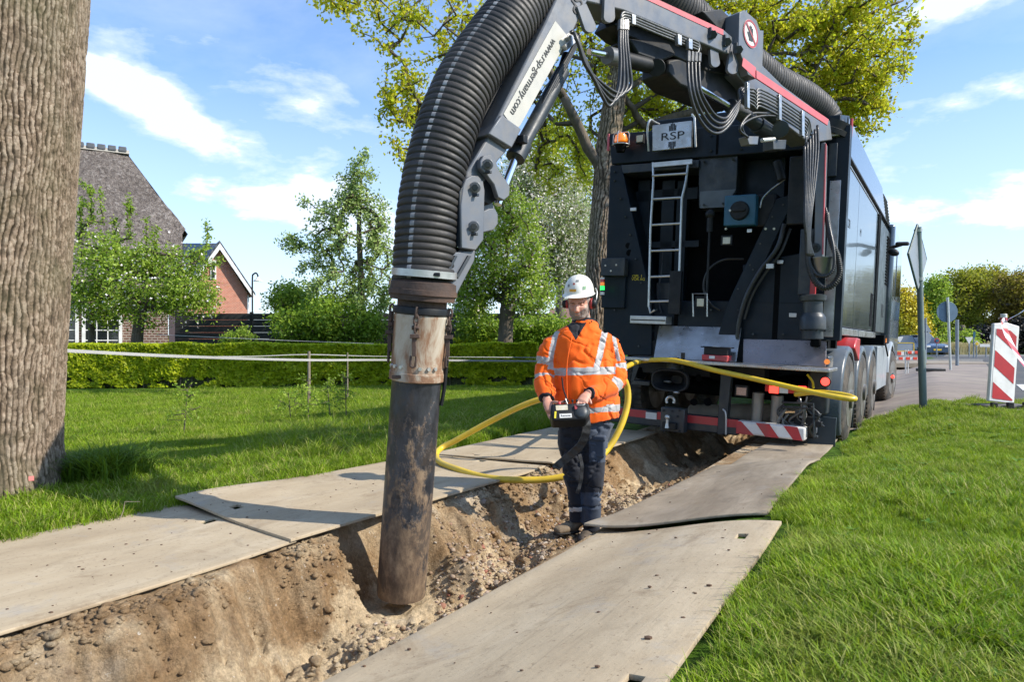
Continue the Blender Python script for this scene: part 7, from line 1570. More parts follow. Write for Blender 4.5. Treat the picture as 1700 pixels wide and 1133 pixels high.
mb = MB(); q = P(1545, 612, 21.5); q.z = hzp(q.x, q.y); mb.box((0, 0, .06), (.75, .3, .09)); o = mb.build('rubber_foot', m_dark, None, 35, .02); o.location = q; tag(o, 'dark rubber barrier foot lying on the paving', 'barrier foot')
# car
cq = P(1526, 596, 49); cq.z = .24; car = empty('parked_car', cq, 'dark blue car partly hidden by the roadworks boards', 'car'); m_carp = mat('car_paint', (.03, .06, .12), (.03, .06, .12), 3, .2, .3, 0, coat=1)
def loft(mb, secs):
    n = len(secs[0]); vs = [p_ for s_ in secs for p_ in s_]; fs = [(i * n + j, i * n + (j + 1) % n, (i + 1) * n + (j + 1) % n, (i + 1) * n + j) for i in range(len(secs) - 1) for j in range(n)]; mb.add(vs, fs + [tuple(range(n - 1, -1, -1)), tuple(range((len(secs) - 1) * n, len(secs) * n))])
mb = MB(); loft(mb, [[(-w_, y, .25), (w_, y, .25), (w_ * 1.02, y, .55), (w_ * .96, y, h_), (-w_ * .96, y, h_), (-w_ * 1.02, y, .55)] for y, w_, h_ in ((-2.1, .78, .68), (-1.9, .86, .78), (-1.0, .9, .9), (1.4, .9, .95), (2.1, .82, .9))]); mb.build('body', m_carp, car, 35, .04)
mb = MB(); loft(mb, [[(-w_, y, .88), (w_, y, .88), (w_ * .84, y2, 1.44 * s_), (-w_ * .84, y2, 1.44 * s_)] for y, y2, w_, s_ in ((-1.05, -.35, .80, .98), (.2, .2, .84, 1.0), (1.9, 1.3, .78, .96))]); mb.build('cabin', glass, car, 35, .03)
mb = MB(); mb.box((0, .45, 1.42), (1.3, 1.7, .05)); mb.build('roof', m_carp, car, 35, .02)
for sx1 in (-1, 1):
    mb = MB(); mb.box((sx1 * .62, -2.08, .66), (.3, .12, .13)); mb.build('headlight', m_white, car, 35, .02)
    for y in (-1.35, 1.35): mb = MB(); mb.cyl((sx1 * .9, y, .31), (sx1 * .7, y, .31), .31, n=20); mb.build('wheel', m_tyre, car)
mb = MB(); mb.box((0, -2.12, .45), (.52, .02, .11)); mb.build('number_plate', MATS['sign_yellow'], car)
# reeds and far trees
strawm = leafmat('straw_blade', [(.42, .33, .15), (.55, .44, .22), (.62, .52, .3), (.35, .3, .12)], .3)
rg = np.random.default_rng(40); n = 5200; X = rg.uniform(P(1566, 0, 50).x, P(1652, 0, 50).x, n); Y = rg.uniform(48.5, 51.5, n); Hh = .75 * rg.uniform(.6, 1.1, n) * (1 + .25 * fbm(X * .8, Y, 0, 2, 3)); lx = rg.normal(0, .25, n)
V = np.stack([np.stack([X - .02, Y, X * 0 + .2], -1), np.stack([X + .02, Y, X * 0 + .2], -1), np.stack([X + lx + .015, Y, Hh + .2], -1), np.stack([X + lx - .015, Y, Hh + .2], -1)], 1).reshape(-1, 3); b0 = np.arange(n) * 4
tag(link('reeds', arr_mesh('reeds', V, np.stack([b0, b0 + 1, b0 + 2, b0 + 3], -1)), strawm), 'straw coloured ornamental grass bed beyond the crossing road', None, None, 'stuff')
def far_tree(name, label, px, Y, ells, ml, seed, nodes=160, ls=.28, sp=.8, r=.3, ytr=540, per=13):
    b_ = P(px, 572, Y); b_.z = .1; return tree(name, label, 'tree', b_, [(tuple(b_), r), (tuple(P(px, 565, Y)), r * .9), (tuple(P(px, ytr, Y)), r * .7)], [E(*e[:2], Y, *e[2:4], None, e[4] if len(e) > 4 else 1) for e in ells], ml, nodes, per, ls, sp, seed, group='trees beyond the road', r_tip=.03, maxr=r * .5, seglen=1.5)
far_tree('lime_tree', 'bright yellow green tree just right of the lorry', 1497, 55, [(1500, 525, 34, 46, 3), (1480, 510, 30, 50, 1), (1520, 545, 24, 30, 1)], m_yel, 41, 380, .10, .45, per=22)
far_tree('green_tree', 'light green tree peeping between the pole and the round sign', 1556, 62, [(1553, 490, 20, 30, 2), (1550, 530, 22, 40, 1)], m_mid, 42, 240, .11, .5, per=20)
far_tree('olive_tree', 'olive green tree with brownish twigs behind the round sign', 1590, 68, [(1590, 490, 38, 42, 2), (1580, 540, 40, 40, 2)], m_olive, 43, 420, .14, .6, per=18)
far_tree('olive_tree', 'broad olive tree whose crown rises highest on the right', 1635, 72, [(1632, 478, 42, 34, 2), (1640, 520, 48, 50, 2)], leafmat('olive_yellow', [(.28, .30, .03), (.36, .35, .035), (.42, .36, .04)], .4), 44, 460, .14, .6, per=18)
far_tree('copper_beech', 'brown copper leaved tree at the right edge', 1685, 66, [(1685, 490, 40, 40, 2), (1690, 545, 46, 40, 2), (1720, 500, 50, 60, 2)], leafmat('copper_leaf', [(.20, .14, .03), (.28, .19, .035), (.32, .25, .04)], .4), 45, 480, .14, .6, per=18)
far_tree('dark_tree', 'low dark green tree behind the direction board', 1655, 60, [(1650, 566, 45, 24, 2), (1600, 570, 30, 18, 1), (1710, 560, 40, 34, 2)], m_dark, 46, 320, .12, .5, per=20)
far_tree('bush', 'fresh green bush behind the two far triangle signs', 1597, 58, [(1597, 570, 24, 18, 2), (1560, 578, 22, 14, 1)], m_mid, 47, 200, .10, .45, per=20)
far_tree('bush', 'leafy thicket behind the roadworks boards', 1510, 60, [(1510, 575, 40, 16, 2), (1470, 565, 30, 30, 1)], m_mid, 48, 220, .10, .45, per=20)
rg = np.random.default_rng(77)
n = 60000; X = rg.uniform(-120, 170, n); X = np.where((X > P(372, 0, 95).x) & (X < P(455, 0, 95).x), X - 14, X); prof = 2.2 + 1.4 * fbm(X * .08, 0, 0, 4, 2) + np.where(X > 55, 2.5, 0); Z = .1 + np.abs(prof) * rg.random(n) ** .7; Y = 95 + rg.uniform(-3, 3, n)
nr = rg.normal(size=(n, 3)); nr /= np.linalg.norm(nr, axis=1)[:, None]; t1 = np.cross(nr, rg.normal(size=(n, 3))); t1 /= np.linalg.norm(t1, axis=1)[:, None]; t2 = np.cross(nr, t1); C_ = np.stack([X, Y, Z], -1); sz = .38
V = np.stack([C_ - t1 * sz, C_ + t2 * sz * .6, C_ + t1 * sz, C_ - t2 * sz * .6], 1).reshape(-1, 3); b0 = np.arange(n) * 4
tag(link('distant_wood', arr_mesh('distant_wood', V, np.stack([b0, b0 + 1, b0 + 2, b0 + 3], -1)), m_olive), 'far band of scrub along the horizon', None, None, 'stuff')
# ------------------------------------------------------------------ the operator
YM0 = 5.08
mb_ = P(962, 892, YM0); man = empty('person', mb_, 'man in orange high visibility jacket and white helmet working a remote control in the trench', 'person')
def Q(px, py, dy=0.0): return P(px, py, YM0 + dy) - mb_
PXM = YM0 / F
def ring_loft(mb, rings, n=22, sq=1.0):
    """rings: (centre Vector, rx, ry, axis dir or None); rx along world X made perpendicular to the axis"""
    vs = []; fs = []; k = len(rings); cs = [Vector(r[0]) for r in rings]
    for i, (c, rx, ry) in enumerate(rings):
        t = (cs[min(i + 1, k - 1)] - cs[max(i - 1, 0)]).normalized(); x = Vector((1, 0, 0)) if abs(t.x) < .8 else Vector((0, 0, 1)); x = (x - t * x.dot(t)).normalized(); y = t.cross(x)
        for j in range(n):
            a = 2 * math.pi * j / n; ca, sa_ = math.cos(a), math.sin(a)
            vs.append(cs[i] + x * rx * math.copysign(abs(ca) ** sq, ca) + y * ry * math.copysign(abs(sa_) ** sq, sa_))
    for i in range(k - 1):
        for j in range(n): fs.append((i * n + j, i * n + (j + 1) % n, (i + 1) * n + (j + 1) % n, (i + 1) * n + j))
    fs += [tuple(range(n - 1, -1, -1)), tuple(range((k - 1) * n, k * n))]; mb.add(vs, fs)
def unify(mb, voxel, smooth_it=4):
    me = bpy.data.meshes.new('tmp'); me.from_pydata([tuple(v_) for v_ in mb.v], [], mb.f); me.update()
    o = bpy.data.objects.new('tmp', me); ROOT.objects.link(o)
    r = o.modifiers.new('r', 'REMESH'); r.mode = 'VOXEL'; r.voxel_size = voxel; r.use_smooth_shade = True
    s = o.modifiers.new('s', 'SMOOTH'); s.iterations = smooth_it; s.factor = .5
    dg = bpy.context.evaluated_depsgraph_get(); me2 = bpy.data.meshes.new_from_object(o.evaluated_get(dg)); bpy.data.objects.remove(o); me2.materials.clear(); return me2
def vget(me): a = np.empty(len(me.vertices) * 3, np.float32); me.vertices.foreach_get('co', a); return a.reshape(-1, 3).astype(float)
def nget(me): a = np.empty(len(me.vertices) * 3, np.float32); me.vertices.foreach_get('normal', a); return a.reshape(-1, 3).astype(float)
def vset(me, a): me.vertices.foreach_set('co', a.astype(np.float32).ravel()); me.update()
def fcen(me): a = np.empty(len(me.polygons) * 3, np.float32); me.polygons.foreach_get('center', a); return a.reshape(-1, 3).astype(float)
# --- materials
def cloth(name, c1, c2, rough=.8, bs=220, b1=.25, fold=.5):
    m, nb, b = newmat(name); v = nb.coord('Object'); c = nb.ramp(nb.noise(v, 7, 6, .6), [(.3, c1), (.7, c2)]); nb.set(b.inputs['Base Color'], c); b.inputs['Roughness'].default_value = rough; b.inputs['Specular IOR Level'].default_value = .25
    b.inputs['Sheen Weight'].default_value = .15
    nb.set(b.inputs['Normal'], nb.bump(nb.math('ADD', nb.noise(v, bs, 2), nb.math('MULTIPLY', nb.noise(nb.coord('Object', (1, 1, .5)), 14, 4, .6), 3 * fold)), b1, .006)); return m
m_org = cloth('orange_cloth', (.95, .145, .006), (.84, .11, .005)); m_refl = cloth('reflective_tape', (.44, .43, .42), (.34, .335, .33), .45)
m_navy = cloth('navy_cloth', (.009, .010, .015), (.015, .017, .024)); m_denim = cloth('faded_blue_cloth', (.028, .038, .058), (.055, .068, .095)); m_blk = cloth('black_cloth', (.01, .01, .012), (.018, .018, .02))
m_skin, nb, b = newmat('skin'); v = nb.coord('Object'); nb.set(b.inputs['Base Color'], nb.ramp(nb.noise(v, 22, 5), [(.3, (.50, .235, .16)), (.7, (.60, .31, .22))])); b.inputs['Roughness'].default_value = .55; b.inputs['Subsurface Weight'].default_value = .06; b.inputs['Subsurface Radius'].default_value = (.02, .008, .004); nb.set(b.inputs['Normal'], nb.bump(nb.noise(v, 130, 4), .3, .002))
m_beard = mat('grey_beard', (.36, .31, .27), (.20, .15, .125), 120, .9, bump=.8, bscale=350, bdist=.003)
m_brow = mat('grey_brow', (.12, .085, .065), rough=.9)
# --- head frame
yaw, pit = math.radians(-16), math.radians(20)
HR = Matrix.Rotation(yaw, 3, 'Z') @ Matrix.Rotation(pit, 3, 'X'); HC = Q(961, 503, -.02)
def Hh(x, y, z): return HC + HR @ Vector((x, y, z))       # x right of picture, -y = face forward, z up
# --- body: head, neck, forearms and hands as one skin
mb = MB()
mb.sphere(Hh(0, .012, .03), (.079, .094, .092), 20, 14, HR)
mb.sphere(Hh(0, -.018, -.03), (.074, .074, .078), 18, 12, HR)
mb.sphere(Hh(0, -.042, -.082), (.054, .040, .032), 14, 10, HR); mb.sphere(Hh(-.042, -.01, -.07), (.030, .045, .035), 12, 8, HR); mb.sphere(Hh(.042, -.01, -.07), (.030, .045, .035), 12, 8, HR)
mb.sphere(Hh(-.038, -.052, -.026), (.030, .028, .026), 10, 8, HR); mb.sphere(Hh(.038, -.052, -.026), (.030, .028, .026), 10, 8, HR)
mb.sphere(Hh(0, -.076, .028), (.05, .018, .012), 12, 8, HR)
ring_loft(mb, [(Hh(0, -.078, .018), .008, .008), (Hh(0, -.098, -.008), .013, .014), (Hh(0, -.110, -.026), .018, .016), (Hh(0, -.096, -.037), .016, .011)], 10)
mb.sphere(Hh(0, -.080, -.058), (.024, .014, .010), 10, 6, HR); mb.sphere(Hh(0, -.078, -.070), (.022, .012, .008), 10, 6, HR)
for s1 in (-1, 1): mb.sphere(Hh(s1 * .082, .012, -.01), (.012, .022, .034), 10, 8, HR)
ring_loft(mb, [(Hh(0, .02, -.03), .064, .064), (Hh(0, .04, -.11), .066, .066), (Q(968, 552, .03), .07, .075), (Q(968, 575, .03), .12, .10), (Q(968, 620, .03), .15, .11), (Q(972, 690, .03), .14, .10), (Q(972, 720, .03), .12, .09)])
for arm_ in ([(917, 572, .02, .05), (902, 622, .02, .045), (905, 650, -.10, .036), (908, 664, -.19, .030)], [(1012, 575, .02, .05), (1022, 632, -.02, .045), (1000, 648, -.12, .038), (976, 655, -.25, .030)]):
    ring_loft(mb, [(Q(a, b_, c_), r, r) for a, b_, c_, r in arm_], 14)
# hands
def finger(pts, r0=.0095, r1=.0072):
    q = spline([Q(*p_) for p_ in pts], 3); n = len(q); ring_loft(mb, [(p_, r0 + (r1 - r0) * i / (n - 1), r0 + (r1 - r0) * i / (n - 1)) for i, p_ in enumerate(q)], 9); mb.sphere(q[-1], r1 * 1.03, 8, 6)
ring_loft(mb, [(Q(908, 663, -.19), .027, .02), (Q(910, 671, -.23), .038, .020), (Q(914, 680, -.255), .040, .018), (Q(916, 684, -.26), .03, .014)], 14)
finger([(918, 682, -.25), (921, 689, -.29), (925, 692, -.335)]); finger([(915, 684, -.25), (917.5, 692, -.29), (922, 696, -.335)]); finger([(911, 684, -.25), (914, 694, -.28), (919, 700, -.325)]); finger([(907.5, 681, -.24), (911, 692, -.27), (916, 699, -.31)], .0085, .0065)
finger([(913, 669, -.22), (921, 668, -.26), (929, 669, -.29), (937, 667, -.30)], .0115, .0085)
ring_loft(mb, [(Q(976, 654, -.24), .027, .02), (Q(971, 660, -.28), .036, .022), (Q(967, 667, -.305), .038, .019), (Q(966, 670, -.31), .028, .013)], 14)
finger([(959.5, 667, -.305), (957, 673, -.335), (958.5, 680, -.345)]); finger([(964, 669, -.31), (963, 676, -.345), (964.5, 683, -.345)]); finger([(969, 669, -.31), (969, 676, -.345), (970, 682, -.345)]); finger([(973.5, 667, -.30), (975, 673, -.33), (975, 679, -.335)], .0085, .0065)
finger([(974, 660, -.27), (979, 664, -.30), (981, 670, -.32)], .011, .0085)
me = unify(mb, .0048, 2); V = vget(me)
hc = np.array(HC); Ri = np.array(HR.inverted()); L = (V - hc) @ Ri.T        # head local coordinates
def push(c, r, amt, dirn=(0, 1, 0)):
    global V
    d = np.linalg.norm((L - np.array(c)) / np.array(r), axis=1); w_ = np.exp(-d ** 2 * 1.6); V = V + (w_[:, None] * np.array(HR @ Vector(dirn))[None]) * amt
for s1 in (-1, 1): push((s1 * .031, -.072, .008), (.019, .03, .012), .017); push((s1 * .05, -.05, -.06), (.02, .03, .03), .005)
push((0, -.085, -.064), (.026, .02, .0035), .007); push((0, -.07, -.088), (.03, .02, .006), .003)
for s1 in (-1, 1): push((s1 * .026, -.08, -.040), (.005, .02, .02), .004)
vset(me, V); Fc_ = (fcen(me) - hc) @ Ri.T; mi = np.zeros(len(Fc_), np.int32)
nn_ = .012 * vnoise(Fc_[:, 0] * 90, Fc_[:, 2] * 90, Fc_[:, 1] * 90, 3)
beard = (Fc_[:, 1] < .03) & (Fc_[:, 2] < -.034 + nn_ + .45 * np.clip(np.abs(Fc_[:, 0]) - .025, 0, .06) * (1 if True else 0)) & (Fc_[:, 2] > -.125) & ~((np.abs(Fc_[:, 0]) < .02) & (Fc_[:, 2] > -.048)) & ~((np.abs(Fc_[:, 0]) < .019) & (np.abs(Fc_[:, 2] + .063) < .0055)) & (np.abs(Fc_[:, 0]) < .09)
mi[beard] = 1; side = (np.abs(Fc_[:, 0]) > .066) & (Fc_[:, 1] > -.04) & (Fc_[:, 2] > -.03) & (Fc_[:, 2] < .05) & (np.abs(Fc_[:, 0]) < .084); mi[side] = 1
for s1 in (-1, 1): mi[(np.abs(Fc_[:, 0] - s1 * .032) < .02) & (np.abs(Fc_[:, 2] - .024 + .12 * np.abs(Fc_[:, 0] - s1 * .02)) < .0045) & (Fc_[:, 1] < -.05)] = 2
for m_ in (m_skin, m_beard, m_brow): me.materials.append(m_)
me.polygons.foreach_set('material_index', mi); me.shade_smooth(); body = link('body', me, m_skin, man)
m_eye = mat('eye_white', (.6, .57, .53), rough=.2, bump=0); m_iris = mat('iris', (.03, .05, .06), rough=.1, bump=0)
for s1 in (-1, 1):
    mb = MB(); mb.sphere(Hh(s1 * .030, -.059, .004), .0125, 12, 8); e_ = mb.build('eye', m_eye, body, 180); mb = MB(); mb.sphere(Hh(s1 * .030, -.0665, .0), .0062, 8, 6); mb.build('iris', m_iris, e_, 180)
    mb = MB(); mb.sphere(Hh(s1 * .030, -.0595, .0062), (.0145, .0145, .0105), 12, 8, HR); mb.build('eyelid', m_skin, body, 180)
# --- jacket
mb = MB()
TOR = [(968, 541, .045, 20, .085), (967, 548, .035, 30, .10), (966, 554, .03, 46, .11), (966, 566, .02, 51, .135), (967, 585, .01, 52, .15), (969, 612, .0, 52, .18), (973, 645, -.01, 53, .19), (977, 672, -.01, 51, .185), (980, 690, -.01, 48, .175), (981, 699, -.01, 46, .165)]
ring_loft(mb, [(Q(a, b_, c_), hw * PXM, d) for a, b_, c_, hw, d in TOR], 30, .92)
ARMR = [(928, 565, .02, .055), (917, 574, .01, .076), (909, 590, .005, .080), (905, 612, .0, .080), (904, 630, -.03, .080), (906, 644, -.09, .072), (908, 654, -.14, .062), (908, 663, -.175, .050)]
ARML = [(1003, 565, .02, .055), (1013, 574, .01, .077), (1019, 592, .0, .082), (1023, 614, -.01, .084), (1022, 632, -.05, .084), (1012, 645, -.11, .075), (997, 652, -.17, .064), (982, 655, -.22, .054), (977, 654.5, -.24, .048)]
for A in (ARMR, ARML): ring_loft(mb, [(Q(a, b_, c_), r, r) for a, b_, c_, r in A], 20)
# collar
ring_loft(mb, [(Q(969, 553, .04), .105, .095), (Q(969, 543, .045), .098, .088), (Q(970, 536, .05), .092, .082)], 22)
me = unify(mb, .0058, 5); V = vget(me); N_ = nget(me)
f1 = fbm(V[:, 0] * 9, V[:, 1] * 9, V[:, 2] * 6, 3, 91); f2 = np.abs(fbm(V[:, 0] * 6 + V[:, 2] * 8, V[:, 1] * 6, V[:, 2] * 9 - V[:, 0] * 7, 3, 92))
f1 = fbm(V[:, 0] * 5, V[:, 1] * 5, V[:, 2] * 4, 2, 91); f2 = np.abs(fbm(V[:, 0] * 4 + V[:, 2] * 5, V[:, 1] * 4, V[:, 2] * 5 - V[:, 0] * 6, 2, 92)); V = V + N_ * (.010 * f1 - .012 * np.maximum(0, .22 - f2) / .22)[:, None]; f3 = np.abs(fbm(V[:, 0] * 7 - V[:, 2] * 5, V[:, 1] * 6, V[:, 2] * 12 + V[:, 0] * 7, 2, 95)); V = V + N_ * (-.007 * np.maximum(0, .14 - f3) / .14 + .005 * fbm(V[:, 0] * 15, V[:, 1] * 6, V[:, 2] * 2.5, 2, 97))[:, None]; vset(me, V)
# open the neck: hollow inside the collar
C = fcen(me); W_ = C + np.array(mb_); PXf = 850 + F * W_[:, 0] / W_[:, 1]; PYf = CY + F * (H - W_[:, 2]) / W_[:, 1]
front = W_[:, 1] < YM0 + .10; mi = np.zeros(len(C), np.int32)
def segd(C, pts):
    best = np.full(len(C), 9.0); par = np.zeros(len(C)); acc_ = 0; P_ = [np.array(p_) for p_ in pts]
    for a, b_ in zip(P_, P_[1:]):
        ab = b_ - a; t = np.clip(((C - a) @ ab) / (ab @ ab), 0, 1); d = np.linalg.norm(C - (a + t[:, None] * ab), axis=1); k = d < best; best[k] = d[k]; par[k] = acc_ + t[k] * np.linalg.norm(ab); acc_ += np.linalg.norm(ab)
    return best, par
dR, pR = segd(C, [Q(*a[:3]) for a in ARMR]); dL, pL = segd(C, [Q(*a[:3]) for a in ARML])
torC = np.array([list(Q(a, b_, c_)) for a, b_, c_, _, _ in TOR]); zt = torC[:, 2][::-1]; hwz = np.interp(C[:, 2], zt, (np.array([t_[3] for t_ in TOR]) * PXM)[::-1]); dz = np.interp(C[:, 2], zt, np.array([t_[4] for t_ in TOR])[::-1]); cxz = np.interp(C[:, 2], zt, torC[:, 0][::-1]); cyz = np.interp(C[:, 2], zt, torC[:, 1][::-1])
rt_ = np.sqrt(((C[:, 0] - cxz) / hwz) ** 2 + ((C[:, 1] - cyz) / dz) ** 2)
isR = (dR < .112) & ((rt_ > 1.06) | (C[:, 0] < cxz - hwz * .97)) & (C[:, 0] < cxz); isL = (dL < .114) & ((rt_ > 1.08) | (dL < .1) & (W_[:, 1] < YM0 - .16)) & (C[:, 0] > cxz - .1)
tor = ~isR & ~isL
mi[tor & (np.abs(PYf - 617 + .03 * (PXf - 960)) < 6.3) & (PYf > 600)] = 1
mi[tor & (np.abs(PYf - 679 + .05 * (PXf - 1000)) < 6.3) & (PXf > 960)] = 1; mi[tor & (np.abs(PYf - 680) < 6.0) & (PXf <= 960)] = 1
vx1 = np.interp(PYf, [538, 560, 590, 615], [930, 921, 915, 914]); vx2 = np.interp(PYf, [535, 548, 565, 590, 615], [1002, 1005, 1001, 996, 989])
mi[(np.abs(PXf - vx1) < 4.6) & (PYf < 614) & (rt_ < 1.25)] = 1; mi[(np.abs(PXf - vx2) < 5.2) & (PYf < 614) & ~(isL & (PYf > 575)) & (rt_ < 1.3)] = 1
tot = lambda p_: p_
mi[isR & ((np.abs(pR - .185) < .025) | (np.abs(pR - .32) < .025))] = 1; mi[isL & ((np.abs(pL - .225) < .027) | (np.abs(pL - .38) < .028))] = 1
mi[isL & (np.abs(PXf - np.interp(PYf, [552, 600], [1018, 1027])) < 3.2) & (PYf < 600)] = 1
mi[(PXf > 950) & (PXf < 989) & (PYf < 553 - np.abs(PXf - 956) * .0) & (PYf > 529) & (rt_ < .95) & ((C[:, 2] > Q(0, 545)[2]) | (np.abs(PXf - 958) < (556 - PYf) * .9))] = 2
mi[(np.abs(PXf - 956) < np.maximum(0, (565 - PYf) * .62)) & (PYf < 565) & (PYf > 536) & (W_[:, 1] < YM0)] = 2
lR = sum((Q(*b_[:3]) - Q(*a[:3])).length for a, b_ in zip(ARMR, ARMR[1:])); lL = sum((Q(*b_[:3]) - Q(*a[:3])).length for a, b_ in zip(ARML, ARML[1:])); cr = (pR > lR - .012) & isR & (np.linalg.norm(C - np.array(Q(*ARMR[-1][:3])), axis=1) < .062); cl_ = (pL > lL - .012) & isL & (np.linalg.norm(C - np.array(Q(*ARML[-1][:3])), axis=1) < .058); mi[cr | cl_] = 2
for m_ in (m_org, m_refl, m_navy): me.materials.append(m_)
me.polygons.foreach_set('material_index', mi); me.shade_smooth(); jacket = link('jacket', me, m_org, man); jacket['label'] = 'orange high visibility jacket with grey reflective bands'
mb = MB(); mb.tube(spline([Q(933, 627, -.205), Q(935, 645, -.22), Q(940, 660, -.25), Q(944, 668, -.29)], 4), .0055, 6); mb.build('zip_cord', m_blk, jacket)
for (a, b_, c_) in ((982, 534, .0),): mb = MB(); mb.sphere(Q(a, b_, -.05), .006, 8, 6); mb.build('snap_button', m_blk, jacket)
mb = MB(); ring_loft(mb, [(Q(969, 549, .04), .088, .078), (Q(969, 540, .045), .090, .080), (Q(969, 533.5, .055), .086, .078), (Q(969, 533.5, .055), .070, .064), (Q(969, 545, .05), .066, .06)], 24); mb.build('inner_collar', m_navy, jacket, 60)
# storm flap seam, pocket flap
mb = MB(); q = spline([Q(950, 560, -.128), Q(944, 585, -.165), Q(941, 610, -.182), Q(941, 640, -.195), Q(942, 665, -.2)], 5); mb.tube(q, .004, 6); mb.build('seam', m_org, jacket, 180)
# --- trousers
mb = MB()
ring_loft(mb, [(Q(977, 690, .0), .19, .15), (Q(972, 704, 0), .185, .15), (Q(970, 722, 0), .175, .14), (Q(969, 738, 0), .13, .10)], 24)
ring_loft(mb, [(Q(950, 706, .0), .10, .115), (Q(949, 735, -.005), .098, .11), (Q(951, 765, -.02), .084, .095), (Q(953, 790, -.03), .074, .083), (Q(956, 815, .0), .068, .078), (Q(958, 845, .03), .064, .072), (Q(959, 866, .035), .062, .072)], 20)
ring_loft(mb, [(Q(984, 706, .0), .105, .12), (Q(984, 735, -.005), .10, .115), (Q(986, 765, -.03), .088, .10), (Q(985, 790, -.045), .080, .09), (Q(984, 815, -.03), .074, .082), (Q(982, 850, -.01), .068, .075), (Q(980, 880, .0), .062, .07)], 20)
me = unify(mb, .0085, 3); V = vget(me); N_ = nget(me); low = 1 + 1.3 * ss(-V[:, 2], -.35, -.05) 
f1 = fbm(V[:, 0] * 8, V[:, 1] * 8, V[:, 2] * 9, 3, 93); f2 = np.abs(fbm(V[:, 0] * 5, V[:, 1] * 5, V[:, 2] * 15, 3, 94)); V = V + N_ * (.007 * f1 - .016 * np.maximum(0, .25 - f2) / .25 * low)[:, None]; vset(me, V)
C = fcen(me); W_ = C + np.array(mb_); PXf = 850 + F * W_[:, 0] / W_[:, 1]; PYf = CY + F * (H - W_[:, 2]) / W_[:, 1]; mi = np.zeros(len(C), np.int32)
mi[(PXf > 976) & (PYf < 722)] = 1; mi[(PXf > 978) & (PYf > 722) & (PYf < 768)] = 1; mi[(PXf > 964) & (PYf > 818) & (PYf < 872)] = 1; mi[(np.abs(PYf - 847) < 3.6) & (PXf < 966)] = 2
for m_ in (m_navy, m_denim, m_refl): me.materials.append(m_)
me.polygons.foreach_set('material_index', mi); me.shade_smooth(); trs = link('trousers', me, m_navy, man); trs['label'] = 'dark navy work trousers with faded blue pocket panels'
mb = MB(); c_ = Q(992, 742, -.10); mb.box(c_, (.11, .05, .15), Matrix.Rotation(-.35, 3, 'Z')); mb.box(c_ + Vector((0, -.012, .062)), (.118, .05, .04), Matrix.Rotation(-.35, 3, 'Z')); mb.build('thigh_pocket', m_denim, trs, 35, .012)
# --- boots
m_boot = mat('brown_boot', (.13, .095, .055), (.085, .06, .038), 14, .8, bump=.4, bscale=60, dirt=(.26, .19, .12), dirt_amt=.4, dirt_scale=12); m_bootb = mat('black_boot', (.018, .018, .018), (.035, .03, .026), 14, .6, bump=.3, dirt=(.2, .15, .10), dirt_amt=.25, dirt_scale=10); m_sole = mat('boot_sole', (.02, .018, .016), rough=.9)
def boot(heel, toe, ank, m_, nm):
    heel, toe, ank = Vector(heel), Vector(toe), Vector(ank); mb = MB(); d = (toe - heel); 
    ring_loft(mb, [(heel + d * t + Vector((0, 0, h_)), w_, hh) for t, w_, hh, h_ in ((-.08, .02, .02, .03), (0, .038, .04, .04), (.3, .043, .045, .045), (.6, .048, .036, .036), (.85, .046, .030, .030), (1.0, .034, .022, .024), (1.05, .015, .01, .02))], 16)
    ring_loft(mb, [(ank + Vector((0, 0, .05)), .056, .06), (ank, .052, .056), (heel + d * .18 + Vector((0, 0, .05)), .042, .055)], 16)
    me = unify(mb, .006, 3); me.materials.append(m_); me.shade_smooth(); b = link('boot', me, m_, man); mb = MB()
    ring_loft(mb, [(heel + d * t + Vector((0, 0, .004)), w_, .013) for t, w_ in ((-.10, .02), (0, .041), (.3, .045), (.6, .051), (.88, .049), (1.03, .034), (1.08, .015))], 14); mb.build('sole', m_sole, b, 50)
    mb = MB(); up = Vector((0, 0, 1)); sdv = d.cross(up).normalized()
    for i in range(4): p_ = heel + d * (.34 + .09 * i) + Vector((0, 0, .092 - .012 * i)); mb.tube([p_ - sdv * .022, p_ + Vector((0, 0, .004)), p_ + sdv * .022], .003, 5)
    tag(mb.build('laces', m_sole, b), kind='stuff'); return b
hz1 = Q(956, 884, .06); tz1 = Q(924, 888, -.06); hz2 = Q(980, 893, .04); tz2 = Q(967, 905, -.15)
def floor_at(v_):
    x_, y_ = v_.x + mb_.x, v_.y + mb_.y; s_, t_ = st(x_, y_); return tz(s_, t_)
for v_ in (hz1, tz1, hz2, tz2): 0 and print('boot', round(v_.z + mb_.z, 3), 'floor', round(floor_at(v_), 3))
boot(hz1, tz1, Q(959, 866, .05), m_boot, 'R'); boot(hz2, tz2, Q(980, 878, .02), m_bootb, 'L')
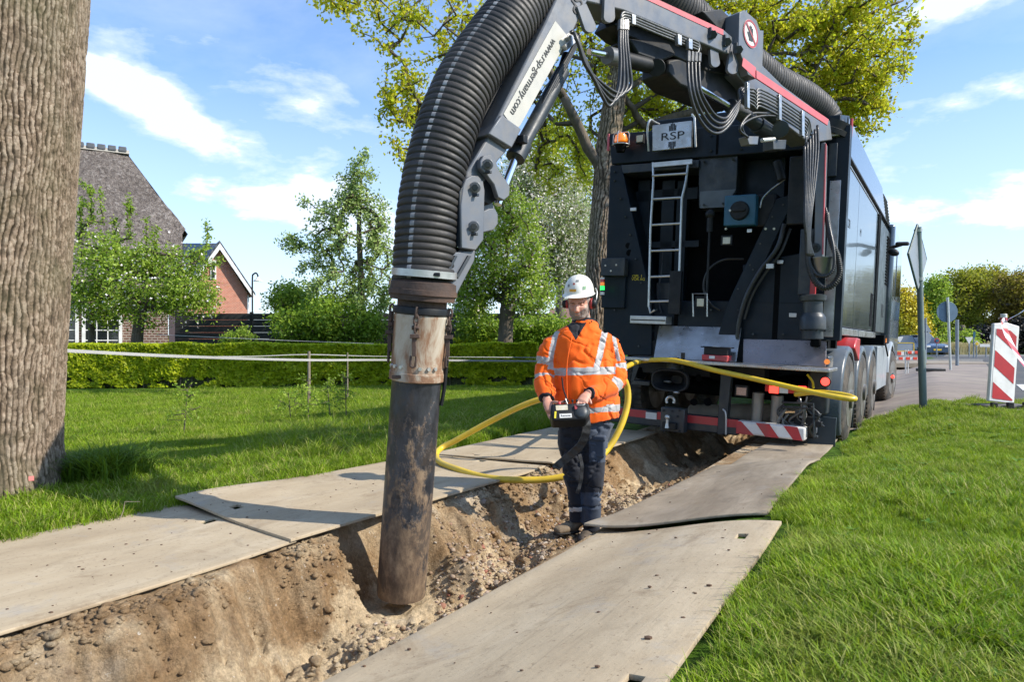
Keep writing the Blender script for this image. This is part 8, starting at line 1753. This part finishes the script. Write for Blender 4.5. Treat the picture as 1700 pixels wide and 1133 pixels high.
# --- helmet
m_helm, nb, b = newmat('white_helmet'); v = nb.coord('Object'); c = nb.mix(nb.ramp(nb.noise(v, 14, 6, .7), [(.52, 0), (.7, .45)]), (.78, .76, .68), (.42, .38, .28)); c = nb.mix(nb.ramp(nb.voro(v, 26, rnd=1), [(.12, .6), (.2, 0)]), c, nb.ramp(nb.voro(v, 26, out='Color'), [(.2, (.25, .28, .2)), (.5, (.5, .2, .15)), (.8, (.3, .32, .3))])); nb.set(b.inputs['Base Color'], c); b.inputs['Roughness'].default_value = .35
HR2 = Matrix.Rotation(yaw, 3, 'Z') @ Matrix.Rotation(math.radians(9), 3, 'X'); HC2 = Q(961.5, 486, .0)
def H2(x, y, z): return HC2 + HR2 @ Vector((x, y, z))
mb = MB(); vs = []; fs = []; n, k = 36, 12
for i in range(k + 1):
    th = math.pi / 2 * i / k; r = math.cos(th) ** .82 if i < k else 0; z = .128 * math.sin(th)
    for j in range(n):
        a = 2 * math.pi * j / n; rid = 1 + .03 * max(0, math.cos(a * 1.0 + math.pi / 2) if False else math.exp(-((math.cos(a)) / .16) ** 2)) * (.4 + .6 * math.sin(th)); vs.append(H2(.105 * r * math.cos(a) * (1.0), .138 * r * math.sin(a), z * rid))
for i in range(k):
    for j in range(n): fs.append((i * n + j, i * n + (j + 1) % n, (i + 1) * n + (j + 1) % n, (i + 1) * n + j))
b0 = len(vs)
for j in range(n):
    a = 2 * math.pi * j / n; f = max(0, -math.sin(a)); e = .012 + .045 * f ** 2; vs.append(H2((.105 + e * .8) * math.cos(a), (.138 + e) * math.sin(a), -.010 - .012 * f)); 
for j in range(n): vs.append(H2(.101 * math.cos(2 * math.pi * j / n), .134 * math.sin(2 * math.pi * j / n), -.012))
for j in range(n): j2 = (j + 1) % n; fs.append((b0 + j, b0 + j2, j2, j)); fs.append((b0 + n + j, b0 + n + j2, b0 + j2, b0 + j))
mb.add(vs, fs); hel = mb.build('helmet', m_helm, man, 60); sd = hel.modifiers.new('thickness', 'SOLIDIFY'); sd.thickness = .003; hel['label'] = 'scuffed white safety helmet covered in small stickers'
# sticker patches following the dome
def patch(x0, x1, z0, z1, m_, nm='sticker'):
    vs = []; 
    for zz in np.linspace(z0, z1, 4):
        for xx in np.linspace(x0, x1, 6):
            rr = max(0, 1 - (zz / .128) ** 2) ** .41; yy = -.138 * rr * math.sqrt(max(0, 1 - (xx / (.105 * rr)) ** 2)) - .0035; vs.append(H2(xx, yy, zz))
    mb = MB(); mb.add(vs, [(i * 6 + j, i * 6 + j + 1, i * 6 + j + 7, i * 6 + j + 6) for i in range(3) for j in range(5)]); mb.build(nm, m_, hel, 180)
patch(-.045, .005, .018, .036, mat('orange_sticker', (.75, .36, .03), rough=.5, bump=0)); patch(-.062, -.045, .05, .068, mat('grey_sticker', (.25, .25, .24), rough=.6)); patch(.0, .02, .085, .098, MATS['grey_sticker']); patch(.05, .068, .03, .055, mat('green_sticker', (.2, .35, .2), rough=.6)); patch(-.02, -.005, .065, .078, mat('red_sticker', (.45, .08, .06), rough=.6))
for s1, cx_, r in ((-1, -.088, .032), (1, .090, .038)):
    c0 = Hh(cx_, .015, -.012); xd = HR @ Vector((s1, 0, 0)); mb = MB(); mb.lathe(c0 - xd * .012, c0 + xd, [(0, r * .9), (.008, r * 1.02), (.018, r * 1.02)], 18); em_ = mb.build('ear_muff', m_red, man, 50, .002); mb = MB(); mb.lathe(c0 + xd * .006, c0 + xd * 2, [(0, r * .95), (.012, r * .98), (.026, r * .8), (.03, r * .4)], 18); mb.build('shell', m_dark, em_, 50)
    mb = MB(); mb.tube(spline([c0 + xd * .03, c0 + xd * .034 + HR @ Vector((0, .004, .035)), H2(s1 * .125, .02, .0), H2(s1 * .114, .02, .03)], 4), .004, 6); mb.build('arm', m_steel, em_)
# --- remote control
rc0 = Q(947, 690, -.37); RX = Matrix.Rotation(math.radians(-32), 3, 'X') @ Matrix.Rotation(math.radians(-3), 3, 'Y')
rcM = Matrix.Translation(rc0 + mb_) @ RX.to_4x4(); rc = empty('remote_control', rc0, 'black radio remote control box with levers held by the man', 'remote control', mtx=rcM)
mb = MB(); mb.prism([Vector((-.125, -.055, -.06)), Vector((.095, -.055, -.06)), Vector((.125, -.055, -.02)), Vector((.125, -.055, .06)), Vector((-.125, -.055, .065)), Vector((-.135, -.055, .0))], (0, .12, 0)); mb.build('case', m_dark, rc, 35, .012)
gold = mat('gold_label', (.50, .42, .26), (.62, .58, .48), 60, .4)
mb = MB(); mb.box((-.058, -.057, .03), (.078, .004, .036)); mb.build('label_plate', gold, rc); mb = MB(); mb.box((-.038, -.057, -.03), (.080, .004, .030)); lp_ = mb.build('label_plate', m_white, rc); place_text('label_text', 'Scanreco' if False else 'Remote', .02, (-.038, -.0595, -.03), (1, 0, 0), (0, 0, 1), m_ink, lp_)
mb = MB(); mb.box((-.105, -.057, -.02), (.012, .004, .05), Matrix.Rotation(.15, 3, 'Y')); mb.build('yellow_mark', m_yel, rc)
mb = MB(); mb.sphere((.068, -.055, -.005), (.045, .02, .05), 14, 8); mb.build('grip', m_slate, rc); mb = MB(); mb.tube(spline([(.04, -.072, .04), (.075, -.082, .03), (.095, -.075, .04)], 4), .0035, 6); mb.build('lever_guard', m_alu, rc)
mb = MB(); mb.box((.035, -.063, .025), (.018, .01, .03)); mb.build('switch', m_red, rc); mb = MB(); mb.cyl((-.07, -.03, .06), (-.07, -.03, .085), .012, n=10); mb.build('switch', m_red, rc)
for x_ in (-.03, .02, .05): mb = MB(); mb.cyl((x_, 0, .06), (x_ + .003, -.01, .10), .004, n=6); mb.sphere((x_ + .003, -.01, .102), .009, 8, 6); mb.build('lever', m_dark, rc)
mb = MB(); mb.cyl((-.008, .0, .06), (-.022, .0, .125), .004, n=6); mb.build('aerial', m_alu, rc)
def strap(pts, w, th=.004):
    q = spline(pts, 6); vs = []; fs = []
    for i, p_ in enumerate(q):
        t = (q[min(i + 1, len(q) - 1)] - q[max(i - 1, 0)]).normalized(); s_ = t.cross(Vector((.25, -1, .1))).normalized() * w; o_ = s_.cross(t).normalized() * th * (1 + .8 * math.sin(i * 1.3)); vs += [p_ - s_ - o_, p_ + s_ - o_, p_ + s_ + o_, p_ - s_ + o_]
    for i in range(len(q) - 1):
        for j in range(4): fs.append((i * 4 + j, i * 4 + (j + 1) % 4, (i + 1) * 4 + (j + 1) % 4, (i + 1) * 4 + j))
    fs += [(3, 2, 1, 0), tuple(len(vs) - 4 + j for j in range(4))]; return vs, fs
mI = rcM.inverted(); mb = MB(lambda v_: mI @ (v_ + mb_)); mb.add(*strap([Q(972, 690, -.30), Q(974, 706, -.31), Q(972, 722, -.29), Q(965, 738, -.25), Q(954, 750, -.21), Q(940, 762, -.18), Q(926, 774, -.17), Q(923, 779, -.17)], .028)); mb.build('strap', mat('black_webbing', (.02, .02, .02), (.05, .05, .05), 30, .6, bump=.5), rc, 35, .002)
mb = MB(lambda v_: mI @ (v_ + mb_)); mb.add(*strap([Q(962, 755, -.2), Q(966, 775, -.18), Q(964, 800, -.15), Q(958, 820, -.13)], .012)); mb.build('strap', MATS['black_webbing'], rc, 35, .002)
